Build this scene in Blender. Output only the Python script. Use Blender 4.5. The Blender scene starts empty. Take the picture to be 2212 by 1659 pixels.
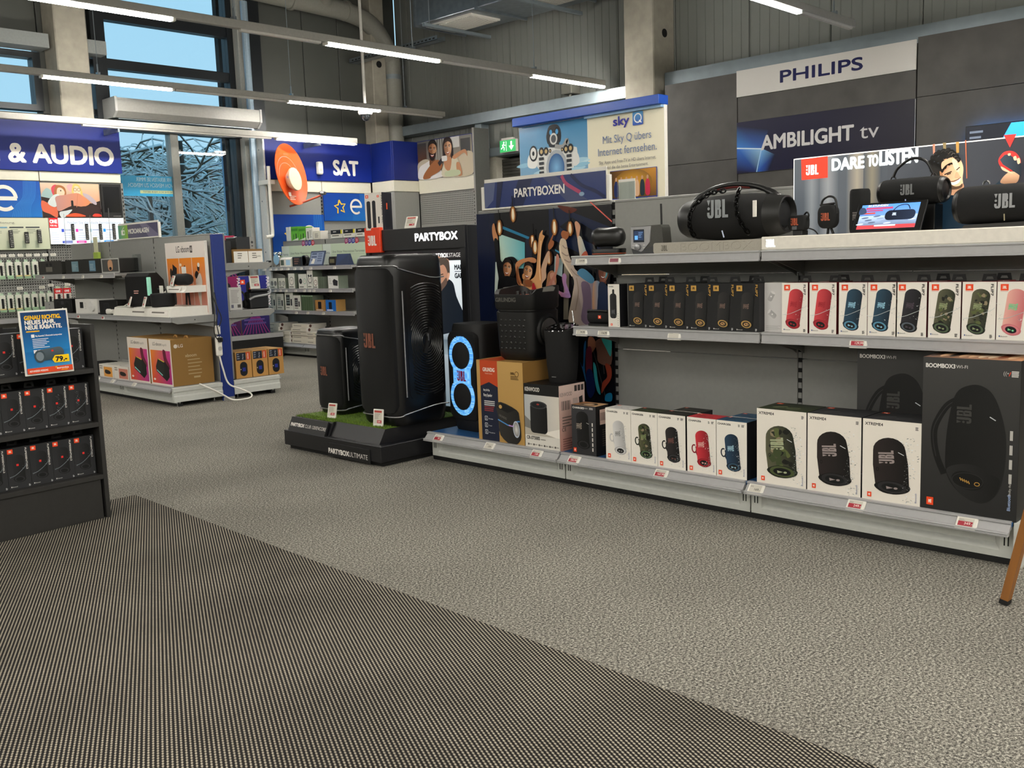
import bpy, bmesh, math, random
from mathutils import Vector, Matrix
random.seed(7)
C = bpy.context.scene.collection
SC = bpy.context.scene
PI = math.pi
# ---------------------------------------------------------------- camera
cam = bpy.data.cameras.new('camera')
cam.sensor_width = 36.0
cam.lens = 33.893
cam.clip_start = 0.05
cam.clip_end = 300
co = bpy.data.objects.new('camera', cam)
C.objects.link(co)
co.matrix_world = Matrix(((0.695443,0.119593,-0.708560,0.0000),(-0.717745,0.068048,-0.692973,0.0000),(-0.034659,0.990488,0.133161,1.2500),(0,0,0,1)))
SC.camera = co
# ---------------------------------------------------------------- world: overcast winter daylight
w = bpy.data.worlds.new('world'); SC.world = w; w.use_nodes = True
nt = w.node_tree; bgn = nt.nodes['Background']
tcw = nt.nodes.new('ShaderNodeTexCoord'); sep = nt.nodes.new('ShaderNodeSeparateXYZ'); rmp = nt.nodes.new('ShaderNodeValToRGB')
nt.links.new(tcw.outputs['Generated'], sep.inputs[0]); nt.links.new(sep.outputs['Z'], rmp.inputs[0])
rmp.color_ramp.elements[0].color = (.31, .48, .59, 1); rmp.color_ramp.elements[0].position = 0.0
rmp.color_ramp.elements[1].color = (.20, .43, .60, 1); rmp.color_ramp.elements[1].position = 0.55
nt.links.new(rmp.outputs[0], bgn.inputs[0])
bgn.inputs[1].default_value = 1.0
# ---------------------------------------------------------------- exposure / film
SC.view_settings.view_transform = 'Standard'
SC.view_settings.look = 'None'
SC.view_settings.exposure = 0.95
SC.view_settings.gamma = 1.0
SC.view_settings.use_curve_mapping = False
SC.cycles.use_denoising = True
SC.cycles.max_bounces = 7
SC.cycles.diffuse_bounces = 4
SC.cycles.glossy_bounces = 3
SC.cycles.transparent_max_bounces = 12
SC.cycles.caustics_reflective = False
SC.cycles.caustics_refractive = False
SC.cycles.sample_clamp_indirect = 4.0
TUBE = 64.0         # radiance of the ceiling light tubes
# ================================================================ helpers
def lin(h):
    h = h.lstrip('#')
    r = []
    for i in (0, 2, 4):
        x = int(h[i:i+2], 16)/255
        r.append(x/12.92 if x <= .04045 else ((x+.055)/1.055)**2.4)
    return r
MATS = {}
def mat(name, col='#808080', rough=.5, metal=0., var=.05, scale=40., bump=0., bscale=None, emit=0., spec=.5, coat=0., stretch=None):
    if name in MATS: return MATS[name]
    m = bpy.data.materials.new(name); m.use_nodes = True
    n = m.node_tree; b = n.nodes['Principled BSDF']
    c = lin(col)
    b.inputs['Roughness'].default_value = rough; b.inputs['Metallic'].default_value = metal
    b.inputs['Specular IOR Level'].default_value = spec
    b.inputs['Coat Weight'].default_value = coat
    tc = n.nodes.new('ShaderNodeTexCoord'); mp = n.nodes.new('ShaderNodeMapping')
    n.links.new(tc.outputs['Object'], mp.inputs[0])
    if stretch: mp.inputs['Scale'].default_value = stretch
    nz = n.nodes.new('ShaderNodeTexNoise'); nz.inputs['Scale'].default_value = scale; nz.inputs['Detail'].default_value = 4
    n.links.new(mp.outputs[0], nz.inputs['Vector'])
    r = n.nodes.new('ShaderNodeValToRGB')
    r.color_ramp.elements[0].position = .3; r.color_ramp.elements[1].position = .7
    r.color_ramp.elements[0].color = (*[x*(1-var) for x in c], 1); r.color_ramp.elements[1].color = (*[min(1, x*(1+var)) for x in c], 1)
    n.links.new(nz.outputs[0], r.inputs[0]); n.links.new(r.outputs[0], b.inputs['Base Color'])
    if bump:
        bn = n.nodes.new('ShaderNodeBump'); bn.inputs['Strength'].default_value = bump; bn.inputs['Distance'].default_value = .002
        n2 = nz
        if bscale:
            n2 = n.nodes.new('ShaderNodeTexNoise'); n2.inputs['Scale'].default_value = bscale; n.links.new(mp.outputs[0], n2.inputs['Vector'])
        n.links.new(n2.outputs[0], bn.inputs['Height']); n.links.new(bn.outputs[0], b.inputs['Normal'])
    if emit:
        b.inputs['Emission Color'].default_value = (*c, 1); b.inputs['Emission Strength'].default_value = emit
    MATS[name] = m
    return m
def ribmat(name, col, scale, rough=.5, axis='Z', bump=.6, spec=.4, dist=.003):
    "fine moulded ribs or woven grille cloth: real relief too small to build, as bump"
    if name in MATS: return MATS[name]
    m = mat(name, col, rough, spec=spec); n = m.node_tree; b = n.nodes['Principled BSDF']
    wv = n.nodes.new('ShaderNodeTexWave'); wv.bands_direction = axis; wv.inputs['Scale'].default_value = scale; wv.inputs['Distortion'].default_value = 0
    tc = [x for x in n.nodes if x.type == 'TEX_COORD'][0]
    n.links.new(tc.outputs['Object'], wv.inputs['Vector'])
    bn = n.nodes.new('ShaderNodeBump'); bn.inputs['Strength'].default_value = bump; bn.inputs['Distance'].default_value = dist
    n.links.new(wv.outputs[1], bn.inputs['Height']); n.links.new(bn.outputs[0], b.inputs['Normal'])
    return m
def printmat(name, rough=.45, emit=0., spec=.35):
    "printed card, foil or a lit screen: colour comes from the artwork's own colour layer"
    if name in MATS: return MATS[name]
    m = bpy.data.materials.new(name); m.use_nodes = True
    n = m.node_tree; b = n.nodes['Principled BSDF']
    a = n.nodes.new('ShaderNodeVertexColor'); a.layer_name = 'ink'
    n.links.new(a.outputs[0], b.inputs['Base Color'])
    b.inputs['Roughness'].default_value = rough; b.inputs['Specular IOR Level'].default_value = spec
    if emit:
        n.links.new(a.outputs[0], b.inputs['Emission Color']); b.inputs['Emission Strength'].default_value = emit
    MATS[name] = m
    return m
def glassmat(name, tint='#f4fbff', refl=.08):
    if name in MATS: return MATS[name]
    m = bpy.data.materials.new(name); m.use_nodes = True
    n = m.node_tree; n.nodes.remove(n.nodes['Principled BSDF'])
    t = n.nodes.new('ShaderNodeBsdfTransparent'); t.inputs[0].default_value = (*lin(tint), 1)
    g = n.nodes.new('ShaderNodeBsdfGlossy'); g.inputs['Roughness'].default_value = .02
    f = n.nodes.new('ShaderNodeLayerWeight'); f.inputs[0].default_value = .25
    ad = n.nodes.new('ShaderNodeMath'); ad.operation = 'MULTIPLY_ADD'; ad.inputs[1].default_value = .5; ad.inputs[2].default_value = refl
    mx = n.nodes.new('ShaderNodeMixShader')
    n.links.new(f.outputs[0], ad.inputs[0]); n.links.new(ad.outputs[0], mx.inputs[0])
    n.links.new(t.outputs[0], mx.inputs[1]); n.links.new(g.outputs[0], mx.inputs[2])
    n.links.new(mx.outputs[0], n.nodes['Material Output'].inputs[0])
    MATS[name] = m
    return m
# ---------------------------------------------------------------- mesh builder
class MB:
    def __init__(s): s.v = []; s.f = []
    def add(s, vs, fs):
        o = len(s.v); s.v += [tuple(p) for p in vs]; s.f += [tuple(i+o for i in f) for f in fs]; return s
    def box(s, x0, x1, y0, y1, z0, z1, bev=0.):
        if bev:
            b = bev; P = [(x0, x1), (y0, y1), (z0, z1)]
            vs = []; fs = []; idx = {}
            for i in (0, 1):
                for j in (0, 1):
                    for k in (0, 1):
                        for ax in range(3):
                            p = [P[0][i], P[1][j], P[2][k]]
                            for q, t in enumerate((i, j, k)):
                                if q != ax: p[q] += -b if t else b
                            idx[(i, j, k, ax)] = len(vs); vs.append(p)
            G = lambda i, j, k, a: idx[(i, j, k, a)]
            for a in range(3):
                for t in (0, 1):
                    o = [q for q in range(3) if q != a]; ring = []
                    for (p, q) in ((0, 0), (1, 0), (1, 1), (0, 1)):
                        c = [0, 0, 0]; c[a] = t; c[o[0]] = p; c[o[1]] = q; ring.append(G(*c, a))
                    fs.append(ring)
            for a in range(3):
                o = [q for q in range(3) if q != a]
                for p in (0, 1):
                    for q in (0, 1):
                        c0 = [0, 0, 0]; c0[o[0]] = p; c0[o[1]] = q; c1 = list(c0); c1[a] = 1
                        fs.append([G(*c0, o[0]), G(*c1, o[0]), G(*c1, o[1]), G(*c0, o[1])])
            for i in (0, 1):
                for j in (0, 1):
                    for k in (0, 1): fs.append([G(i, j, k, 0), G(i, j, k, 1), G(i, j, k, 2)])
            return s.add(vs, fs)
        return s.add([(x0, y0, z0), (x1, y0, z0), (x1, y1, z0), (x0, y1, z0), (x0, y0, z1), (x1, y0, z1), (x1, y1, z1), (x0, y1, z1)],
                     [(0, 3, 2, 1), (4, 5, 6, 7), (0, 1, 5, 4), (1, 2, 6, 5), (2, 3, 7, 6), (3, 0, 4, 7)])
    def loft(s, rings, cap0=True, cap1=True, closed=True):
        n = len(rings[0]); vs = [p for r in rings for p in r]; fs = []
        for a in range(len(rings)-1):
            for i in range(n if closed else n-1):
                j = (i+1) % n; fs.append((a*n+i, a*n+j, (a+1)*n+j, (a+1)*n+i))
        if cap0: fs.append(tuple(range(n-1, -1, -1)))
        if cap1: fs.append(tuple((len(rings)-1)*n+i for i in range(n)))
        return s.add(vs, fs)
    def prism(s, poly, d0, d1, axis='y'):
        "extrude a 2D outline; axis y: outline in x,z; x: outline in y,z; z: outline in x,y"
        f = {'y': lambda p, d: (p[0], d, p[1]), 'x': lambda p, d: (d, p[0], p[1]), 'z': lambda p, d: (p[0], p[1], d)}[axis]
        return s.loft([[f(p, d0) for p in poly], [f(p, d1) for p in poly]])
    def tube(s, path, r, n=8, closed=False, caps=True):
        path = [Vector(p) for p in path]; rings = []; N = len(path); up = None
        for i, p in enumerate(path):
            a = path[i-1] if (i or closed) else p; b = path[(i+1) % N] if (i < N-1 or closed) else p
            t = (b-a).normalized()
            if up is None: up = Vector((0, 0, 1)) if abs(t.z) < .9 else Vector((1, 0, 0))
            x = up.cross(t)
            if x.length < 1e-5: x = Vector((1, 0, 0)).cross(t)
            x.normalize(); y = t.cross(x); up = y
            rr = r[i] if isinstance(r, (list, tuple)) else r
            rings.append([p+(x*math.cos(k*2*PI/n)+y*math.sin(k*2*PI/n))*rr for k in range(n)])
        if closed: rings.append(rings[0])
        return s.loft(rings, caps and not closed, caps and not closed)
    def lathe(s, prof, n=24, c=(0, 0, 0), axis='z', caps=True):
        "prof: (radius, height) pairs, turned about an axis through c"
        f = {'z': lambda a, r, h: (c[0]+r*math.cos(a), c[1]+r*math.sin(a), c[2]+h), 'y': lambda a, r, h: (c[0]+r*math.cos(a), c[1]+h, c[2]+r*math.sin(a)),
             'x': lambda a, r, h: (c[0]+h, c[1]+r*math.cos(a), c[2]+r*math.sin(a))}[axis]
        return s.loft([[f(2*PI*i/n, max(r, 1e-5), h) for i in range(n)] for r, h in prof], caps, caps)
    def xf(s, M):
        s.v = [tuple(M @ Vector(p)) for p in s.v]; return s
    def build(s, name, m, parent=None, smooth=False, loc=None, rotz=0.):
        me = bpy.data.meshes.new(name); me.from_pydata(s.v, [], s.f); 
        bm = bmesh.new(); bm.from_mesh(me); bmesh.ops.recalc_face_normals(bm, faces=bm.faces[:]); bm.to_mesh(me); bm.free()
        if m: me.materials.append(m)
        if smooth:
            me.polygons.foreach_set('use_smooth', [True]*len(me.polygons))
            try: me.set_sharp_from_angle(angle=math.radians(smooth if smooth > 1 else 40))
            except Exception: pass
        o = bpy.data.objects.new(name, me); C.objects.link(o)
        if parent: o.parent = parent
        if loc: o.location = loc
        if rotz: o.rotation_euler = (0, 0, rotz)
        return o
def thing(name, label, cat, loc=(0, 0, 0), rotz=0., group=None, rot=None):
    o = bpy.data.objects.new(name, None); C.objects.link(o); o.empty_display_size = .05
    o.location = loc; o.rotation_euler = rot if rot else (0, 0, rotz)
    o['label'] = label; o['category'] = cat
    if group: o['group'] = group
    return o
def tag(o, label, cat, group=None):
    o['label'] = label; o['category'] = cat
    if group: o['group'] = group
    return o
def struct(o):
    o['kind'] = 'structure'; return o
def dup(root, label, loc=None, rotz=None, group=None):
    r = root.copy(); C.objects.link(r); r['label'] = label
    if loc: r.location = loc
    if rotz is not None: r.rotation_euler = (0, 0, rotz)
    if group: r['group'] = group
    for ch in list(root.children):
        c = ch.copy(); C.objects.link(c); c.parent = r
        for g in list(ch.children):
            d = g.copy(); C.objects.link(d); d.parent = c
    return r
def rrect(w, d, r, n=5, cx=0., cy=0.):
    P = []
    for (sx, sy, a0) in ((1, 1, 0), (-1, 1, PI/2), (-1, -1, PI), (1, -1, 3*PI/2)):
        for i in range(n+1):
            a = a0+i*PI/2/n; P.append((cx+sx*(w/2-r)+r*math.cos(a), cy+sy*(d/2-r)+r*math.sin(a)))
    return P
def smoothpts(P, k=5, closed=True):
    n = len(P); R = []
    for i in range(n if closed else n-1):
        g = (lambda j: P[j % n]) if closed else (lambda j: P[max(0, min(n-1, j))])
        p0, p1, p2, p3 = g(i-1), g(i), g(i+1), g(i+2)
        for q in range(k):
            t = q/k
            R.append(tuple(.5*((2*p1[a])+(-p0[a]+p2[a])*t+(2*p0[a]-5*p1[a]+4*p2[a]-p3[a])*t*t+(-p0[a]+3*p1[a]-3*p2[a]+p3[a])*t**3) for a in range(len(p1))))
    if not closed: R.append(tuple(P[-1]))
    return R
# ---------------------------------------------------------------- lettering
GL = {}
def glyphs(s, bold=0., res=4):
    k = (s, bold)
    if k not in GL:
        cu = bpy.data.curves.new('lettering', 'FONT'); cu.body = s; cu.size = 1; cu.resolution_u = res; cu.offset = bold; cu.fill_mode = 'FRONT' if hasattr(cu, 'fill_mode') else None
        o = bpy.data.objects.new('lettering', cu); C.objects.link(o)
        dg = bpy.context.evaluated_depsgraph_get()
        me = bpy.data.meshes.new_from_object(o.evaluated_get(dg))
        V = [(v.co.x, v.co.y) for v in me.vertices]; F = [tuple(p.vertices) for p in me.polygons]
        bpy.data.objects.remove(o); bpy.data.curves.remove(cu); bpy.data.meshes.remove(me)
        x0 = min((p[0] for p in V), default=0); V = [(p[0]-x0, p[1]) for p in V]
        GL[k] = (V, F, max((p[0] for p in V), default=1))
    return GL[k]
CAP = [None]
def capheight():
    if CAP[0] is None: CAP[0] = max(p[1] for p in glyphs('H')[0])
    return CAP[0]
JB = [[(0, 1), (.22, 1), (.11, .68)], [(.11+.085*math.cos(i*PI/5), .53+.085*math.sin(i*PI/5)) for i in range(10)],
      [(.27, 1), (.45, 1), (.45, .18), (.41, .06), (.33, 0), (.13, 0), (.05, .06), (.01, .18), (.01, .32), (.17, .32), (.17, .2), (.2, .15), (.25, .15), (.27, .2)],
      [(.53, 1), (.83, 1), (.91, .93), (.92, .62), (.86, .53), (.93, .43), (.93, .08), (.84, 0), (.53, 0), (.53, .45), (.71, .45), (.71, .15), (.77, .16), (.77, .44), (.71, .45), (.53, .45), (.53, .58), (.70, .58), (.70, .86), (.76, .85), (.76, .60), (.70, .58), (.53, .58)],
      [(1.0, 1), (1.18, 1), (1.18, .16), (1.38, .16), (1.38, 0), (1.0, 0)]]
# ---------------------------------------------------------------- flat printed artwork
class Art:
    "coloured flat shapes, each laid a hair above the last one; u to the right, v up, in metres"
    def __init__(s, dz=.00012): s.v = []; s.c = []; s.f = []; s.n = 0; s.dz = dz; s.T = [(0, 0, 0, 1, 1)]
    def at(s, u, v, rot=0., sc=1., sx=None): s.T = [(u, v, rot, sc if sx is None else sx, sc)]; return s
    def home(s): s.T = [(0, 0, 0, 1, 1)]; return s
    def put(s, P, col, F=None, up=1):
        if len(P) < 3: return s
        ou, ov, a, sx, sy = s.T[0]; ca, sa = math.cos(a), math.sin(a)
        s.n += 1 if up else .04
        o = len(s.v); h = s.n*s.dz
        if isinstance(col, tuple):
            k, c0, c1 = col[:3]; c0 = lin(c0); c1 = lin(c1); ax = 1 if k == 'v' else 0
            q = [p[ax] for p in P]; lo, hi = min(q), max(q); d = (hi-lo) or 1
            cs = [[c0[i]+(c1[i]-c0[i])*(x-lo)/d for i in range(3)] for x in q]
        elif isinstance(col, list): cs = [lin(x) for x in col]
        else: cs = [lin(col)]*len(P)
        for (x, y), c in zip(P, cs):
            x *= sx; y *= sy
            s.v.append((ou+x*ca-y*sa, ov+x*sa+y*ca, h)); s.c.append((*c, 1))
        s.f += [tuple(i+o for i in f) for f in (F or [range(len(P))])]
        return s
    def rect(s, u0, v0, u1, v1, col): return s.put([(u0, v0), (u1, v0), (u1, v1), (u0, v1)], col)
    def poly(s, P, col): return s.put(P, col)
    def blob(s, P, col, k=4): return s.put(smoothpts(P, k), col)
    def ell(s, u, v, rx, ry, col, rot=0., n=20, inner=None):
        ca, sa = math.cos(rot), math.sin(rot)
        P = [(u+rx*math.cos(i*2*PI/n)*ca-ry*math.sin(i*2*PI/n)*sa, v+rx*math.cos(i*2*PI/n)*sa+ry*math.sin(i*2*PI/n)*ca) for i in range(n)]
        if inner: return s.put(P+[(u, v)], [col]*n+[inner], [(i, (i+1) % n, n) for i in range(n)])
        return s.put(P, col)
    def rrect(s, u0, v0, u1, v1, r, col): return s.put(rrect(u1-u0, v1-v0, r, 4, (u0+u1)/2, (v0+v1)/2), col)
    def line(s, P, w, col, closed=False):
        n = len(P); L = []; R = []
        for i, p in enumerate(P):
            a = P[i-1] if (i or closed) else p; b = P[(i+1) % n] if (i < n-1 or closed) else p
            dx, dy = b[0]-a[0], b[1]-a[1]; l = math.hypot(dx, dy) or 1
            L.append((p[0]-dy/l*w/2, p[1]+dx/l*w/2)); R.append((p[0]+dy/l*w/2, p[1]-dx/l*w/2))
        m = n if closed else n-1
        return s.put(L+R, col, [(i, (i+1) % n, n+(i+1) % n, n+i) for i in range(m)])
    def ring(s, u, v, rx, ry, w, col, a0=0., a1=2*PI, n=24):
        P = [(u+rx*math.cos(a0+(a1-a0)*i/n), v+ry*math.sin(a0+(a1-a0)*i/n)) for i in range(n+1)]
        return s.line(P, w, col)
    def text(s, t, u, v, h, col, w=None, bold=0., al='l', rot=0., sx=1.):
        V, F, W = glyphs(t, 0.); k = h/capheight(); kx = (w/W) if w else k*sx
        if bold > 0:     # heavier weight: the same letters set again a little apart, in one layer
            for q in range(6): s.text(t, u+bold*.9*k*math.cos(q*PI/3), v+bold*.9*k*math.sin(q*PI/3), h, col, w, -1, al, rot, sx)
        wid = W*kx; dx = {'l': 0, 'c': -wid/2, 'r': -wid}[al]; ca, sa = math.cos(rot), math.sin(rot)
        return s.put([(u+(x*kx+dx)*ca-y*k*sa, v+(x*kx+dx)*sa+y*k*ca) for x, y in V], col, F, bold >= 0)
    def jbl(s, u, v, h, col, rot=0., al='l', sx=1.):
        dx = {'l': 0, 'c': -.69}[al]; ca, sa = math.cos(rot), math.sin(rot); s.n += 1
        for P in JB:
            Q = [((x+dx)*h*sx, y*h) for x, y in P]
            s.put([(u+x*ca-y*sa, v+x*sa+y*ca) for x, y in Q], col, None, 0)
        return s
    def badge(s, u, v, d, rot=0., col='#ef4a1c', ink='#fff4e8'):
        "square brand badge with its lettering"
        ca, sa = math.cos(rot), math.sin(rot); g = lambda x, y: (u+x*ca-y*sa, v+x*sa+y*ca)
        s.put([g(0, 0), g(d, 0), g(d, d*.86), g(0, d*.86)], col)
        return s.jbl(*g(d*.24, d*.25), d*.38, ink, rot)
    def lines(s, u, v, w, n, gap, h, col, ragged=.4):
        "rows of body text too small to read: one bar a row"
        s.n += 1
        for i in range(n):
            ww = w*(1-ragged*random.random()); s.put([(u, v-i*gap), (u+ww, v-i*gap), (u+ww, v-i*gap+h), (u, v-i*gap+h)], col, None, 0)
        return s
    def build(s, name, parent, m=None, face='front', W=0., D=0., H=0., off=.0003, loc=None, rotz=0.):
        g = {'front': lambda u, v, n: (u-W/2, -n, v), 'right': lambda u, v, n: (W/2+n, u, v), 'left': lambda u, v, n: (-W/2-n, D-u, v),
             'top': lambda u, v, n: (u-W/2, v, H+n), 'back': lambda u, v, n: (W/2-u, D+n, v)}[face]
        me = bpy.data.meshes.new(name); me.from_pydata([g(u, v, n+off) for u, v, n in s.v], [], s.f)
        ca = me.color_attributes.new('ink', 'FLOAT_COLOR', 'POINT')
        ca.data.foreach_set('color', [x for c in s.c for x in c])
        me.materials.append(m or PRINT)
        o = bpy.data.objects.new(name, me); C.objects.link(o)
        if parent: o.parent = parent
        if loc: o.location = loc
        if rotz: o.rotation_euler = (0, 0, rotz)
        return o
def mixc(c, d, t): return '#%02x%02x%02x' % tuple(int(int(c[i:i+2], 16)*(1-t)+int(d[i:i+2], 16)*t) for i in (1, 3, 5))
def face(a, u, v, h, rot, sk, hair, long=0, beard=None, lit=1):
    "printed portrait: hair, neck, face with lit and shaded side, eyes, nose and a smile"
    w = h*.37; dk = mixc(sk, '#2a1208', .45); hi = mixc(sk, '#fff0d8', .3); a.at(u, v, rot, 1, lit)
    if long: a.blob([(-w*1.25, h*.2), (-w*.8, h*.62), (w*.1, h*.7), (w*.9, h*.55), (w*1.25, h*.1), (w*1.2, -h*.75), (w*.6, -h*.95), (-w*.5, -h*.9), (-w*1.3, -h*.7)], hair)
    a.blob([(-w*.5, -h*.3), (w*.5, -h*.3), (w*.6, -h*.8), (0, -h*.9), (-w*.65, -h*.8)], dk)
    a.blob([(-w, h*.12), (-w*.8, h*.42), (0, h*.53), (w*.8, h*.42), (w, h*.1), (w*.82, -h*.24), (w*.4, -h*.47), (0, -h*.52), (-w*.4, -h*.47), (-w*.85, -h*.22)], ('h', dk, sk), 4)
    a.blob([(-w*.1, h*.42), (w*.6, h*.4), (w*.85, h*.1), (w*.6, -h*.25), (w*.2, -h*.38), (w*.0, -h*.1)], ('h', sk, hi))
    if beard: a.blob([(-w*.88, -h*.02), (-w*.6, -h*.1), (0, -h*.16), (w*.6, -h*.12), (w*.86, -h*.04), (w*.7, -h*.34), (w*.3, -h*.52), (-w*.3, -h*.53), (-w*.75, -h*.34)], beard)
    for q in (-1, 1):
        a.ell(q*w*.42, h*.1, w*.2, h*.035, '#efe4da'); a.ell(q*w*.42, h*.1, w*.1, h*.036, '#1c120e'); a.line([(q*w*.2, h*.185), (q*w*.45, h*.21), (q*w*.68, h*.18)], h*.035, mixc(hair, '#000000', .3)); a.line([(q*w*.2, h*.125), (q*w*.44, h*.145), (q*w*.65, h*.115)], h*.018, '#1c120e')
    a.line([(w*.02, h*.1), (-w*.1, -h*.09), (w*.1, -h*.1)], h*.025, dk); a.blob([(-w*.45, -h*.2), (0, -h*.23), (w*.48, -h*.19), (w*.25, -h*.33), (-w*.2, -h*.34)], '#8d3a34'); a.blob([(-w*.36, -h*.215), (0, -h*.24), (w*.4, -h*.205), (w*.15, -h*.285), (-w*.15, -h*.29)], '#f8efe6')
    a.blob([(-w*1.08, h*.0), (-w*1.0, h*.42), (-w*.4, h*.64), (w*.4, h*.64), (w*1.02, h*.42), (w*1.06, h*.05), (w*.86, h*.28), (w*.3, h*.42), (-w*.4, h*.4), (-w*.86, h*.26)], hair)
    for k in range(5): a.line(smoothpts([(-w*.8+w*.3*k, h*.36), (-w*.5+w*.3*k, h*.5), (-w*.1+w*.25*k, h*.52)], 3, False), h*.012, mixc(hair, '#c9a080', .3))
    a.home()
PRINT = printmat('printed_card'); GLOSSY = printmat('printed_gloss', .2, spec=.5)
def glow(k): return printmat('lit_print_%d' % round(k*10), .35, k)
ORD = ['leftmost', 'second from left', 'third from left', 'fourth from left', 'fifth from left', 'sixth from left', 'seventh from left', 'eighth from left', 'ninth from left', 'tenth from left', 'eleventh from left', 'twelfth from left', 'thirteenth from left']
# ---------------------------------------------------------------- common materials
M = dict(
    shelf=mat('shelf_grey_steel', '#8b8b88', .42, .0, .03), rail=mat('price_rail', '#a9a9aa', .35, .1, .03), panel=mat('shelf_back_panel', '#8f8f8b', .55, 0, .03),
    basegrey=mat('base_front_steel', '#c6c8c2', .4, 0, .03), black=mat('black_plastic', '#090909', .38, 0, .1), blackm=mat('matt_black', '#060607', .6, 0, .1),
    dark=mat('anthracite_board', '#2b2a28', .55, 0, .06), white=mat('white_plastic', '#e6e3da', .35, 0, .02), cream=mat('cream_panel', '#ddd9c8', .5, 0, .02),
    steel=mat('galvanised_steel', '#8a939a', .35, .75, .12, 12), blue=mat('shop_blue_board', '#09206e', .4, 0, .03), slot=mat('slot_shadow_black', '#050505', .8),
    kraft=mat('kraft_card', '#b48a4c', .75, 0, .06, 60), whitecard=mat('white_card', '#e9e5dc', .55, 0, .02), blackcard=mat('black_card', '#17171a', .5, 0, .06),
    chrome=mat('chrome', '#c8c8ca', .18, 1.), red=mat('red_plastic', '#e8451e', .4), grille=ribmat('grille_cloth', '#060607', 190, .7, 'Z', .5),
    fabric=mat('speaker_fabric', '#070708', .85, 0, .15, 300, .25), greycard=mat('grey_green_card', '#7b8676', .6), deck=mat('blue_shelf_mat', '#2f5f96', .35, 0, .06),
    whitepaint=mat('white_painted_steel', '#cfcdc6', .4), lamp=mat('light_tube', '#fffaf0', .4, emit=TUBE), lampdim=mat('washer_tube', '#fffaf0', .4, emit=7), silver=mat('silver_trim', '#9a9a9c', .3, .8))
# ================================================================ lamps: suspended light tracks along x
TRK = mat('track_grey', '#a9a7a0', .45)
def light_track(label, y, z, x0, x1, lit, blank=(), wires=(), group='suspended light tracks', hz=5.9, lamp='lamp'):
    t = thing('light_track', label, 'light', (0, y, z), 0, group)
    b = MB(); b.box(x0, x1, -.032, .032, .012, .085, .006); b.build('track_rail', TRK, t)
    for a, c in lit:
        d = MB(); d.prism([(-.03, .011), (.03, .011), (.022, -.012), (-.022, -.012)], a, c, 'x'); d.build('light_tube', M[lamp], t)
        [MB().box(q, q+.03, -.03, .03, -.012, .012, .003).build('end_cap', M['white'], t) for q in (a-.03, c)]
    for a, c in blank:
        d = MB(); d.prism([(-.028, .011), (.028, .011), (.02, -.008), (-.02, -.008)], a, c, 'x'); d.build('blank_cover', M['whitepaint'], t)
    for x in wires:
        d = MB(); d.tube([(x, 0, .085), (x, 0, hz-z)], .004, 5); d.box(x-.014, x+.014, -.03, .03, .08, .11); d.tube([(x, 0, .11), (x, 0, .2)], .009, 6)
        d.build('suspension_wire', M['steel'], t)
    return t
def row(x1, on=1.5, off=1.0, x0=-13.5): return [(x0+i*(on+off), x0+i*(on+off)+on) for i in range(int((x1-x0)/(on+off)))]
light_track('long suspended light track in the middle, lit above the display wall', 7.87, 3.3, -13.8, 9.9, row(2.0)+[ (2.6, 4.11), (5.68, 7.1), (8.55, 9.88)], [(4.75, 5.6), (7.15, 8.5)], (4.7, 6.75, 8.6))
light_track('suspended light track nearest the window wall', 10.95, 3.3, -13.8, 9.95, row(3.5)+[ (4.2, 5.65), (7.25, 8.73)], [(5.7, 7.2), (8.78, 9.9)], (4.8, 7.3, 9.2))
light_track('light track above the dark board wall, top right, only its end lit', 4.35, 3.3, -13.8, 9.35, row(3.5)+[ (4.3, 5.8), (6.9, 8.27)], [(8.33, 9.3)], (8.95, 5.0))
for k, y in enumerate((1.1, -2.0, -5.1, -8.2)):   # the same rows go on unseen over the near end, extended for fill light
    light_track('unseen suspended light track behind the camera, %s row' % ORD[k].split()[0].replace('leftmost', 'first'), y, 3.3, -13.8, 9.5, row(9.3), (), (0, 5))
t = light_track('wall washer rail over the blue fascia boards, bracketed from the wall', 11.5, 2.9, 3.0, 8.72, [(7.4, 8.68)], [(4.8, 7.3)], (), 'wall washers', 5.9, 'lampdim')
for x in (5.22, 8.08):
    b = MB(); b.box(x-.01, x+.01, -.02, .38, -.05, .02); b.build('bracket', M['steel'], t)
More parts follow.
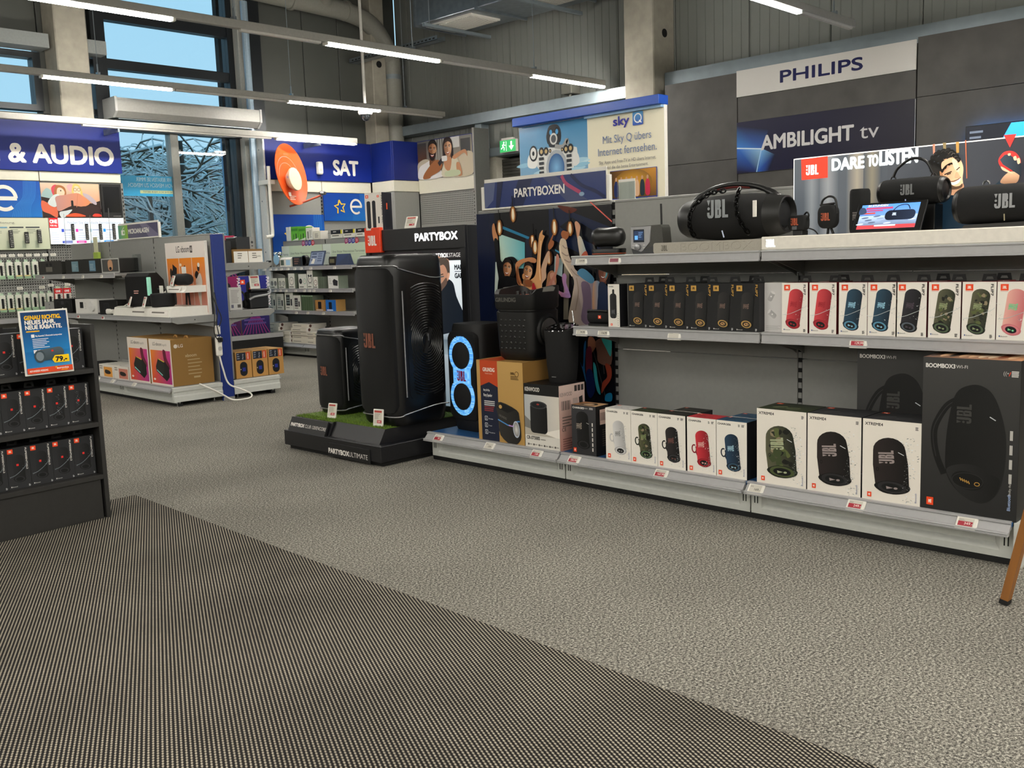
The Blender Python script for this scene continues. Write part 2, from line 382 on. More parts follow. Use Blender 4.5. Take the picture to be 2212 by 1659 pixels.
# ================================================================ structure
def carpet():
    m = bpy.data.materials.new('carpet_fleck'); m.use_nodes = True; n = m.node_tree; b = n.nodes['Principled BSDF']
    tc = n.nodes.new('ShaderNodeTexCoord')
    a = n.nodes.new('ShaderNodeTexNoise'); a.inputs['Scale'].default_value = 120; a.inputs['Detail'].default_value = 6; a.inputs['Roughness'].default_value = .85
    n.links.new(tc.outputs['Object'], a.inputs['Vector'])
    r = n.nodes.new('ShaderNodeValToRGB'); e = r.color_ramp.elements
    e[0].position = .40; e[0].color = (*lin('#232323'), 1); e[1].position = .62; e[1].color = (*lin('#d6d1c4'), 1)
    k = e.new(.5); k.color = (*lin('#76736b'), 1)
    n.links.new(a.outputs[0], r.inputs[0])
    big = n.nodes.new('ShaderNodeTexNoise'); big.inputs['Scale'].default_value = 1.3; big.inputs['Detail'].default_value = 3; n.links.new(tc.outputs['Object'], big.inputs['Vector'])
    mr = n.nodes.new('ShaderNodeMapRange'); mr.inputs['From Min'].default_value = .3; mr.inputs['From Max'].default_value = .7; mr.inputs['To Min'].default_value = .88; mr.inputs['To Max'].default_value = 1.08
    n.links.new(big.outputs[0], mr.inputs[0])
    mx = n.nodes.new('ShaderNodeMix'); mx.data_type = 'RGBA'; mx.blend_type = 'MULTIPLY'; mx.inputs[0].default_value = 1
    n.links.new(r.outputs[0], mx.inputs[6]); n.links.new(mr.outputs[0], mx.inputs[7]); n.links.new(mx.outputs[2], b.inputs['Base Color'])
    b.inputs['Roughness'].default_value = .95; b.inputs['Specular IOR Level'].default_value = .1
    bp = n.nodes.new('ShaderNodeBump'); bp.inputs['Strength'].default_value = .5; bp.inputs['Distance'].default_value = .004
    n.links.new(a.outputs[0], bp.inputs['Height']); n.links.new(bp.outputs[0], b.inputs['Normal'])
    return m
b = MB(); b.add([(-14.2, -10.5, 0), (10.3, -10.5, 0), (10.3, 12.6, 0), (-14.2, 12.6, 0)], [(0, 1, 2, 3)]); struct(b.build('floor', carpet()))
def matpattern():
    m = bpy.data.materials.new('entrance_mat_weave'); m.use_nodes = True; n = m.node_tree; b = n.nodes['Principled BSDF']
    N = n.nodes.new; L = n.links.new
    def mth(op, a, c=None, c2=None):
        q = N('ShaderNodeMath'); q.operation = op
        for i, x in enumerate((a, c, c2)):
            if x is None: continue
            if isinstance(x, (int, float)): q.inputs[i].default_value = x
            else: L(x, q.inputs[i])
        return q.outputs[0]
    tc = N('ShaderNodeTexCoord'); mp = N('ShaderNodeMapping'); mp.vector_type = 'TEXTURE'; mp.inputs['Rotation'].default_value = (0, 0, math.radians(64.4)); mp.inputs['Scale'].default_value = (.0135, .0115, 1)
    L(tc.outputs['Object'], mp.inputs[0]); sp = N('ShaderNodeSeparateXYZ'); L(mp.outputs[0], sp.inputs[0])
    # x runs along the ribs, y across them
    row = mth('FLOOR', sp.outputs[1]); al = mth('ADD', sp.outputs[0], mth('MULTIPLY', mth('MODULO', row, 2), .5))
    du = mth('SUBTRACT', mth('FRACT', al), .5); dv = mth('SUBTRACT', mth('FRACT', sp.outputs[1]), .5)
    d = mth('ADD', mth('POWER', mth('DIVIDE', du, .46), 2), mth('POWER', mth('DIVIDE', dv, .27), 2))
    r = N('ShaderNodeValToRGB'); e = r.color_ramp.elements; e[0].position = .15; e[0].color = (*lin('#b5ac9a'), 1); e[1].position = 1.0; e[1].color = (*lin('#232120'), 1)
    L(mth('MULTIPLY', d, .75), r.inputs[0])
    big = N('ShaderNodeTexNoise'); big.inputs['Scale'].default_value = 1.8; big.inputs['Detail'].default_value = 3; L(tc.outputs['Object'], big.inputs['Vector'])
    mr = N('ShaderNodeMapRange'); mr.inputs['From Min'].default_value = .36; mr.inputs['From Max'].default_value = .62; mr.inputs['To Min'].default_value = .8; mr.inputs['To Max'].default_value = 1.04; L(big.outputs[0], mr.inputs[0])
    mx = N('ShaderNodeMix'); mx.data_type = 'RGBA'; mx.blend_type = 'MULTIPLY'; mx.inputs[0].default_value = 1
    L(r.outputs[0], mx.inputs[6]); L(mr.outputs[0], mx.inputs[7]); L(mx.outputs[2], b.inputs['Base Color'])
    b.inputs['Roughness'].default_value = .9; b.inputs['Specular IOR Level'].default_value = .15
    bp = N('ShaderNodeBump'); bp.inputs['Strength'].default_value = .6; bp.inputs['Distance'].default_value = .004; bp.invert = True
    L(mth('MINIMUM', d, 1.5), bp.inputs['Height']); L(bp.outputs[0], b.inputs['Normal'])
    return m
b = MB(); b.prism([(-4, -5), (2.04, -5), (2.13, .9), (2.25, 5.14), (-4, 5.05)], 0.0005, .007, 'z')
tag(b.build('entrance_mat', matpattern()), 'large dark ribbed entrance mat with pale flecks on the grey carpet', 'mat')
WALL = mat('sandwich_panel', '#4d4f4b', .55, .05, .04, 3); WALLR = mat('sandwich_panel_daylit', '#858884', .55, .05, .04, 3)  # same sheets twice; the paler copy carries the right wall's daylight in its colour
def wallroot(name):
    o = bpy.data.objects.new(name, None); C.objects.link(o); struct(o); return o
wb = wallroot('wall_back'); wr = wallroot('wall_right'); wl = wallroot('wall_left'); wf = wallroot('wall_front')
def panel_back(x0, x1, z0, z1):
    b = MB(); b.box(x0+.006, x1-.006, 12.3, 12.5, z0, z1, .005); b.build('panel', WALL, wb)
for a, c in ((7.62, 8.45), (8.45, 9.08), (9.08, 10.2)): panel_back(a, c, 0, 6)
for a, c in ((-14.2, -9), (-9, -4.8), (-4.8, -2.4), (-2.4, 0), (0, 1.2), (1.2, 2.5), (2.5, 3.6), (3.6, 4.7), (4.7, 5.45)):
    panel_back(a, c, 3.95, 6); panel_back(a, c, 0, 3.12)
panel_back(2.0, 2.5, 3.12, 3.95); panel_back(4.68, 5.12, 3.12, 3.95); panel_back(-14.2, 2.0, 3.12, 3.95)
b = MB(); b.box(7.2, 10.2, 12.5, 12.6, 0, 6); b.box(-14.2, 5.4, 12.5, 12.6, 0, 3.1); b.box(-14.2, 5.4, 12.5, 12.6, 3.97, 6); b.box(5.4, 7.6, 12.45, 12.6, 5.1, 6); b.build('backing', M['slot'], wb)
Y = [12.3, 11.99, 10.69, 9.79, 8.85, 7.86, 6.99, 5.98, 4.99, 4.01, 3.0, 2.0, 1.0, 0, -1, -2, -3, -4, -5.2, -10.4]
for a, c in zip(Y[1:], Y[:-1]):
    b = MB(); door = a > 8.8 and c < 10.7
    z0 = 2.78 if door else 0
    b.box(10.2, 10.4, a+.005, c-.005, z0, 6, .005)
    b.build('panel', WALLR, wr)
b = MB(); b.box(10.4, 10.5, -10.4, 12.5, 0, 6); b.build('backing', M['slot'], wr)
b = MB()
for i in range(70):     # shallow vertical lines pressed into the sheets
    y = 11.6-i*.12
    b.box(10.196, 10.2, y, y+.008, 2.9, 5.99)
o = b.build('pressed_line', mat('pressed_line', '#7c7f7b', .55), wr); o['kind'] = 'stuff'
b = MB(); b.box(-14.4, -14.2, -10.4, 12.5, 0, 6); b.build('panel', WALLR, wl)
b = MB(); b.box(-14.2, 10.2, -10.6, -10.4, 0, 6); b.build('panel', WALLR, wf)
b = MB(); b.box(-14.4, 10.5, -10.6, 12.6, 6, 6.2); struct(b.build('ceiling', mat('ceiling_sheet', '#86857e', .7)))
# ---- steel rails and posts on the right wall (struct trims)
RS = mat('grey_blue_steel', '#8d99a0', .4, .35, .06, 8)
def cbeam(name, y0, y1, z0, z1, x0=9.95, x1=10.19):
    b = MB(); b.box(x0, x1, y0, y1, z1-.012, z1); b.box(x0, x1, y0, y1, z0, z0+.012); b.box(x0, x0+.012, y0, y1, z0+.012, z1-.012); struct(b.build(name, RS))
cbeam('trim_1', 7.45, 12.25, 3.14, 3.28); cbeam('trim_2', -10.3, 6.98, 3.14, 3.35)
for i, (y, w_) in enumerate(((10.25, .13), (8.98, .12))):
    b = MB(); b.box(10.02, 10.19, y, y+w_, 0 if i == 0 else 2.8, 3.14, .006); struct(b.build('trim_%d' % (3+i), RS))
CONC = mat('concrete', '#a49f92', .85, 0, .1, 9, .3, 60)
def column(name, x0, x1, y0, y1, z0=0, z1=6):
    b = MB(); b.box(x0, x1, y0, y1, z0, z1, .012); return struct(b.build(name, CONC))
column('trim_5', 9.76, 10.19, 7.0, 7.44); column('trim_6', 4.76, 5.14, 11.93, 12.29, 3.02, 6); column('trim_7', 9.5, 9.76, 12.02, 12.29)
for x, y, z, ax in ((9.98, 6.995, 3.82, 'y'), (9.62, 12.015, 4.2, 'y')):
    b = MB(); b.lathe([(.05, 0), (.05, .004)], 16, (x, y-.004, z), ax); struct(b.build('trim_8', M['blackm']))
# ---- windows: dark aluminium frames with panes
ALU = mat('dark_aluminium', '#2b2e31', .35, .5, .05); ALG = mat('grey_aluminium', '#8b8b86', .4, .4, .05)
PANE = glassmat('window_glass', '#f4f8f9', .05)
def window(name, x0, x1, z0, z1, bars_z=(), bars_x=(), fw=.07, m=ALU, y=12.3):
    o = bpy.data.objects.new(name, None); C.objects.link(o); struct(o)
    b = MB(); b.box(x0-.02, x0+fw, y-.02, y+.14, z0, z1); b.box(x1-fw, x1+.02, y-.02, y+.14, z0, z1)
    for a, c in ((z0, z0+fw), (z1-fw, z1)): b.box(x0+fw, x1-fw, y-.02, y+.14, a, c)
    b.build('window_frame', m, o)
    zs = [z0+fw]+[q for bz in bars_z for q in bz]+[z1-fw]; xs = [x0+fw]+[q for bx in bars_x for q in bx]+[x1-fw]
    for a, c in bars_z: b = MB(); b.box(x0+fw, x1-fw, y-.01, y+.12, a, c); b.build('transom', m, o)
    for a, c in bars_x: b = MB(); b.box(a, c, y-.015, y+.125, z0+fw, z1-fw); b.build('mullion', ALG, o)
    for i in range(0, len(zs), 2):
        for j in range(0, len(xs), 2):
            b = MB(); b.box(xs[j], xs[j+1], y+.05, y+.06, zs[i], zs[i+1]); b.build('pane', PANE, o)
    return o
w1 = window('window_1', 5.42, 7.3, 3.12, 5.1, [(3.74, 3.86), (4.33, 4.48)], [], .09)
w2 = window('window_2', 5.45, 7.3, .05, 3.12, [], [(6.27, 6.38)], .07)
window('window_3', 5.12, 5.42, 3.15, 3.83); window('window_4', 2.5, 4.68, 3.15, 3.83)
b = MB(); b.box(7.3, 7.42, 12.16, 12.4, 0, 5.1); struct(b.build('trim_9', mat('pale_jamb', '#b9bab4', .4)))
b = MB(); b.box(7.42, 7.62, 12.1, 12.4, 0, 5.5); struct(b.build('trim_10', ALU))
b = MB(); b.box(5.3, 5.42, 12.2, 12.4, 3.0, 5.1); b.box(5.42, 7.3, 12.22, 12.4, 2.98, 3.12); struct(b.build('trim_11', ALU))
for x0, x1 in ((2.5, 4.72), (5.14, 5.4)):
    b = MB(); b.prism([(12.02, 3.84), (12.29, 3.84), (12.29, 3.98), (12.02, 4.0)], x0, x1, 'x'); struct(b.build('trim_12', mat('blind_box', '#8f9392', .4, .2)))
# down pipe of the window blind, a steel blue tube beside the jamb
b = MB(); b.tube([(7.36, 12.05, 0), (7.36, 12.05, 4.78)], .05, 12); tag(b.build('drain_pipe', mat('pale_blue_pipe', '#9fb4c4', .3, .3)), 'slim pale pipe running up beside the tall window', 'pipe')
# air curtain over the entrance
t = thing('air_curtain', 'long grey air curtain box hung over the entrance glass', 'heater', (6.4, 11.99, 3.09))
b = MB(); b.prism([(-.13, .07), (-.13, .23), (.2, .23), (.2, 0), (-.05, 0)], -1.0, .98, 'x'); b.build('housing', mat('air_curtain_grey', '#a2a19c', .4, .15), t)
for s in (-1.03, .98): MB().prism([(-.14, .065), (-.14, .24), (.21, .24), (.21, -.006), (-.05, -.006)], s, s+.03, 'x').build('end_cap', mat('air_curtain_end', '#b9bab8', .4), t)
b = MB(); b.box(-.95, .93, -.03, .14, -.012, -.002); b.build('outlet_grille', M['steel'], t)
# ---- service runs under the roof
t = thing('rain_pipe', 'fat grey rain pipe bending down the corner of the room', 'pipe', (0, 0, 0))
GP = mat('grey_pipe', '#8b8a82', .5)
b = MB(); b.tube(smoothpts([(6.5, 12.05, 4.98), (8.4, 12.05, 4.93), (9.2, 12.05, 4.88), (9.6, 12.05, 4.72), (9.86, 12.05, 4.35), (9.9, 12.05, 4.0), (9.9, 12.05, 2.0), (9.9, 12.05, 0)], 5, False), .135, 20); b.build('pipe_run', GP, t, 50)
b = MB()
for x in (8.1, 9.05): b.lathe([(.15, 0), (.15, .05)], 20, (x, 12.05, 4.93-(x-8.1)*.02), 'x')
b.build('coupling', GP, t, 50)
b = MB(); b.lathe([(.14, 0), (.14, .07)], 20, (9.9, 12.05, 4.0), 'z'); b.build('pipe_band', M['steel'], t, 50)
b = MB(); b.tube(smoothpts([(8.35, 11.6, 5.3), (8.55, 11.8, 5.1), (8.65, 12.0, 4.96)], 5, False), .11, 16); b.build('branch_pipe', GP, t, 50)
t = thing('air_duct', 'galvanised square air duct with a pale louvred outlet underneath', 'duct', (0, 0, 0))
b = MB(); b.box(9.02, 9.92, 4.5, 10.45, 4.4, 5.05, .01)
for y in (10.40, 9.2, 8.0, 6.8, 5.6): b.box(8.99, 9.95, y, y+.03, 4.37, 5.08)
b.build('duct_body', M['steel'], t)
for y0 in (9.45, 7.6):
    b = MB(); b.box(9.14, 9.68, y0, y0+.9, 4.375, 4.4); b.build('outlet_frame', M['white'], t)
    b = MB()
    for i in range(24): b.box(9.17, 9.65, y0+.03+i*.0355, y0+.05+i*.0355, 4.366, 4.375)
    o = b.build('louvre', M['whitepaint'], t); o['kind'] = 'stuff'
for y in (10.1, 8.4):
    b = MB(); b.box(8.9, 10.15, y, y+.05, 4.32, 4.36); b.build('support_rail', RS, t)
    b = MB(); b.tube([(9.0, y+.02, 4.34), (9.0, y+.02, 5.99)], .006, 5); b.build('hanger_rod', M['steel'], t)
t = thing('cable_tray', 'perforated steel cable tray in the corner under the air duct', 'cable tray', (0, 0, 0))
b = MB(); b.box(9.2, 9.35, 10.2, 12.2, 4.2, 4.206); b.box(9.2, 9.206, 10.2, 12.2, 4.2, 4.26); b.box(9.344, 9.35, 10.2, 12.2, 4.2, 4.26); b.build('tray', M['steel'], t)
b = MB()
for i in range(24): b.box(9.197, 9.2, 10.25+i*.08, 10.29+i*.08, 4.22, 4.235)
o = b.build('slot_hole', M['slot'], t); o['kind'] = 'stuff'
t = thing('dome_camera', 'white dome camera on a thin ceiling pole', 'camera', (8.64, 11.15, 0))
b = MB(); b.tube([(0, 0, 3.36), (0, 0, 5.99)], .022, 10); b.build('pole', M['whitepaint'], t, 50)
b = MB(); b.lathe([(.03, 3.36), (.095, 3.35), (.105, 3.3), (.09, 3.27)], 20); b.build('housing', M['white'], t, 50)
b = MB(); b.lathe([(.07, 3.27), (.066, 3.235), (.045, 3.2), (.015, 3.185)], 18); b.build('dome', mat('smoked_dome', '#1a1c1e', .1, spec=.8), t, 50)
b = MB(); b.box(10.0, 10.19, 8.5, 8.68, 3.33, 3.47, .01); b.tube([(10.1, 8.6, 3.3), (10.1, 8.6, 3.36)], .02, 8)
tag(b.build('wall_sensor', mat('sensor_grey', '#77776f', .5)), 'small grey box sensor standing on the steel wall rail', 'sensor')
# ---- door opening under the exit sign
t = wallroot('door_1')
b = MB(); b.box(10.05, 10.45, 8.85, 10.25, 2.66, 2.78, .01); b.build('lintel', RS, t)
b = MB(); b.box(10.12, 10.4, 10.06, 10.2, 0, 2.66); b.box(10.12, 10.4, 8.85, 8.95, 0, 2.66); b.build('door_frame', mat('door_frame_cream', '#b9b6a8', .5), t)
b = MB()
for i in range(13): b.prism([(10.26, 0), (10.235, .04), (10.26, .08)] if 0 else [(8.95, 2.62-i*.045), (10.06, 2.62-i*.045), (10.06, 2.62-.04-i*.045), (8.95, 2.62-.04-i*.045)], 10.24, 10.26, 'x')
b.build('shutter', mat('shutter_dark', '#3a3934', .5), t)
b = MB(); b.box(10.3, 10.35, 8.95, 10.06, 0, 2.1); b.build('dim_interior', mat('dim_store_grey', '#33322e', .6), t)  # dark sheet standing in for the dim interior behind the opening
t = thing('exit_sign', 'green emergency exit sign with running man and down arrow', 'sign', (9.98, 9.68, 2.68), -PI/2)
b = MB(); b.box(-.16, .16, 0, .05, 0, .17, .004); b.build('sign_box', M['whitepaint'], t)
a = Art(.0002); a.rect(.004, .004, .316, .166, '#1c9a4d')
a.ell(.085, .137, .014, .014, '#f4fff6'); a.line([(.08, .12), (.065, .085), (.09, .065), (.085, .03)], .018, '#f4fff6'); a.line([(.065, .085), (.045, .06), (.025, .055)], .014, '#f4fff6'); a.line([(.05, .1), (.08, .115), (.105, .095), (.115, .105)], .012, '#f4fff6')
a.line([(.13, .15), (.13, .02)], .008, '#f4fff6'); a.rect(.215, .07, .245, .145, '#f4fff6'); a.poly([(.18, .085), (.28, .085), (.23, .025)], '#f4fff6')
a.build('sign_face', t, glow(.55), 'front', .32)
b = MB(); b.box(-.13, .1, .01, .045, .17, .2); b.build('battery_box', M['whitepaint'], t)
# ================================================================ outside: snowy bank of trees, seen through the glass
BARK = mat('wet_bark', '#3b352d', .9, 0, .25, 14); SNOW = mat('snow', '#f4f4f2', .8, 0, .03); TWIG = mat('twig_brown', '#57503f', .95, 0, .3, 20)
def hillmat():
    m = mat('snowy_bank', '#8d897c', .95, 0, .6, 6.0); return m
b = MB(); g = []
for i in range(15):
    for j in range(9):
        x = 2+i*1.6; y = 15.5+j*1.5
        g.append((x, y, -.3+max(0, j-.5)*.62+.35*math.sin(i*1.7+j)*.6))
b.add(g, [(i*9+j, (i+1)*9+j, (i+1)*9+j+1, i*9+j+1) for i in range(14) for j in range(8)])
o = b.build('hill', hillmat(), None, 60); struct(o)
b = MB(); b.add([(-8, 12.6, -.06), (40, 12.6, -.06), (40, 40, -.06), (-8, 40, -.06)], [(0, 1, 2, 3)]); o = struct(b.build('yard_ground', mat('snowy_yard', '#c9cdd0', .9, 0, .2, 2)))
def snowy_tree(label, x, y, h, seed, lean=0.):
    R = random.Random(seed); t = thing('snowy_tree', label, 'tree', (x, y, .2), 0, 'snowy trees behind the glass')
    br = MB(); sn = MB(); tk = MB()
    h = min(h, 1.25+y*.14-.3); P = [Vector((lean*k*.25, 0, h*k/5)) for k in range(6)]
    tk.tube(P, [.16-.022*k for k in range(6)], 7)
    def limb(p, d, l, r, lev):
        Q = [p]; top = 1.25+(y+p.y)*.14-.2
        if p.z > top: return
        for k in range(4):
            d = (d+Vector((R.uniform(-.28, .28), R.uniform(-.28, .28), R.uniform(-.2, .12)-(.35 if Q[-1].z > top-.3 else 0)))).normalized(); Q.append(Q[-1]+d*l/4)
        br.tube(Q, [r*(1-.2*k) for k in range(5)], 4, caps=False)
        sn.tube([q+Vector((0, -r*.25, r*.75)) for q in Q], [max(.013, r*.95*(1-.15*k)) for k in range(5)], 4, caps=False)
        if lev:
            for k in range(1, 5):
                for _ in range(2 if lev > 1 else 1):
                    dd = (d+Vector((R.uniform(-1, 1), R.uniform(-.7, .7), R.uniform(-.55, .5)))).normalized(); limb(Q[k], dd, l*R.uniform(.4, .62), r*.55, lev-1)
    for k in range(17):
        z = .4+(h-.5)*k/17; a = R.uniform(0, 2*PI)
        limb(Vector((lean*z/h*1.25, 0, z)), Vector((math.cos(a)*1.2, math.sin(a)*.7-.25, R.uniform(-.05, .35))).normalized(), R.uniform(1.3, 2.3), .035, 2)
    tk.build('trunk', BARK, t, 60); o = br.build('branches', TWIG, t); o['kind'] = 'stuff'; o = sn.build('snow_cover', SNOW, t); o['kind'] = 'stuff'
for i, (x, y, h, s) in enumerate(((6.7, 16.4, 4.0, 3), (8.8, 16.9, 4.2, 5), (7.9, 18.8, 4.6, 8), (10.9, 18.6, 4.9, 11), (5.9, 19.2, 4.8, 14), (9.4, 21.0, 5.2, 21))):
    snowy_tree(['snow covered tree nearest behind the left entrance pane', 'snow covered tree nearest behind the right entrance pane', 'snowy tree between the two nearest ones outside', 'snowy tree furthest right behind the entrance glass', 'snowy tree furthest left up the bank outside', 'snowy tree highest up the bank outside'][i], x, y, h, s)
t = thing('street_sign', 'pale round sign on a post outside, seen edge-on', 'sign', (8.25, 14.4, 0))
b = MB(); b.tube([(0, 0, 0), (0, 0, 3.4)], .045, 8); b.build('post', mat('sky_blue_post', '#8fb6d2', .4), t)
b = MB(); b.lathe([(.32, -.012), (.32, .012)], 24, (0, 0, 2.95), 'y'); o = b.build('sign_disc', mat('sign_blue_back', '#7aa7cf', .4), t); o.rotation_euler = (0, 0, 1.15)
t = thing('yard_post', 'short grey post in front of the trees outside', 'post', (6.55, 13.6, 0))
b = MB(); b.box(-.03, .03, -.03, .03, 0, 2.35, .005); b.build('post_tube', mat('post_grey', '#6d6d6b', .5), t)
b = MB(); b.box(-.04, .04, -.04, .04, 2.35, 2.38, .004); b.build('post_cap', M['blackm'], t)
# sticker on the inside of the entrance glass, printed to be read from outside
t = thing('window_sticker', 'light blue mirrored lettering banner stuck on the entrance glass', 'sticker', (5.58, 12.33, 2.17))
b = MB(); b.box(0, .75, 0, .004, 0, .26); b.build('film', mat('sticker_blue', '#35b0e6', .4), t)
a = Art(.0002)
a.at(.72, 0, 0, 1, -1)
a.text('WIR BERATEN SIE IMMER', .02, .19, .05, '#bfe6f7', .5, .01); a.text('VON MENSCH ZU MENSCH.', .02, .115, .05, '#bfe6f7', .62, .01); a.rect(.0, .035, .48, .075, '#d9e7b0'); a.text('DIE EINE BOX MEHR BIETET', .02, .044, .022, '#3b6a8c', .42)
a.build('mirrored_print', t, PRINT, 'front', 0)
# ================================================================ display wall on the right: three shelving bays
RZ = -PI/2            # bays face -x: local x runs towards smaller y, local y into the depth
def price_tag(label, text, col='#b5293d', w=.078, h=.05, loc=(0, 0, 0), rotz=RZ, tilt=0., group='electronic price tags', ink=None, name='price_tag', tall=False):
    t = thing(name, label, 'price tag', loc, 0, group, (0, 0, 0))
    t.rotation_euler = (Matrix.Rotation(rotz, 3, 'Z') @ Matrix.Rotation(-tilt, 3, 'X')).to_euler()
    b = MB(); b.box(-w/2, w/2, 0, .011, 0, h, .003); b.build('tag_body', M['white'], t)
    a = Art(.0003); m = w*.12
    if tall:
        a.rect(m, h*.16, w-m*.8, h*.93, '#cfcabb'); a.rect(m*1.15, h*.8, w-m, h*.92, '#b4483f'); a.lines(m*1.4, h*.7, w*.6, 4, h*.085, h*.03, '#8b877b'); a.rect(w*.42, h*.2, w-m, h*.36, '#b8323f'); a.text(text, w*.84, h*.235, h*.08, '#f3ded6', None, .02, 'r')
    else:
        a.rect(m, h*.17, w-w*.16, h*.86, '#c9c5b9')
        if col: a.rect(m, h*.24, w-w*.2, h*.6, col)
        a.lines(m*1.2, h*.72, w*.3, 2, h*.07, h*.03, '#8d897f')
        a.text(text, w*.8, h*.34, h*.2, ink or ('#f6e4dc' if col else '#26241f'), None, .01, 'r')
    a.build('display', t, PRINT, 'front', w)
    return t
def bay(label, y1, y0, shelves=(), group='grey shelving bays of the display wall', X=3.84, d0=.495, sf=.125, top=1.53, rz=RZ, seams=(.695, 1.115), deck=None, end=False):
    W = y1-y0; t = thing('shelving_bay', label, 'shelf', (X, (y0+y1)/2, 0), rz, group); h = W/2
    zz = [.178]+list(seams)+[top-.013]
    for z0, z1 in zip(zz[:-1], zz[1:]):
        z0 += .002; z1 -= .002
        b = MB(); b.box(-h+.012, h-.012, d0, d0+.02, z0, z1, .002); b.build('back_panel', M['panel'], t)
    b = MB(); b.box(-h+.012, h-.012, d0, d0+.03, top-.015, top, .003); b.build('top_rail', M['shelf'], t)
    b = MB(); b.box(h-.012, h+.012, d0+.006, d0+.05, 0, top-.01); b.build('upright', M['slot'], t)
    b = MB()
    for i in range(int((top-.23)/.05)): b.box(h-.009, h+.009, d0+.002, d0+.006, .2+i*.05, .228+i*.05)
    o = b.build('upright_slots', M['shelf'], t); o['kind'] = 'stuff'
    b = MB(); b.box(-h+.003, h-.003, 0, d0, .16, .178, .002); b.build('base_deck', deck or M['deck'], t)
    # sloping lip with its price rail groove
    b = MB(); b.prism([(-.006, .183), (-.014, .18), (-.014, .175), (-.009, .171), (-.031, .146), (-.044, .145), (-.047, .141), (-.043, .138), (-.047, .135), (-.046, .130), (-.03, .130), (-.012, .15), (.004, .15), (-.001, .1785), (.012, .1785), (.012, .182)], -h+.006, h-.006, 'x'); b.build('price_rail', M['rail'], t)
    b = MB()   # front with a pressed-in field
    e, z0, z1, y = .055, .027, .135, .03
    b.box(-h+.003, h-.003, y+.02, y+.03, z0, z1)
    o_ = [(-h+.003, z0), (h-.003, z0), (h-.003, z1), (-h+.003, z1)]; i_ = [(-h+e, z0+.026), (h-e, z0+.026), (h-e, z1+.02), (-h+e, z1+.02)]; k_ = [(-h+e+.02, z0+.05), (h-e-.02, z0+.05), (h-e-.03, z1+.02), (-h+e+.03, z1+.02)]
    vs = [(p[0], y, p[1]) for p in o_[:2]]+[(p[0], y, .155) for p in o_[2:]]+[(p[0], y, min(p[1], .155)) for p in i_]+[(p[0], y+.017, min(p[1], .155)) for p in k_]
    b.add(vs, [(0, 1, 5, 4), (1, 2, 6, 5), (3, 0, 4, 7), (4, 5, 9, 8), (5, 6, 10, 9), (7, 4, 8, 11), (8, 9, 10, 11)]); b.build('base_front', M['basegrey'], t)
    for s in (-1, 1):
        b = MB()
        for dx in (.0, .014): b.box(s*(h-.03)+dx-.011, s*(h-.03)+dx-.006, y-.0008, y, .075, .115)
        for dx in (.0, .014): b.box(s*(h-.03)+dx-.011, s*(h-.03)+dx-.006, y-.0008, y, .127, .14)
        o = b.build('slot_hole', M['slot'], t); o['kind'] = 'stuff'
    b = MB(); b.box(-h, h, y+.006, y+.05, 0, .027); b.build('kick_plate', M['blackm'], t)
    for z in shelves:
        f = sf; b = MB(); b.box(-h+.004, h-.004, f, d0, z-.03, z, .003); s = b.build('shelf_board', M['shelf'], t)
        b = MB(); b.prism([(f-.005, z+.002), (f+.001, z+.002), (f+.001, z-.045), (f-.013, z-.047), (f-.013, z-.04), (f-.007, z-.038), (f-.007, z-.008), (f-.011, z-.006), (f-.011, z)], -h+.006, h-.006, 'x'); b.build('price_rail', M['rail'], s)
        for q in (-1, 1):
            b = MB(); b.prism([(d0, z-.03), (d0, z-.13), (d0-.04, z-.11), (f+.075, z-.045), (f+.075, z-.03)], q*(h-.02)-.002, q*(h-.02)+.002, 'x'); b.build('shelf_bracket', M['shelf'], s)
    return t
bay('left bay of the display wall, covered by a big party poster', 4.5, 3.40)
bay('middle bay of the display wall, black cartons on its middle shelf', 3.40, 2.265, (.853, 1.228))
bay('right bay of the display wall, colourful cartons on its middle shelf', 2.265, 1.13, (.853, 1.228))
b = MB(); b.box(3.84, 4.36, 1.105, 1.128, .0, .178); b.box(4.3, 4.36, 1.105, 1.128, .178, 1.53)
tag(b.build('shelf_end_plate', M['basegrey']), 'grey steel end plate closing the near end of the display wall', 'panel')
# ---------------------------------------------------------------- cartons
def carton(label, W, D, H, body, x, y, z, rotz=RZ, arts=(), tab=None, group=None, name='speaker_carton', cat='box', bev=.0012):
    "carton whose front bottom edge is centred on x, y, z"
    t = thing(name, label, cat, (x, y, z), rotz, group)
    b = MB(); b.box(-W/2, W/2, 0, D, 0, H, bev); b.build('carton_body', body, t)
    for nm, a, face in arts: a.build(nm, t, PRINT, face, W, D, H)
    if tab:      # euro-hole hang tab rising from the back edge
        b = MB(); w2 = W*.24; y = D-.003; h = .028; q = tab*W
        O = [(-w2, 0), (w2, 0), (w2*.82, h), (-w2*.82, h)]; I = [(-w2*.5, .007), (w2*.5, .007), (w2*.35, h*.62), (-w2*.35, h*.62)]
        vs = [(p[0]+q, yy, H+p[1]) for yy in (y, y+.001) for p in O+I]
        fs = [(i, (i+1) % 4, 4+(i+1) % 4, 4+i) for i in range(4)]; fs += [tuple(k+8 for k in reversed(f)) for f in fs]; fs += [(i, (i+1) % 4, 8+(i+1) % 4, 8+i) for i in range(4)]
        b.add(vs, fs); b.build('hang_tab', M['blackm'], t)
    return t
CAMO = ['#20241a', '#3f4a2c', '#8d8065', '#14150f', '#596238']
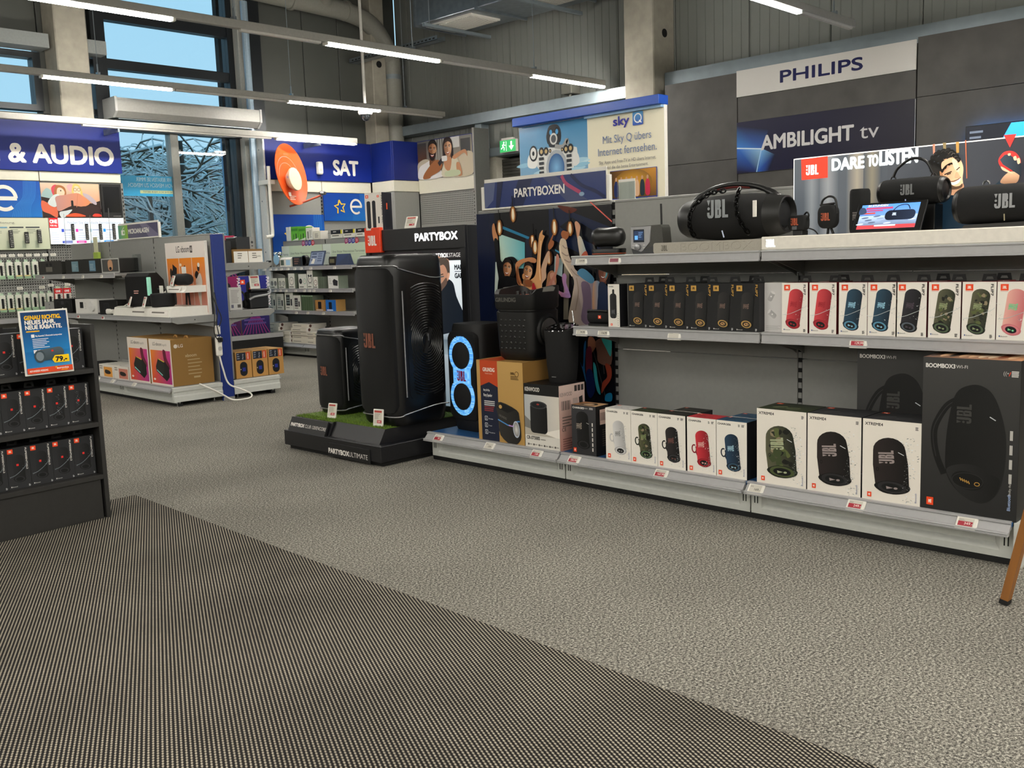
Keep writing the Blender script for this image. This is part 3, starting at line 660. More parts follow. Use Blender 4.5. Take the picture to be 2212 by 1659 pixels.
def can(a, cx, cy, w, l, rot, col, hi=None, end=None, ink=None, camo=False, loop=None, dark=None, bulge=.0, seed=1, logo='!'):
    "picture of an upright cylindrical loudspeaker: body, end cap seen at the foot, logo along its side"
    R = random.Random(seed); a.at(cx, cy, rot); r = w/2; n = 10
    hi = hi or col; dark = dark or col; end = end or col
    if loop:
        a.ring(-r*1.35, -l*.02, r*.33, l*.11, w*.09, loop, .3*PI, 2.2*PI); a.line([(-r*1.15, -l*.1), (-r*.9, -l*.22)], w*.1, loop)
    P = [(r*math.cos(PI*i/n)*(1-bulge*.3), l/2-r*.75+r*.75*math.sin(PI*i/n)) for i in range(n+1)]+[(-r*(1+bulge*.4), 0), (-r, -l/2+r*.35)]+[(-r*math.cos(PI*i/n), -l/2+r*.35-r*.5*math.sin(PI*i/n)) for i in range(1, n)]+[(r, -l/2+r*.35), (r*(1+bulge*.4), 0)]
    a.put(P, ('h', hi, dark))
    if camo:
        a.n += 1
        for k in range(26):
            x = R.uniform(-.62, .62)*r; y = R.uniform(-.4, .42)*l; s = w*R.uniform(.08, .17); m = R.randint(5, 7)
            a.put(smoothpts([(x+s*R.uniform(.4, 1.3)*math.cos(q*2*PI/m), y+s*R.uniform(.4, 1.1)*math.sin(q*2*PI/m)) for q in range(m)], 2), R.choice(CAMO), None, 0)
    a.blob([(-r*1.03, -l*.36), (-r*.4, -l*.30), (r*.4, -l*.32), (r*1.03, -l*.40), (r*.9, -l*.5), (r*.2, -l*.55), (-r*.5, -l*.52), (-r*.98, -l*.44)], dark if not camo else '#1b2016')
    a.ell(-r*.02, -l*.42, r*.86, l*.105, end, -.12, inner=dark); a.ell(-r*.02, -l*.425, r*.62, l*.075, '#0c0d0e', -.12)
    if logo == '!':
        i2 = ink or '#d8e2e6'; a.put([(-r*.36, -l*.395), (-r*.34, -l*.45), (r*.05, -l*.43)], i2); a.ell(r*.2, -l*.437, r*.12, l*.02, i2)
    elif logo: a.ell(-r*.02, -l*.425, r*.4, l*.045, logo); a.ell(-r*.1, -l*.42, r*.12, l*.018, '#0c0d0e'); a.ell(r*.18, -l*.432, r*.1, l*.016, '#0c0d0e')
    if ink: a.jbl(r*.26, l*.02, w*.46, ink, PI/2, 'l', .62)
    a.home()
def splash(a, u, v, w, h, rot, col='#9aa0a0', seed=3, n=26):
    R = random.Random(seed); a.at(u, v, rot); a.n += 1
    for k in range(n):
        x = R.gauss(0, .28)*w; y = R.uniform(-.5, .5)*h; s = R.uniform(.01, .045)*w*2; q = R.uniform(-.6, .6)
        a.put([(x-s*math.cos(q), y-s*math.sin(q)), (x+s*.25, y-s*.3), (x+s*math.cos(q), y+s*math.sin(q)*1.4), (x-s*.1, y+s*.35)], R.choice([col, '#eef2f2', '#c4c9c8']), None, 0)
    a.home()
def mini(a, u, v, h, rot=0., col='#222222'):
    "row of small approval marks and the radio standard's name"
    a.ell(u, v+h*.5, h*.42, h*.62, '#25508e' if col != '#e8e6e0' else col, rot); ca, sa = math.cos(rot), math.sin(rot)
    a.text('Bluetooth', u+h*.8*ca, v+h*.8*sa, h*.8, col, None, 0, 'l', rot)
def flip7(col, hi, dark, ink=None, camo=False, end=None, gold=False, seed=1, logoink=None):
    W, H = .1265, .2265; a = Art()
    if gold:
        a.rect(0, 0, W, H, ('v', '#1f1f20', '#131314'))
        for k in range(9):
            x = random.Random(k).uniform(.06, .94)*W; y = random.Random(k+50).uniform(.1, .9)*H; a.line([(x-.005, y), (x+.005, y+.006)], .0008, '#2e2e2e'); a.line([(x, y-.006), (x, y+.006)], .0008, '#2e2e2e')
        a.badge(W*.08, H*.84, W*.24, 0, '#c69a4a', '#1a1510'); can(a, W*.52, H*.46, W*.5, H*.72, -.06, '#1c1b1b', '#2e2c2b', '#b99556', '#6f5b52', dark='#0d0d0d', seed=seed, logo='#c79a64')
        a.text('FLIP7', W*.87, H*.97, W*.085, '#c69a4a', H*.24, .03, 'l', -PI/2)
        mini(a, W*.1, H*.035, .0055, 0, '#e8e6e0'); a.lines(W*.86, H*.06, W*.08, 3, .004, .002, '#cfcfcf')
    else:
        a.rect(0, 0, W, H, '#ece7dd'); a.badge(W*.09, H*.85, W*.23)
        a.lines(W*.09, H*.835, W*.22, 1, .003, .0012, '#d9674a', 0)
        can(a, W*.5, H*.5, W*.54, H*.76, -.13, col, hi, end or dark, ink, camo, dark=dark, seed=seed, )
        splash(a, W*.82, H*.5, W*.3, H*.5, -.3, '#8d938f', seed); a.line(smoothpts([(W*.04, H*.36), (W*.3, H*.38), (W*.62, H*.45), (W*.9, H*.52), (W*.97, H*.56)], 4, False), .0016, '#c9d0ce'); splash(a, W*.12, H*.38, W*.25, H*.12, .2, '#7d837f', seed+1, 10)
        a.text('FLIP7', W*.845, H*.96, W*.075, '#1c1a18', H*.2, .03, 'l', -PI/2)
        mini(a, W*.1, H*.055, .0055); a.lines(W*.84, H*.075, W*.09, 4, .0035, .002, '#2a2826')
    return W, H, a
Z2 = .853
# middle bay, middle shelf: six black cartons with gold print
W, H, A0 = flip7('', '', '', gold=True); yc = 3.061
first = None
for i in range(6):
    y = 2.998-i*.1298; x = 4.012-.006*i
    lab = 'black carton with gold badge on the middle shelf, %s of six' % ORD[i] if i < 5 else 'black carton with gold badge, rightmost of six, touching the plain grey carton side'
    if first is None: first = carton(lab, W, .085, H, M['blackcard'], x, y, Z2, arts=[('printed_front', A0, 'front')], tab=.12, group='black cartons with gold badges')
    else: dup(first, lab, (x, y, Z2))
for i, y in enumerate((2.985, 2.73, 2.45)):
    o = dup(first, 'black carton standing behind the gold badge cartons, %s of three back ones' % ORD[i], (4.115, y, Z2))
# white carton turned sideways
t = carton('pale grey carton showing its back with two faint speaker drawings, between black and red cartons', .095, .1, H, M['whitecard'], 4.03, 2.237, Z2)
a = Art(); W = .095; a.rect(0, 0, W, H, '#cfcdcb'); a.lines(W*.08, H*.12, W*.8, 5, .0045, .002, '#b4b2b0')
for (u, v, r) in ((.36, .72, -.5), (.42, .36, .9)):
    a.at(u*W, v*H, r); a.rrect(-W*.13, -H*.1, W*.13, H*.1, W*.1, ('h', '#b9b7b6', '#a5a3a3')); a.ell(0, H*.09, W*.125, H*.025, '#dddbd9'); a.ell(0, 0, W*.04, W*.04, '#e8e6e4'); a.home()
a.build('printed_back', t, PRINT, 'front', W)
a = Art(); a.rect(0, 0, .1, H, '#c4c0bd'); a.badge(.04, H*.86, .03); a.build('printed_side', t, PRINT, 'right', W, .1, H)
SP = [('red', '#c9323c', '#d8474c', '#8d1c28', '#a3252f', False, '#b02a34', 'red'), ('blue', '#1d3a4c', '#28485c', '#0d2230', '#8fc0d6', False, '#5f9ab8', 'dark blue'), ('black', '#17161a', '#2b2930', '#08080a', '#4a3f4a', False, '#5d6670', 'black'),
      ('camo', '#4a4f38', '#5a5a44', '#22281a', '#8f9a70', True, '#57684d', 'camouflage'), ('pink', '#e39a94', '#eab0a4', '#c86e74', '#7fcf9a', False, '#d98288', 'pink')]
for i, (k, y0, lab) in enumerate(((0, 2.197, 'white carton with red speaker picture, left of the red pair, on the middle shelf'), (0, 2.052, 'white carton with red speaker picture, right of the red pair, on the middle shelf'),
      (1, 1.914, 'white carton with dark blue speaker picture, left of the blue pair'), (1, 1.785, 'white carton with dark blue speaker picture, right of the blue pair'), (2, 1.664, 'white carton with black speaker picture between the blue and camouflage cartons'),
      (3, 1.530, 'white carton with camouflage speaker picture, left of the camouflage pair on the middle shelf'), (3, 1.398, 'white carton with camouflage speaker picture, right of the camouflage pair on the middle shelf'), (4, 1.268, 'white carton with pink speaker picture at the right end of the middle shelf'))):
    s = SP[k]; W, H, a = flip7(s[1], s[2], s[3], s[4], s[5], s[6], seed=i+2)
    if i == 0: y0 = 2.187
    carton(lab, W-.003, .085, H, mat('carton_side_red', '#7a1720', .5), 4.012, y0-W/2+.001, Z2, arts=[('printed_front', a, 'front')], tab=.1+.06*(i % 3), group='white cartons with coloured speaker pictures')
for i, (y, k) in enumerate(((2.0, 0), (1.56, 3), (1.32, 4))):
    s = SP[k]; W, H, a = flip7(s[1], s[2], s[3], s[4], s[5], s[6], seed=i+30)
    carton(['white carton hidden behind the red pair, only its black hang tab showing', 'white carton hidden behind the camouflage cartons, its hang tab showing', 'white carton hidden behind the pink one, its hang tab showing'][i], W-.003, .085, H, mat('carton_side_red', '#7a1720'), 4.115, y, Z2, arts=[('printed_front', a, 'front')], tab=.15, group='white cartons with coloured speaker pictures')
# tuner carton and the small speaker beside it
W, H = .076, .224; a = Art(); a.rect(0, 0, W, H, '#e9e4da'); a.text('TUNER3', W*.07, H*.93, .006, '#222222', None, .03); a.rrect(W*.16, H*.2, W*.74, H*.78, W*.2, ('h', '#2a2a2b', '#0e0e0f')); a.rrect(W*.38, H*.76, W*.56, H*.88, W*.06, '#1b1b1b')
a.jbl(W*.58, H*.3, W*.3, '#5b5b5e', PI/2, 'l', .8); splash(a, W*.76, H*.45, W*.3, H*.6, 0, '#b9bcbb', 9, 30); a.badge(W*.2, H*.03, W*.17, PI/2 if 0 else 0); a.lines(W*.85, H*.3, W*.06, 6, .012, .005, '#8d8a84')
carton('slim white carton with black radio speaker picture left of the gold badge cartons', W, .07, H, M['blackcard'], 4.012, 3.155, Z2, arts=[('printed_front', a, 'front')], name='radio_carton')
t = thing('radio_speaker', 'small black speaker with red badge at the left end of the middle shelf', 'speaker', (4.02, 3.285, Z2), RZ)
b = MB(); b.loft([[(x, y+.045, .012+z) for y, z in rrect(.07*k, .072*k, .03*k, 4, 0, .036)] for x, k in ((-.075, .8), (-.068, 1), (.068, 1), (.075, .8))]); b.build('speaker_body', M['fabric'], t, 50)
b = MB(); b.tube([(-.066, .012, .07), (-.062, .012, .082), (.02, .012, .082), (.068, .012, .08), (.07, .03, .07)], .006, 8); b.build('carry_handle', M['black'], t, 50)
b = MB(); b.box(-.07, .07, .015, .075, 0, .013, .003); b.build('speaker_base', M['black'], t)
a = Art(); a.badge(.008, .04, .02); a.build('brand_badge', t, PRINT, 'front', 0, off=-.0085)
# ---------------------------------------------------------------- base deck cartons
ZD = .178; XF = 3.846
def charge6(col, hi, dark, ink, camo=False, end=None, seed=1, loop=None):
    W, H = .1635, .272; a = Art(); a.rect(0, 0, W, H, '#ebe6dc'); a.text('CHARGE6', W*.06, H*.925, .0082, '#222020', W*.42, .05)
    a.lines(W*.72, H*.945, W*.06, 3, .004, .0025, '#4a4846'); a.lines(W*.83, H*.945, W*.1, 3, .004, .0025, '#4a4846')
    can(a, W*.54, H*.47, W*.44, H*.62, .1, col, hi, end or dark, ink, camo, loop or dark, dark, seed=seed)
    splash(a, W*.76, H*.42, W*.24, H*.6, .1, '#6d7371', seed, 90); splash(a, W*.6, H*.13, W*.3, H*.12, 0, '#b9bcba', seed+4, 14)
    a.badge(W*.2, H*.05, W*.13, PI/2, '#ef4a1c'); a.text('Bluetooth', W*.93, H*.07, .006, '#35548c', None, 0, 'l', PI/2)
    return W, H, a
def topart(W, D, cols):
    a = Art(); a.rect(0, 0, W, D, ('v', cols[0], cols[1])); a.ell(W*.6, D*.35, W*.14, D*.1, cols[2], .3); a.ell(W*.6, D*.34, W*.09, D*.06, cols[0], .3); a.line([(W*.2, D*.3), (W*.42, D*.5)], W*.1, cols[2]); a.badge(W*.06, D*.78, W*.12)
    return a
CH = [('white', 3.014, '#c9c8c6', '#d8d7d5', '#a9a8a7', '#8d8c8b', False, '#d4d3d2', ('#dedcd8', '#c9c7c4', '#b2b0ae'), 'grey and white'), ('camo', 2.852, '#4a4f38', '#59593f', '#20251a', '#7d8a5c', True, '#56724e', ('#39412a', '#252b1c', '#566044'), 'camouflage'),
      ('black', 2.687, '#1c191a', '#302c2c', '#0a0909', '#6e4a44', False, '#3a3a3c', ('#262622', '#191916', '#46463f'), 'black'), ('red', 2.514, '#b81f2b', '#cf3540', '#7d121c', '#e0a8a0', False, '#a31a26', ('#c9353f', '#b52732', '#8d1620'), 'red'), ('blue', 2.353, '#1b3046', '#28425a', '#0c1b2b', '#9fc4d4', False, '#3a5a70', ('#2f5877', '#20435f', '#0f2a42'), 'dark blue')]
for i, (nm, yc, col, hi, dk, ink, cm, en, top, word) in enumerate(CH):
    W, H, a = charge6(col, hi, dk, ink, cm, en, i+3, '#c4c2c0' if nm == 'white' else None)
    side = M['whitecard'] if nm == 'white' else M['blackcard']
    carton('white carton with %s speaker and loop strap picture on the base deck' % word, W-.002, .11, H, side, XF, yc, ZD, arts=[('printed_front', a, 'front'), ('printed_top', topart(W, .11, top), 'top')], group='white cartons on the middle base deck')
    if nm in ('black', 'blue'):
        W, H, a = charge6(col, hi, dk, ink, cm, en, i+13)
        carton('second %s topped white carton directly behind the front one on the base deck' % word, W-.002, .11, H, side, XF+.118, yc-.01, ZD, arts=[('printed_front', a, 'front'), ('printed_top', topart(W, .11, top), 'top')], group='white cartons on the middle base deck')
# black carton with a dark speaker left of the white row
W, D, H = .166, .11, .268; a = Art(); a.rect(0, 0, W, H, ('v', '#2c2c2e', '#38383b')); a.text('CHARGE5', W*.05, H*.93, .009, '#f2efe8', W*.48, .03); a.text('WI-FI', W*.55, H*.935, .006, '#d9d6cf'); a.lines(W*.74, H*.955, W*.16, 2, .006, .003, '#cfccc6', .1)
can(a, W*.46, H*.52, W*.5, H*.72, .05, '#121213', '#1d1d1e', '#2b2b2c', None, dark='#070707', logo=None); a.jbl(W*.42, H*.52, W*.22, '#8d8378', PI/2, 'l', .7); a.line([(W*.62, H*.66), (W*.72, H*.64)], .002, '#e9e6df')
for k in range(6): a.rect(W*.84, H*(.1+.1*k), W*.885, H*(.1+.1*k)+H*.07, '#d9d6cf')
a.badge(W*.19, H*.05, W*.14, PI/2); s = Art(); s.rect(0, 0, D, H, '#121011'); s.rect(D*.35, H*.62, D*.95, H*.92, '#d8b9ac'); [s.rect(D*(.4+.05*k), H*.7, D*(.4+.05*k)+D*.02, H*.86, '#3a3230') for k in range(9)]; s.lines(D*.5, H*.5, D*.4, 8, .012, .005, '#5a5048')
tp = Art(); tp.rect(0, 0, W, D, ('h', '#8d5a2a', '#d9b084')); tp.blob([(W*.2, D*.2), (W*.5, D*.1), (W*.85, D*.4), (W*.6, D*.8), (W*.3, D*.6)], '#33261c'); tp.blob([(W*.35, D*.3), (W*.6, D*.25), (W*.7, D*.5), (W*.5, D*.6)], '#e0c3a0')
carton('black carton with dark speaker picture between radio box and white cartons', W-.004, D, H, M['blackcard'], XF+.01, 3.253, ZD, arts=[('printed_front', a, 'front'), ('printed_side', s, 'right'), ('printed_top', tp, 'top')])
# large white cartons
def xtreme(col, hi, dk, ink, camo, end, seed, ac='#d8d6d2'):
    W, H = .2415, .346; a = Art(); a.rect(0, 0, W, H, '#ebe5da'); a.text('XTREME4', W*.04, H*.925, .0115, '#201e1e', W*.31, .03); a.lines(W*.9, H*.94, W*.05, 3, .005, .003, '#4a4846')
    splash(a, W*.8, H*.42, W*.26, H*.8, .06, '#77807c', seed, 120)
    can(a, W*.49, H*.47, W*.58, H*.65, .1, col, hi, end, ink, camo, None, dk, .12, seed); a.line([(W*.62, H*.63), (W*.72, H*.6)], .0025, '#e9edef')
    a.ring(W*.27, H*.4, W*.02, W*.03, W*.012, dk); splash(a, W*.78, H*.3, W*.12, H*.45, 0, '#9aa09d', seed+7, 60)
    a.badge(W*.17, H*.05, W*.085, PI/2); a.text('Bluetooth', W*.945, H*.05, .007, '#35548c', None, 0, 'l', PI/2)
    return W, H, a
for i, (yc, c, lab) in enumerate(((2.099, ('#4a4d38', '#5a5a44', '#1b2016', '#a9b08d', True, '#4f5a34'), 'big white carton with camouflage barrel speaker picture on the right base deck'), (1.852, ('#16100f', '#2a2221', '#080606', '#9a8e8c', False, '#2b2a2b'), 'big white carton with black barrel speaker picture, beside the camouflage one'), (1.604, ('#16100f', '#2a2221', '#080606', '#9a8e8c', False, '#2b2a2b'), 'big white carton with black barrel speaker picture, beside the tall black carton'))):
    W, H, a = xtreme(c[0], c[1], c[2], c[3], c[4], c[5], i+21)
    carton(lab, W-.002, .19, H, M['blackcard'], XF, yc, ZD, arts=[('printed_front', a, 'front'), ('printed_top', topart(W, .19, ('#39412a', '#1f2418', '#6a7252') if i == 0 else ('#343436', '#222223', '#4c4c4e')), 'top')], group='big white cartons on the right base deck')
def boombox(label, x, y, W=.358, H=.615, D=.29):
    a = Art(); a.rect(0, 0, W, H, ('v', '#232323', '#3d3d3c')); a.text('BOOMBOX3', W*.03, H*.935, .0155, '#eceae4', W*.31, .03); a.text('WI-FI', W*.35, H*.937, .0125, '#d2d0cb', W*.12)
    a.text('((•', W*.83, H*.91, .014, '#c9c7c2'); a.line([(W*.885, H*.905), (W*.9, H*.93)], .003, '#e0452a'); a.lines(W*.91, H*.93, W*.07, 4, .006, .004, '#d9d7d2', .2)
    # handle, body, foot and end cap of the pictured speaker
    a.line(smoothpts([(W*.38, H*.74), (W*.26, H*.69), (W*.15, H*.57), (W*.135, H*.47), (W*.17, H*.36), (W*.25, H*.25)], 5, False), .025, '#0b0b0b'); a.line(smoothpts([(W*.36, H*.735), (W*.25, H*.68), (W*.14, H*.565), (W*.125, H*.47), (W*.16, H*.36)], 5, False), .003, '#2c2c2c')
    a.blob([(W*.36, H*.78), (W*.5, H*.835), (W*.64, H*.83), (W*.76, H*.76), (W*.86, H*.58), (W*.88, H*.4), (W*.84, H*.22), (W*.76, H*.13), (W*.62, H*.09), (W*.42, H*.14), (W*.28, H*.25), (W*.26, H*.42), (W*.29, H*.62)], ('h', '#0a0a0a', '#191919'), 5)
    a.blob([(W*.3, H*.3), (W*.45, H*.33), (W*.6, H*.325), (W*.7, H*.29), (W*.83, H*.25), (W*.76, H*.13), (W*.62, H*.092), (W*.42, H*.142), (W*.285, H*.255)], ('h', '#242424', '#0d0d0d'), 5)
    a.ell(W*.5, H*.225, W*.17, H*.058, '#080808', -.18); a.ring(W*.5, H*.225, W*.16, H*.05, .0025, '#2a2a2a')
    for k in range(5): a.line([(W*(.42+.022*k), H*(.24-.004*k)), (W*(.435+.022*k), H*(.222-.004*k))], .0035, '#c89a4a')
    a.ring(W*.6, H*.21, W*.026, H*.011, .0025, '#c89a4a'); a.line([(W*.71, H*.645), (W*.77, H*.625)], .0035, '#d5d9dc')
    a.jbl(W*.525, H*.59, .055, '#3c3c3a', PI/2, 'l', 1.0)
    a.badge(W*.145, H*.035, W*.088, PI/2)
    for k in range(4): a.rect(W*.915, H*(.24+.09*k), W*.945, H*(.24+.09*k)+H*.06, '#b9b7b2')
    a.text('Bluetooth', W*.94, H*.07, .011, '#9fb4d9', None, .02, 'l', PI/2); a.text('Dolby Atmos', W*.94, H*.165, .008, '#c9c7c2', None, 0, 'l', PI/2)
    tp = Art(); tp.rect(0, 0, W, D, ('h', '#6f4a33', '#c08a62'))
    for k in range(9): tp.blob([(W*(.1*k+.05+.05*math.cos(q)), D*(.5+.4*math.sin(q*1.0))) for q in (0, 1.2, 2.5, 3.7, 5)], random.Random(k).choice(['#2a1f1a', '#d9b08a', '#8d4a2c', '#47352a', '#e2c9ac']))
    s = Art(); s.rect(0, 0, D, H, '#1c1b1a')
    return carton(label, W, D, H, M['blackcard'], x, y, ZD, arts=[('printed_front', a, 'front'), ('printed_top', tp, 'top'), ('printed_side', s, 'right')], group='tall black cartons on the right base deck', bev=.003)
boombox('tall black carton with huge dark speaker picture at the near end of the base deck', XF, 1.302)
boombox('tall black carton standing behind the big white cartons, partly hidden', 4.04, 1.66)
# ---- speaker boxes on the left bay deck
KC = mat('kraft_box_dark', '#8a6734', .75)
W, D, H = .37, .30, .472; a = Art(); a.rect(0, 0, W, H, ('v', '#b58e4e', '#c39c5c')); a.rect(W*.075, 0, W*.46, H, '#1b2136'); a.poly([(W*.075, H), (W*.46, H), (W*.46, H*.68), (W*.27, H*.735), (W*.075, H*.68)], '#c2471f')
a.text('GRUNDIG', W*.14, H*.865, .021, '#f3e9dd', W*.26, .03); a.text('Founded in Germany', W*.19, H*.832, .008, '#e8c9b4', W*.16)
a.text('Party Hit Max', W*.14, H*.62, .013, '#e6e4e0', W*.14, .01); a.text('Party Speaker', W*.14, H*.555, .016, '#e6e4e0', W*.19, .015); a.lines(W*.15, H*.49, W*.24, 3, .011, .006, '#c9c7c6', .1); a.lines(W*.15, H*.42, W*.22, 3, .011, .006, '#8d3a3a', .1)
for k in range(3):
    v = H*(.255-.085*k); a.rrect(W*.15, v, W*.215, v+H*.055, .004, '#c9cbd0'); a.rrect(W*.157, v+.0035, W*.208, v+H*.055-.0035, .003, '#1b2136'); a.line([(W*.18, v+.006), (W*.18, v+.018)], .004, '#e6e6e6'); a.text(['Wireless', 'Travel', 'Microphone'][k], W*.235, v+.008, .007, '#d5d6da')
a.text('100%', W*.75, H*.85, .014, '#5b4320', W*.08, .02); a.ring(W*.88, H*.86, .014, .014, .003, '#5b4320'); a.lines(W*.75, H*.825, W*.17, 3, .008, .004, '#6d5228', .2)
a.at(W*.66, H*.27); s_ = W
a.blob([(-s_*.24, s_*.22), (-s_*.14, s_*.3), (s_*.2, s_*.2), (s_*.25, s_*.08), (s_*.27, -s_*.08), (s_*.26, -s_*.26), (s_*.08, -s_*.36), (-s_*.17, -s_*.22), (-s_*.19, 0)], ('h', '#35332f', '#1c1b1a'), 3); a.poly([(-s_*.23, s_*.21), (-s_*.14, s_*.29), (s_*.18, s_*.2), (0, s_*.14)], '#141414'); a.ell(-s_*.15, s_*.225, s_*.035, s_*.03, '#c39c5c')
a.line([(-s_*.21, s_*.02), (0, -s_*.05), (s_*.1, -s_*.06), (s_*.18, s_*.02), (s_*.26, s_*.03)], .007, '#4f8fd0'); a.line([(s_*.02, -s_*.05), (s_*.1, -s_*.06), (s_*.18, s_*.02)], .007, '#c79adf'); a.ell(s_*.18, -s_*.1, s_*.07, s_*.13, '#b9c4d4', .1, inner='#f4f4f4'); a.ell(s_*.18, -s_*.1, s_*.056, s_*.11, '#8a8785', .1, inner='#dcdad6'); a.text('GRUNDIG', -s_*.19, s_*.08, .012, '#6d6a64', s_*.17, .02, 'l', -.3); a.home()
s = Art(); s.rect(0, 0, D, H, '#8f6b38')
tp = Art(); tp.rect(0, 0, W, D, '#b08a50'); tp.rect(W*.075, 0, W*.46, D, '#b8471f')
carton('kraft party speaker box with orange and navy band and a speaker standing on it', W, D, H, M['kraft'], 3.852, 3.867, ZD, arts=[('printed_front', a, 'front'), ('printed_side', s, 'right'), ('printed_top', tp, 'top')], name='party_speaker_box')
# ---- party speaker with carry frame, standing on the kraft box
t = thing('party_speaker', 'black party speaker with carry handles standing on the kraft box', 'speaker', (3.90, 3.80, ZD+H+.001), RZ+.06)
CH_ = mat('charcoal_body', '#0c0c0c', .45, 0, .06)
b = MB(); b.loft([[(x, y, z) for x, y in rrect(w_, d_, .05*k, 5, 0, .14)] for z, w_, d_, k in ((0, .23, .22, 1), (.02, .262, .255, 1.1), (.06, .272, .265, 1.1), (.275, .285, .28, 1.1), (.282, .27, .265, 1.1), (.29, .27, .265, 1.1))]); b.build('cabinet', CH_, t, 40)
b = MB()       # collar with raised sides and openings
O = lambda k, z: [(x, y, z) for x, y in rrect(.292*k, .286*k, .055, 5, 0, .14)]
b.loft([O(.97, .29), O(1, .3), O(1.02, .375)], True, False); rim = []
for x, y in rrect(.292*1.02, .286*1.02, .055, 5, 0, .14): rim.append((x, y, .375+.045*max(0, min(1, (abs(x)-.07)/.05))*max(0, 1-((y-.17)/.15)**4)))
inn = [(p[0]*.86, (p[1]-.14)*.86+.14, p[2]) for p in rim]; flo = [(p[0]*.98, (p[1]-.14)*.98+.14, .36) for p in inn]
b.loft([O(1.02, .375), rim, inn, flo], False, True); b.build('collar', CH_, t, 50)
b = MB(); b.box(-.11, .11, .05, .24, .36, .366, .002); b.build('control_panel', mat('salmon_panel', '#d4705a', .5), t)
for x, y in ((-.03, .1), (.01, .1), (.05, .12), (.08, .17)):
    b = MB(); b.lathe([(.013, 0), (.012, .022), (.004, .024)], 12, (x, y, .366)); b.build('control_knob', M['black'], t, 40)
for s_ in (1, -1):
    b = MB(); b.lathe([(.098, 0), (.092, .016), (.078, .018), (.076, .006), (.0, .004)], 28, (s_*.138, .15, .165), 'x') if s_ > 0 else b.lathe([(.098, 0), (.092, -.016), (.078, -.018), (.076, -.006), (.0, -.004)], 28, (-.138, .15, .165), 'x')
    r_ = b.build('side_woofer_ring', M['blackm'], t, 40)
    b = MB(); b.lathe([(.073, s_*.008), (.07, s_*.014), (.0, s_*.018)], 28, (s_*.138, .15, .165), 'x'); b.build('passive_disc', mat('brushed_disc', '#8f8b86', .35, .9, .1, 30), t, 40)
b = MB()
for i in range(6):
    for j in range(6):
        b.lathe([(.008, 0), (.006, -.002), (.0, -.003)], 8, (-.085+i*.034+(j % 2)*.006, .003, .07+j*.032), 'y')
o = b.build('front_studs', mat('stud_black', '#191918', .4), t, 40); o['kind'] = 'stuff'
a = Art(); a.text('GRUNDIG', .032, .335, .022, '#56544f', .15, .04); a.build('brand_lettering', t, PRINT, 'front', .285, off=.006)
b = MB()
for s_ in (-1, 1): b.prism([(.1, .385), (.2, .385), (.215, .405), (.19, .413), (.11, .41)], s_*.149, s_*.151, 'x')
o = b.build('handle_opening', mat('grip_grey', '#77756f', .4), t); o['kind'] = 'stuff'
# ---- black and white radio box, compact radio on top
W, D, H = .258, .215, .36; a = Art(); a.rect(0, 0, W, H, ('v', '#d8d4cc', '#c3bdb2')); a.rect(0, H*.83, W, H, '#151515'); a.text('KENWOOD', W*.03, H*.885, .022, '#ece9e2', W*.42, .01); a.rect(0, H*.2, W, H*.83, ('h', '#b4b8ba', '#d9d2c6')); a.poly([(0, H*.2), (0, H*.5), (W*.3, H*.36), (W*.6, H*.2)], '#7d7c78'); a.rect(0, 0, W, H*.2, '#dcd8cf'); a.poly([(W*.55, H*.26), (W, H*.34), (W, H*.2), (W*.3, H*.2)], '#efe9df'); a.poly([(W*.0, H*.32), (W*.9, H*.2), (0, H*.2)], '#b7b0a3')
a.rrect(W*.17, H*.24, W*.66, H*.7, W*.09, ('h', '#252526', '#0c0c0d')); a.ell(W*.415, H*.68, W*.245, H*.06, '#3f4042', 0); a.ell(W*.415, H*.68, W*.2, H*.045, '#1e2023'); a.ell(W*.4, H*.69, W*.04, H*.013, '#a03a34'); a.ell(W*.5, H*.665, W*.02, H*.012, '#0c0c0d')
a.text('CR-ST500S', W*.05, H*.135, .018, '#2c2a28', W*.38, .03); a.lines(W*.46, H*.14, W*.14, 1, .01, .005, '#8d8a84', 0)
for k in range(6): a.ell(W*(.1+.155*k), H*.055, .006, .006, '#55524e'); a.rect(W*(.13+.155*k), H*.05, W*(.2+.155*k), H*.062, '#8d8a84')
s = Art(); s.rect(0, 0, D, H, ('v', '#c98f80', '#dcc5bb')); s.text('KENWOOD', D*.04, H*.83, .02, '#6b625e', D*.46)
for k in range(3): s.rect(D*(.6+.13*k), H*.88, D*(.7+.13*k), H*.97, '#3a3432')
for k in range(11): s.rect(D*(.08+.032*k), H*.62, D*(.08+.032*k)+D*(.01+.006*(k % 3)), H*.76, '#4a4340')
s.rect(D*.52, H*.6, D*.72, H*.78, '#bda79d'); s.poly([(D*.78, H*.64), (D*.92, H*.66), (D*.9, H*.8), (D*.76, H*.78)], '#2f2a29'); s.lines(D*.1, H*.5, D*.4, 4, .016, .007, '#7d6a63'); s.text('CE', D*.08, H*.3, .02, '#4a4340', None, .01); s.lines(D*.1, H*.17, D*.5, 5, .013, .006, '#94635a')
tp = Art(); tp.rect(0, 0, W, D, '#111112'); tp.line([(0, D*.5), (W, D*.5)], .003, '#3a3a3a')
carton('black topped radio box with a compact black radio picture, next to the kraft box', W, D, H, M['blackcard'], 3.85, 3.545, ZD, arts=[('printed_front', a, 'front'), ('printed_side', s, 'right'), ('printed_top', tp, 'top')], name='radio_box')
t = thing('compact_radio', 'tall black oval radio with antenna standing on the radio box', 'radio', (3.93, 3.52, ZD+H+.001), RZ+.1)
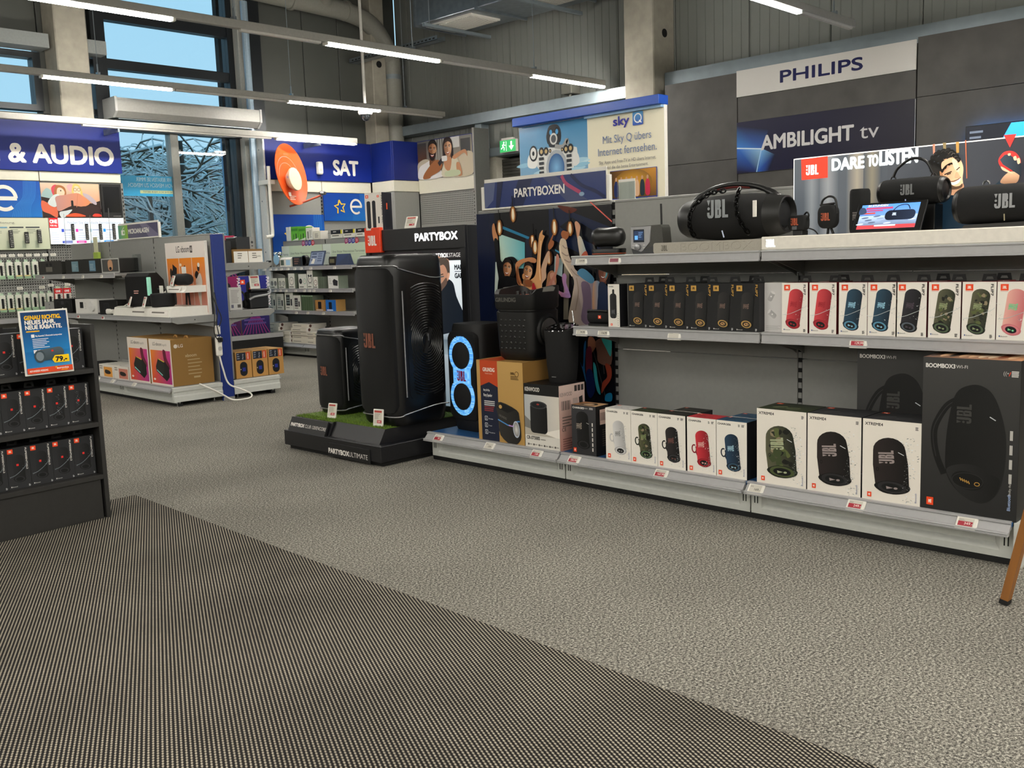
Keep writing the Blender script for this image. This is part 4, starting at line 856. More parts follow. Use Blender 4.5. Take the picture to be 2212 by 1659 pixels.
b = MB(); b.loft([[(x, y, z+(.035*(y/.17) if z > .2 else 0)) for x, y in rrect(.185*k, .16*k, .07*k, 6, 0, .085)] for z, k in ((0, .78), (.012, .83), (.1, .93), (.275, 1.03), (.282, 1.02))]); b.build('fabric_body', M['fabric'], t, 40)
b = MB(); b.loft([[(x, y, z+.035*(y/.17)) for x, y in rrect(.178*k, .154*k, .068*k, 6, 0, .085)] for z, k in ((.282, 1.02), (.288, 1.0), (.2881, .9), (.285, .88))]); b.build('glossy_top', mat('gloss_black', '#0a0a0b', .08, spec=.8), t, 40)
for i in range(7):
    q = i*.9; b = MB(); b.lathe([(.008, 0), (.007, .006), (0, .007)], 10, (.055*math.cos(q), .085+.04*math.sin(q), .287+.035*(.085+.04*math.sin(q))/.17)); b.build('control_button', M['black'], t, 40)
b = MB(); b.tube([(.05, .14, .3), (.035, .145, .39)], .003, 6); b.build('antenna', M['chrome'], t)
a = Art(); a.rect(.07, .03, .1, .034, '#7d7c7a'); a.build('brand_mark', t, PRINT, 'front', .185, off=-.012)
# ---- glowing party box at the far end of the deck
def soft_box(t, w, d, z0, z1, r, front_in=0., bot=.9, top=.92, m=None, name='cabinet'):
    h = z1-z0; secs = [(z0, bot), (z0+.03*h, bot+.05), (z0+.1*h, 1), (z0+.86*h, 1), (z0+.95*h, .985), (z0+.985*h, .95), (z1, top)]
    b = MB(); b.loft([[(x, y, z) for x, y in rrect(w*k, d*k, r*k, 6, 0, d/2)] for z, k in secs]); return b.build(name, m or M['blackm'], t, 45)
t = thing('party_speaker', 'black party speaker with glowing blue figure-eight ring at the end of the deck', 'speaker', (3.99, 4.315, ZD+.001), RZ-.08)
w_, h_ = .30, .66
soft_box(t, w_, .27, 0, h_, .07)
b = MB(); b.loft([[(x, y, z) for x, z in rrect(w_*.9*k, h_*.83*k, .05, 5, 0, h_*.52)] for y, k in ((.02, 1.0), (-.004, 1.0), (-.012, .97))]); b.build('front_grille', M['grille'], t, 45)
fig = []
for i in range(48):
    q = 2*PI*i/48; r0 = .118; cy = .118 if math.sin(q) >= 0 else -.118
    x = r0*math.cos(q); z = cy+r0*math.sin(q)
    fig.append((x, z))
N = 20; up = [(.118*math.cos(-.75+(PI+1.5)*i/N), .127+.118*math.sin(-.75+(PI+1.5)*i/N)) for i in range(N+1)]; dn = [(.118*math.cos(PI-.75+(PI+1.5)*i/N), -.127+.118*math.sin(PI-.75+(PI+1.5)*i/N)) for i in range(N+1)]
a = Art(.0002); a.at(0, h_*.52); R = random.Random(4); a.put(up+dn, '#62b2ee')
a.n += 1
for k in range(56):    # rows of led glow behind the cloth
    z = -.24+k*.0087; hw = .118*math.sqrt(max(0, 1-((abs(z)-.127)/.118)**2)) if abs(z) > .05 else .075
    for c in range(7):
        x0 = -hw+2*hw*c/7; a.put([(x0, z), (x0+2*hw/7*.92, z), (x0+2*hw/7*.92, z+.0052), (x0, z+.0052)], R.choice(['#8accfa', '#a4daff', '#5aa8e8', '#78bff4', '#4c9ae0']), None, 0)
a.build('light_ring', t, glow(.28), 'front', 0, off=.0125)
for s_ in (1, -1):
    b = MB(); b.lathe([(.083, -.012), (.083, -.0195), (.08, -.022), (.0, -.024)], 32, (0, 0, h_*.52+s_*.127), 'y'); b.build('woofer_cover', M['fabric'], t, 40)
a = Art(); a.jbl(0, h_*.52-.03, .062, '#8d2a55', 0, 'c'); a.build('brand_lettering', t, PRINT, 'front', 0, off=.0175)
# ---------------------------------------------------------------- top shelf of the display wall
Z1 = 1.2285
t = thing('earbud_case', 'big black rounded display model of open earbud case, left end of top shelf', 'display model', (4.03, 3.22, Z1), RZ+.25)
b = MB(); b.loft([[(x, y+.05, z) for x, y in rrect(w_, d_, .03, 5)] for z, w_, d_ in ((0, .15, .09), (.004, .17, .1), (.03, .175, .105), (.034, .17, .1))]); b.build('case_base', M['black'], t, 45)
b = MB(); b.tube(smoothpts([(-.08, .05, .03), (-.088, .06, .07), (-.075, .08, .11)], 4, False), .012, 8); b.build('hinge_arm', M['black'], t, 50)
b = MB(); b.loft([[(x, y+.045, z+.095) for y, z in rrect(.095*k, .105*k, .045*k, 5)] for x, k in ((-.09, .35), (-.083, .75), (-.055, .98), (0, .95), (.05, 1.0), (.08, .8), (.092, .4))]); b.build('case_lid', mat('satin_black', '#1b1b1a', .32), t, 60)
b = MB(); b.tube([(x, y+.05, .008) for x, y in rrect(.173, .103, .031, 5)], .002, 5, True); b.build('orange_trim', mat('orange_trim', '#c4562f', .4), t)
t = thing('internet_radio', 'grey tabletop internet radio with colour screen and upright antenna', 'radio', (4.05, 2.965, Z1), RZ+.12)
b = MB(); b.prism([(-.085, .012), (-.075, 0), (.085, 0), (.098, .015), (.088, .13), (.08, .145), (-.088, .14)], .0, .09, 'y'); b.build('radio_body', mat('radio_fabric_grey', '#4c4c48', .85, 0, .2, 300, .3), t)
b = MB(); b.prism([(-.088, .03), (-.078, .006), (-.03, .006), (.02, .06), (.028, .14), (-.088, .138)], -.006, .0, 'y'); b.build('face_plate', mat('radio_silver', '#9c9c9d', .4, 0), t)
b = MB(); b.prism([(-.086, .03), (-.075, 0), (.09, 0), (.1, .02), (.09, .045), (.02, .035), (-.03, .012)], -.008, .012, 'y'); b.build('front_foot', mat('radio_dark', '#37383a', .45), t)
a = Art(); a.rect(.012, .06, .075, .125, '#0d1118'); a.rect(.016, .07, .071, .118, '#1d2c46'); a.rect(.02, .074, .038, .094, '#5b98dd'); a.lines(.042, .108, .026, 4, .008, .003, '#5c7aa4'); a.build('screen', t, glow(.5), 'front', .17, off=.0075)
b = MB(); b.lathe([(.017, 0), (.016, -.016), (.0, -.018)], 20, (-.045, -.006, .036), 'y'); b.build('tuning_knob', mat('knob_silver', '#9a9a9c', .25, .7), t, 40)
for x, z in ((-.075, .045), (-.075, .03), (-.012, .045), (-.012, .03)):
    b = MB(); b.box(x-.005, x+.005, -.0075, -.006, z, z+.002); b.build('button', M['white'], t)
b = MB(); b.tube([(.06, .05, .14), (.058, .05, .25)], .0055, 8); b.build('antenna', M['blackm'], t)
# stone coloured plinth with flat shaded lettering under the big boombox
t = thing('display_plinth', 'stone grey display plinth with lettering shaded to look recessed under the chained boombox', 'display stand', (4.0, 2.583, Z1), RZ)
ST = mat('stone_grey_plinth', '#a9a498', .8, 0, .06, 120, .2, 400)
b = MB(); b.loft([[(x, y, z) for x, z in rrect(.61, .053, .012, 4, 0, .0265)] for y in (0, .2)]); b.build('plinth_body', ST, t, 40)
a = Art(.0004); a.jbl(.048, .012, .028, '#6d695f'); a.text('BOOMBOX', .165, .0075, .037, '#837e73', .4, .01); a.text('BOOMBOX', .1665, .0065, .037, '#a9a498', .4, -.01); a.build('lettering', t, PRINT, 'front', .61)  # darker offset copy paints the shade of the recess; the letters are flat
# chained boombox
t = thing('boombox', 'huge black boombox speaker with curved handle on the stone plinth', 'speaker', (4.12, 2.497, Z1+.054), RZ-.03)
CL = mat('boombox_cloth', '#090909', .8, 0, .2, 300, .2)
def ovalsec(x, ry, rz, zc=.108, yc=0., n=28): return [(x, yc+ry*math.cos(2*PI*i/n), zc+rz*math.sin(2*PI*i/n)) for i in range(n)]
b = MB(); b.loft([ovalsec(x, ry, rz) for x, ry, rz in ((-.25, .082, .083), (-.2, .094, .097), (-.1, .103, .107), (0, .106, .11), (.1, .104, .108), (.2, .096, .098), (.215, .093, .095))]); b.build('cloth_body', CL, t, 40)
b = MB(); b.loft([ovalsec(x, ry, rz) for x, ry, rz in ((-.2, .096, .099), (-.255, .089, .09), (-.28, .076, .077), (-.288, .06, .06))]); b.build('end_ring', mat('rubber_satin', '#1d1d1c', .4), t, 40)
b = MB(); b.loft([ovalsec(x, ry, rz) for x, ry, rz in ((.205, .097, .1), (.25, .092, .094), (.285, .083, .085), (.287, .077, .078), (.26, .068, .068))], True, True); b.build('end_ring', mat('rubber_satin', '#1d1d1c', .4), t, 40)
b = MB(); b.lathe([(.06, .255), (.055, .268), (.0, .272)], 28, (0, 0, .108), 'x'); b.build('passive_disc', M['blackm'], t, 40)
b = MB(); b.tube(smoothpts([(-.235, 0, .165), (-.215, 0, .2), (-.12, 0, .248), (0, 0, .262), (.12, 0, .245), (.2, 0, .212), (.235, 0, .185)], 5, False), [.017]*8+[.013]*16+[.017]*7, 10); b.build('handle', mat('handle_satin', '#1a1a1a', .3), t, 50)
for k in range(1):
    b = MB(); b.tube(smoothpts([(-.09, -.004, .243), (0, -.004, .25), (.09, -.004, .242)], 8, False), .007, 6); b.build('red_grip', mat('grip_red', '#5c1a18', .6), t)
a = Art(.0004); a.jbl(-.02, .105, .085, '#8f9496', 0, 'c'); a.line([(.005, .045), (.016, .012)], .007, '#cdd8f0'); a.build('brand_lettering', t, PRINT, 'front', 0, off=.1125)
b = MB(); b.box(.165, .185, -.105, -.1, .1, .175, .001); b.build('price_strip', M['whitecard'], t)
def chain(label, P, loc, rz, pitch=.021):
    "chain of oval steel links following a polyline"
    t = thing('steel_chain', label, 'chain', loc, rz, 'black chains around the boombox')
    Q = smoothpts(P, 24, False); L = [Q[0]]; acc = 0
    for a_, b_ in zip(Q, Q[1:]):
        acc += (Vector(b_)-Vector(a_)).length
        if acc >= pitch: L.append(b_); acc = 0
    proto = MB(); proto.tube([(.016*math.cos(i*2*PI/12), .0095*math.sin(i*2*PI/12), 0) for i in range(12)], .0042, 6, True)
    me = None
    for i, (p, q) in enumerate(zip(L, L[1:])):
        d = (Vector(q)-Vector(p)).normalized(); zx = Vector((0, 1, 0)) if abs(d.y) < .9 else Vector((1, 0, 0)); y = zx.cross(d).normalized(); z = d.cross(y)
        if i % 2: y, z = z, -y
        mw = Matrix((d, y, z)).transposed().to_4x4(); mw.translation = (Vector(p)+Vector(q))/2
        if me is None: o = proto.build('chain_link', mat('chain_black', '#161616', .25, .8), t, 60); me = o.data
        else: o = bpy.data.objects.new('chain_link', me); C.objects.link(o); o.parent = t
        o.matrix_local = mw
chain('black chain wrapped around the left part of the boombox', [(-.01, -.065, .232), (-.07, -.075, .228), (-.125, -.09, .2), (-.165, -.112, .155), (-.178, -.118, .1), (-.172, -.112, .05), (-.155, -.09, .012)], (4.12, 2.497, Z1+.054), RZ-.03)
chain('black chain wrapped around the right part of the boombox', [(.075, -.07, .238), (.08, -.09, .215), (.085, -.118, .165), (.098, -.124, .11), (.125, -.115, .055), (.155, -.1, .012)], (4.12, 2.497, Z1+.054), RZ-.03)
# white plinth with a lit logo, backlit picture panel
t = thing('display_plinth', 'long white display plinth with lit logo along the right top shelf', 'display stand', (3.985, 1.703, Z1), RZ)
b = MB(); b.box(-.574, .574, 0, .36, 0, .061, .004); b.build('plinth_body', mat('gloss_white', '#e2ddd2', .3), t)
a = Art(.0005); a.jbl(.025, .014, .034, '#f4fbff'); a.build('lit_logo', t, glow(.9), 'front', 1.148)
# backlit picture panel standing on the white plinth; all outlines below are in the panel's own metres
PX0, PY0, PZ0, PW, PH = 4.3, 2.28, 1.2905, 1.15, .357
t = thing('lit_picture_panel', 'backlit advertising panel with a laughing dark-haired man, right end of top shelf', 'light panel', (PX0, PY0-PW/2, PZ0), RZ)
b = MB(); b.box(-PW/2, PW/2, .003, .028, 0, PH); b.build('panel_body', M['white'], t)
b = MB(); b.box(-PW/2-.004, -PW/2+.004, 0, .03, 0, PH+.004); b.box(-PW/2+.004, PW/2, 0, .03, PH-.003, PH+.005); o = b.build('lit_edge', mat('lit_edge_white', '#f2efe6', .4, emit=.7), t)
a = Art(.0004)
U = lambda s: s
a.rect(0, 0, PW, PH, ('h', '#4e5358', '#33343a'))
for u, w_, c, c2 in ((.12, .05, '#4e5358', '#7d7f80'), (.26, .05, '#4e5358', '#8d8474'), (.05, .04, '#4e5358', '#75797b'), (.34, .04, '#45494e', '#77705f')): a.rect(u, 0, u+w_, PH, ('h', c, c2)); a.rect(u+w_, 0, u+2*w_, PH, ('h', c2, c))
a.rect(.45, 0, PW, PH, ('h', '#43464b', '#2e2f35'))
def pp(s): return s
a.poly([(0.037,0.355),(0.169,0.359),(0.17,0.261),(0.04,0.26)], '#ee3a24'); a.jbl(*[(0.061,0.28)][0], .046, '#fff6ef')
[a.text(x, *q, h, '#eef8fb', w_, .05) for x, q, h, w_ in (('DARE', [(0.192,0.292)][0], .05, .15), ('TO', [(0.361,0.296)][0], .046, .045), ('LISTEN', [(0.416,0.296)][0], .058, .165))]
for pts, c in (([(0.645,0.363),(0.655,0.364),(0.656,0.323),(0.648,0.322)], '#c9866a'), ([(0.687,0.365),(0.701,0.365),(0.702,0.327),(0.692,0.33)], '#8d7a52'), ([(0.741,0.363),(0.754,0.363),(0.755,0.318),(0.744,0.317)], '#b98d4a'), ([(0.778,0.367),(0.783,0.366),(0.791,0.21),(0.788,0.208)], '#b5623f')): a.poly(pts, c)
a.poly([(0.929,0.371),(0.977,0.37),(0.954,0.319)], '#ee3a34'); a.blob([(0.954,0.306),(0.977,0.296),(0.994,0.271),(0.996,0.247),(0.981,0.228),(0.957,0.225),(0.932,0.234),(0.915,0.256),(0.913,0.278),(0.93,0.301)], '#ee3a34')
# torso, neck, head
a.blob([(0.622,-0.004),(0.643,0.113),(0.662,0.142),(0.686,0.165),(0.735,0.151),(0.772,0.159),(0.81,0.142),(0.857,0.101),(0.9,0.173),(0.944,0.198),(0.953,0.169),(0.92,0.097),(0.906,-0.039),(0.777,-0.034)], ('h', '#12212c', '#1b2d3a'))
a.blob([(0.688,0.193),(0.695,0.227),(0.752,0.207),(0.779,0.182),(0.769,0.154),(0.735,0.143),(0.704,0.156),(0.68,0.174)], '#b98a6a')
a.blob([(0.682,0.267),(0.676,0.296),(0.696,0.314),(0.73,0.316),(0.759,0.294),(0.775,0.255),(0.773,0.211),(0.775,0.186),(0.761,0.172),(0.73,0.172),(0.707,0.187),(0.691,0.212),(0.681,0.24)], ('h', '#c9946c', '#e6bf98'))
a.blob([(0.691,0.216),(0.711,0.201),(0.738,0.181),(0.76,0.18),(0.773,0.19),(0.772,0.175),(0.753,0.167),(0.727,0.168),(0.707,0.18)], '#5b4434')
a.blob([(0.656,0.23),(0.667,0.233),(0.681,0.22),(0.686,0.204),(0.676,0.197),(0.664,0.206)], '#d9a582')
HC = [(0.663,0.237),(0.651,0.254),(0.645,0.27),(0.643,0.288),(0.65,0.304),(0.662,0.317),(0.677,0.323),(0.694,0.327),(0.711,0.328),(0.727,0.32),(0.738,0.312),(0.748,0.299),(0.754,0.287),(0.743,0.286),(0.731,0.284),(0.718,0.281),(0.707,0.276),(0.699,0.267),(0.692,0.26),(0.686,0.249),(0.679,0.238),(0.669,0.256),(0.663,0.276),(0.674,0.293),(0.689,0.303),(0.706,0.309),(0.723,0.303),(0.693,0.281),(0.678,0.267)]
R = random.Random(3)
for k, (u, v) in enumerate(HC): a.blob([(u+.0135*(.7+.5*R.random())*math.cos(q*PI/3), v+.0135*(.7+.5*R.random())*math.sin(q*PI/3)) for q in range(6)], R.choice(['#14120f', '#1a1714', '#100e0c']), 3)
for k in range(16): u, v = R.choice(HC[3:13]); a.line(smoothpts([(u-.006, v-.003), (u, v+.004), (u+.008, v+.001)], 3, False), .0016, R.choice(['#55504a', '#3a3632', '#6d665e']))
a.blob([(0.693,0.281),(0.712,0.293),(0.735,0.299),(0.752,0.287),(0.758,0.275),(0.731,0.278),(0.709,0.268),(0.694,0.254)], '#dcb088'); a.blob([(0.735,0.289),(0.752,0.286),(0.766,0.256),(0.764,0.237),(0.747,0.25)], '#f0cfa8'); a.blob([(0.686,0.247),(0.698,0.234),(0.703,0.215),(0.714,0.198),(0.699,0.207),(0.689,0.224)], '#a5714c')
a.blob([(0.73,0.197),(0.749,0.196),(0.769,0.21),(0.771,0.202),(0.76,0.189),(0.741,0.185)], '#fbf3ea'); a.line([(0.726,0.199),(0.745,0.2),(0.763,0.206),(0.773,0.215)], .004, '#6d4436'); a.line([(0.706,0.23),(0.721,0.236),(0.736,0.241)], .005, '#2a1d16'); a.line([(0.755,0.245),(0.768,0.256)], .004, '#2a1d16'); a.line([(0.717,0.229),(0.733,0.234)], .005, '#3a2a22'); a.blob([(0.755,0.237),(0.767,0.225),(0.771,0.213),(0.76,0.21),(0.748,0.215)], '#d0a07a')
# raised hand with a small speaker
a.blob([(0.932,0.178),(0.938,0.2),(0.962,0.22),(0.987,0.218),(1.001,0.206),(0.988,0.174)], ('v', '#8d6448', '#d9ac86')); a.blob([(0.93,0.245),(0.951,0.232),(0.977,0.212),(0.962,0.217),(0.937,0.23)], '#e2b892')
a.poly([(0.925,0.272),(0.943,0.29),(0.96,0.291),(1.006,0.25),(1.008,0.198),(0.994,0.21),(0.937,0.252)], ('h', '#3a4650', '#1c242b')); [a.blob(p, '#e6bd98') for p in ([(0.955,0.293),(0.965,0.294),(0.965,0.286),(0.957,0.285)], [(0.976,0.278),(0.986,0.281),(0.989,0.266),(0.98,0.265)], [(0.99,0.268),(0.999,0.272),(1.003,0.254),(0.994,0.249)])]
a.build('panel_print', t, glow(.55), 'front', PW)
# ---- small speakers on the white plinth
ZP = Z1+.0615
t = thing('mini_speaker', 'tiny square black speaker with orange logo and strap on a stub, beside the boombox', 'speaker', (4.08, 2.155, ZP), RZ-.25)
b = MB(); b.box(-.028, .028, .008, .05, 0, .024, .003); b.build('display_stub', M['black'], t)
b = MB(); b.loft([[(x, y, z+.057) for x, z in rrect(.098*k, .068*k, .02, 4)] for y, k in ((-.002, .9), (.004, 1), (.034, 1), (.04, .9))]); b.build('speaker_body', M['fabric'], t, 50)
b = MB(); b.tube(smoothpts([(.03, .02, .09), (.045, .02, .102), (.056, .02, .09), (.052, .02, .07)], 4, False), .004, 6); b.build('strap_loop', M['black'], t, 50)
b = MB(); b.box(-.02, .008, -.0045, -.002, .026, .042, .0008); b.build('grey_clip', mat('clip_grey', '#55575a', .4), t)
a = Art(); a.jbl(-.006, .046, .032, '#b0583c', 0, 'c'); a.build('brand_lettering', t, PRINT, 'front', 0, off=.003)
b = MB(); b.tube(smoothpts([(.05, .03, .03), (.08, .03, .02), (.1, .03, .002)], 4, False), .003, 6); b.build('cable', M['blackm'], t)
t = thing('clip_speaker', 'small round black speaker with carabiner loop on a forked stand', 'speaker', (4.09, 2.017, ZP), RZ-.15)
b = MB(); b.tube([(-.01, .03, 0), (-.006, .03, .03)], .006, 8); b.tube([(.02, .03, 0), (.006, .03, .03)], .006, 8); b.build('forked_stand', M['black'], t)
b = MB(); b.loft([[(x, y, z+.078) for x, z in rrect(.092*k, .104*k, .034*k, 6)] for y, k in ((-.002, .86), (.006, 1), (.034, 1), (.042, .88))]); b.build('speaker_body', M['fabric'], t, 50)
b = MB(); b.tube(smoothpts([(-.036, .02, .124), (-.03, .02, .15), (0, .02, .166), (.032, .02, .156), (.042, .02, .12), (.043, .02, .09)], 4, False), .005, 8); b.tube([(-.042, .02, .13), (.03, .02, .134)], .005, 8); b.build('carabiner_loop', M['black'], t, 50)
a = Art(); a.jbl(0, .06, .034, '#b0583c', 0, 'c'); a.build('brand_lettering', t, PRINT, 'front', 0, off=.003)
t = thing('upright_speaker', 'slim black speaker standing upright between round speaker and tilted screen', 'speaker', (4.1, 1.886, ZP), RZ-.1)
b = MB(); b.loft([[(x, y, z) for x, y in rrect(.078*k, .075*k, .026, 6, 0, .038)] for z, k in ((0, .88), (.006, .96), (.02, 1), (.168, 1), (.182, .97), (.188, .9))]); b.build('speaker_body', M['fabric'], t, 40)
b = MB(); b.loft([[(x, y, z) for x, y in rrect(.076*k, .073*k, .026, 6, 0, .038)] for z, k in ((.186, .93), (.19, .9), (.187, .74), (.184, .6))]); b.build('end_cap', M['black'], t, 40)
a = Art(); a.jbl(.018, .055, .03, '#6f6a68', PI/2, 'l'); a.build('brand_lettering', t, PRINT, 'front', 0, off=.0015)
def barrel(t, L, R0, mbody, ring, zc, handle=None, logo=.06, ink='#8f9496', led=None, loops=True):
    b = MB(); b.loft([ovalsec(x*L, R0*k, R0*k, zc, R0) for x, k in ((-.46, .93), (-.4, .98), (-.2, 1), (.2, 1), (.4, .98), (.46, .93))]); b.build('cloth_body', mbody, t, 45)
    for s_ in (-1, 1):
        b = MB(); b.loft([ovalsec(s_*x*L, R0*k, R0*k, zc, R0) for x, k in ((.44, .96), (.475, .9), (.5, .8), (.5, .72), (.47, .66))], False, True); b.build('end_ring', ring, t, 45)
        b = MB(); b.lathe([(R0*.62, s_*L*.47), (R0*.5, s_*L*.487), (0, s_*L*.49)], 24, (0, R0, zc), 'x'); b.build('passive_disc', M['blackm'], t, 45)
    a = Art(.0004); a.jbl(-.0, zc-logo*.35, logo, ink, 0, 'c')
    if led: a.line([(led[0], zc-logo*.75), (led[0]+.002, zc-logo*.75-led[1])], .005, led[2])
    a.build('brand_lettering', t, PRINT, 'front', 0, off=.0012)
    if handle:
        b = MB(); b.tube(handle, .006, 8); b.build('strap_handle', M['black'], t, 50)
        for p in (handle[0], handle[-1]): b = MB(); b.tube([(p[0]+.011*math.cos(q*PI/4), p[1], p[2]-.008+.011*math.sin(q*PI/4)) for q in range(8)], .003, 6, True); b.build('strap_ring', M['black'], t)
t = thing('strap_speaker', 'black barrel speaker with rope handle lying above the tilted tablet screen', 'speaker', (4.15, 1.682, ZP+.105), RZ-.06)
barrel(t, .285, .058, M['fabric'], M['black'], .062, smoothpts([(-.09, .058, .128), (-.07, .058, .165), (-.01, .058, .2), (.05, .058, .185), (.085, .058, .128)], 5, False), .044, '#77797a', (-.006, .02, '#b9c6ea'))
b = MB(); b.box(-.11, .11, .02, .1, -.105, .004, .003); b.build('support_block', M['black'], t)
t = thing('advert_screen', 'small tilted advertising screen showing a speaker above water, on the white plinth', 'screen', (4.02, 1.718, ZP), RZ, None, (Matrix.Rotation(RZ, 3, 'Z') @ Matrix.Rotation(-.55, 3, 'X')).to_euler())
b = MB(); b.box(-.15, .145, 0, .012, .002, .148, .003); b.build('screen_body', M['black'], t)
a = Art(.0004); a.at(.0, .0); a.rect(.02, .016, .268, .136, ('v', '#6f86a8', '#4a7fd0')); a.rect(.02, .016, .268, .034, '#b03a3e'); a.rect(.02, .034, .268, .08, ('v', '#5f6d86', '#9fb2cc'))
for k in range(14): a.ell(.03+.017*k, .04+.006*((k*5) % 7), .016, .0035, random.Random(k).choice(['#4a566e', '#aebfd6', '#77879f']), .1)
a.text('24 STUNDEN', .05, .122, .009, '#d9c4cf', .085, .02); a.rect(.045, .108, .16, .117, '#a03a5a'); a.rect(.05, .098, .12, .104, '#a03a5a'); a.rect(.035, .085, .09, .092, '#c9402f'); a.blob([(.02, .085), (.02, .115), (.04, .115), (.05, .09)], '#2f3b52')
a.rrect(.135, .05, .262, .098, .02, ('h', '#10141f', '#1d2637')); a.line(smoothpts([(.165, .095), (.185, .118), (.22, .122), (.235, .1)], 4, False), .004, '#141a26'); a.jbl(.165, .072, .013, '#b9c9df'); a.rect(.1, .021, .19, .028, '#e9c9c6')
a.build('screen_image', t, glow(.75), 'front', .3)
t = thing('barrel_speaker', 'big black barrel speaker with silver logo at the right end of the white plinth', 'speaker', (4.07, 1.27, ZP+.014), RZ-.05)
barrel(t, .42, .077, M['fabric'], M['black'], .078, None, .056, '#9a9c9e', (.0, .026, '#8d846a'))
b = MB(); b.tube([(-.1+.012*math.cos(q*PI/5), .077, .158+.014*math.sin(q*PI/5)) for q in range(6)], .004, 6); b.build('strap_eyelet', mat('eyelet_grey', '#6d6f6f', .3, .6), t)
b = MB(); b.prism([(-.17, -.014), (-.16, 0), (.19, .006), (.19, -.014)], .02, .13, 'y'); b.build('cradle_foot', M['dark'], t)
# ---------------------------------------------------------------- price tags on the display wall
TILT = .8
for i, (y, txt, c, lab) in enumerate(((4.373, '99.-', '#a83240', 'red price tag on the base rail below the glowing party speaker'), (3.93, '139.-', None, 'white price tag on the base rail below the kraft party speaker box'), (3.56, '149.-', '#a83240', 'red price tag on the base rail below the radio box'),
      (3.29, '184.99', '#a83240', 'red price tag on the base rail below the dark strapless speaker carton'), (2.728, '167.99', '#a83240', 'red price tag on the base rail below the black and red speaker cartons'), (2.205, '169.-', None, 'white price tag on the base rail below the camouflage barrel speaker carton'),
      (1.735, '249.-', '#a83240', 'red price tag on the base rail below the big white cartons'), (1.29, '349.-', '#a83240', 'red price tag on the base rail below the tall black carton'))):
    price_tag(lab, txt, c, .08, .055, (3.793, y, .137), RZ, .75 if 0 else .72)
for i, (x, y, z, txt, c, lab) in enumerate(((3.951, 3.335, Z2-.05, '74.99', None, 'white price tag at the left end of the middle shelf rail'), (3.951, 3.185, Z2-.05, '116.99', None, 'white price tag on the middle shelf rail below the radio speaker carton'), (3.951, 2.74, Z2-.05, '', None, 'blank pale price tag on the middle shelf rail below the gold badge cartons'),
      (3.951, 1.8, Z2-.05, '129,99', '#b02a3c', 'red price tag on the middle shelf rail below the dark blue speaker cartons'), (3.951, 3.325, Z1-.047, '119.99', None, 'white price tag on the top shelf rail below the earbud case'), (3.951, 3.1, Z1-.047, '', '#8d4a58', 'dark red hatched price tag on the top shelf rail below the internet radio'))):
    price_tag(lab, txt or ' ', c, .08, .05, (x, y, z), RZ, .22)
# wooden easel at the right edge
t = thing('wooden_easel', 'brown wooden floor easel leg in front of the near end of the display wall', 'stand', (3.44, 1.03, 0))
def leg(P0, P1, nm='leg'):
    b = MB(); P0 = Vector(P0); P1 = Vector(P1); d = (P1-P0).normalized(); x = Vector((0, 0, 1)).cross(d).normalized(); y = d.cross(x)
    b.loft([[tuple(p+x*(.017*u)+y*(.013*v)) for u, v in ((-1, -1), (1, -1), (1, 1), (-1, 1))] for p in (P0, P1)])
    o = b.build(nm, mat('easel_wood', '#8d5a24', .5, 0, .25, 8, stretch=(1, 1, .15)), t)
    b = MB(); b.loft([[tuple(p+x*(.018*u)+y*(.014*v)) for u, v in ((-1, -1), (1, -1), (1, 1), (-1, 1))] for p in (P0-d*.004, P0+d*.012)]); b.build('rubber_foot', M['blackm'], o)
leg((0, 0, .007), (-.02, -.30, 1.5)); leg((-.1, -.78, .007), (-.03, -.33, 1.5)); leg((-.55, -.36, .007), (-.04, -.315, 1.5))
b = MB(); b.box(-.04, .0, -.42, -.2, 1.44, 1.5, .004); b.build('top_block', mat('easel_wood', '#8d5a24'), t)
# ================================================================ big party poster covering the left bay (photo print on a board)
t = thing('party_poster', 'tall photo poster of people dancing under light bulbs behind the party speakers', 'poster', (4.325, 3.95, .18), RZ)
PWI, PHI = 1.09, 1.33
b = MB(); b.box(-PWI/2, PWI/2, 0, .008, 0, PHI); b.build('poster_board', M['blackcard'], t)
a = Art(.00025); F = lambda s: s
a.rect(0, 0, PWI, PHI, ('h', '#141c38', '#0e1016')); a.rect(.16, .3, PWI, PHI, ('v', '#0d0f14', '#17171b'))
a.poly([(.62, 1.16), (1.09, .96), (1.09, 1.2), (.72, 1.33), (.62, 1.33)], '#1c2540'); a.poly([(.7, 1.22), (1.09, 1.05), (1.09, 1.12), (.8, 1.27)], '#13161f')
a.line([(0.939,1.351),(1.093,1.232)], .007, '#e2695f')
a.blob([(0.693,1.345),(0.799,1.328),(0.841,1.312),(0.788,1.294),(0.738,1.31)], '#5c2a1e')
# windows behind the dancers
a.poly([(0.198,1.2),(0.418,1.139),(0.411,0.982),(0.207,0.985)], ['#bfe0d4', '#5fb4c0', '#68c0cc', '#d6e6cf']); a.poly([(0.221,1.251),(0.458,1.171),(0.45,1.157),(0.216,1.234)], '#2f7fa8'); a.poly([(0.427,1.163),(0.48,1.153),(0.473,0.986),(0.419,0.987)], '#232838')
a.poly([(0.16,1.026),(0.189,1.025),(0.2,0.927),(0.186,0.811),(0.14,0.811)], '#c9d6cf'); a.poly([(0.66,1.052),(0.725,1.031),(0.713,0.928),(0.652,0.951)], '#a9c4c8'); a.poly([(0.665,1.092),(0.715,1.069),(0.711,1.059),(0.664,1.082)], '#3f8fb8'); a.poly([(0.731,0.999),(0.773,0.992),(0.752,0.677),(0.715,0.676)], '#8d8474')
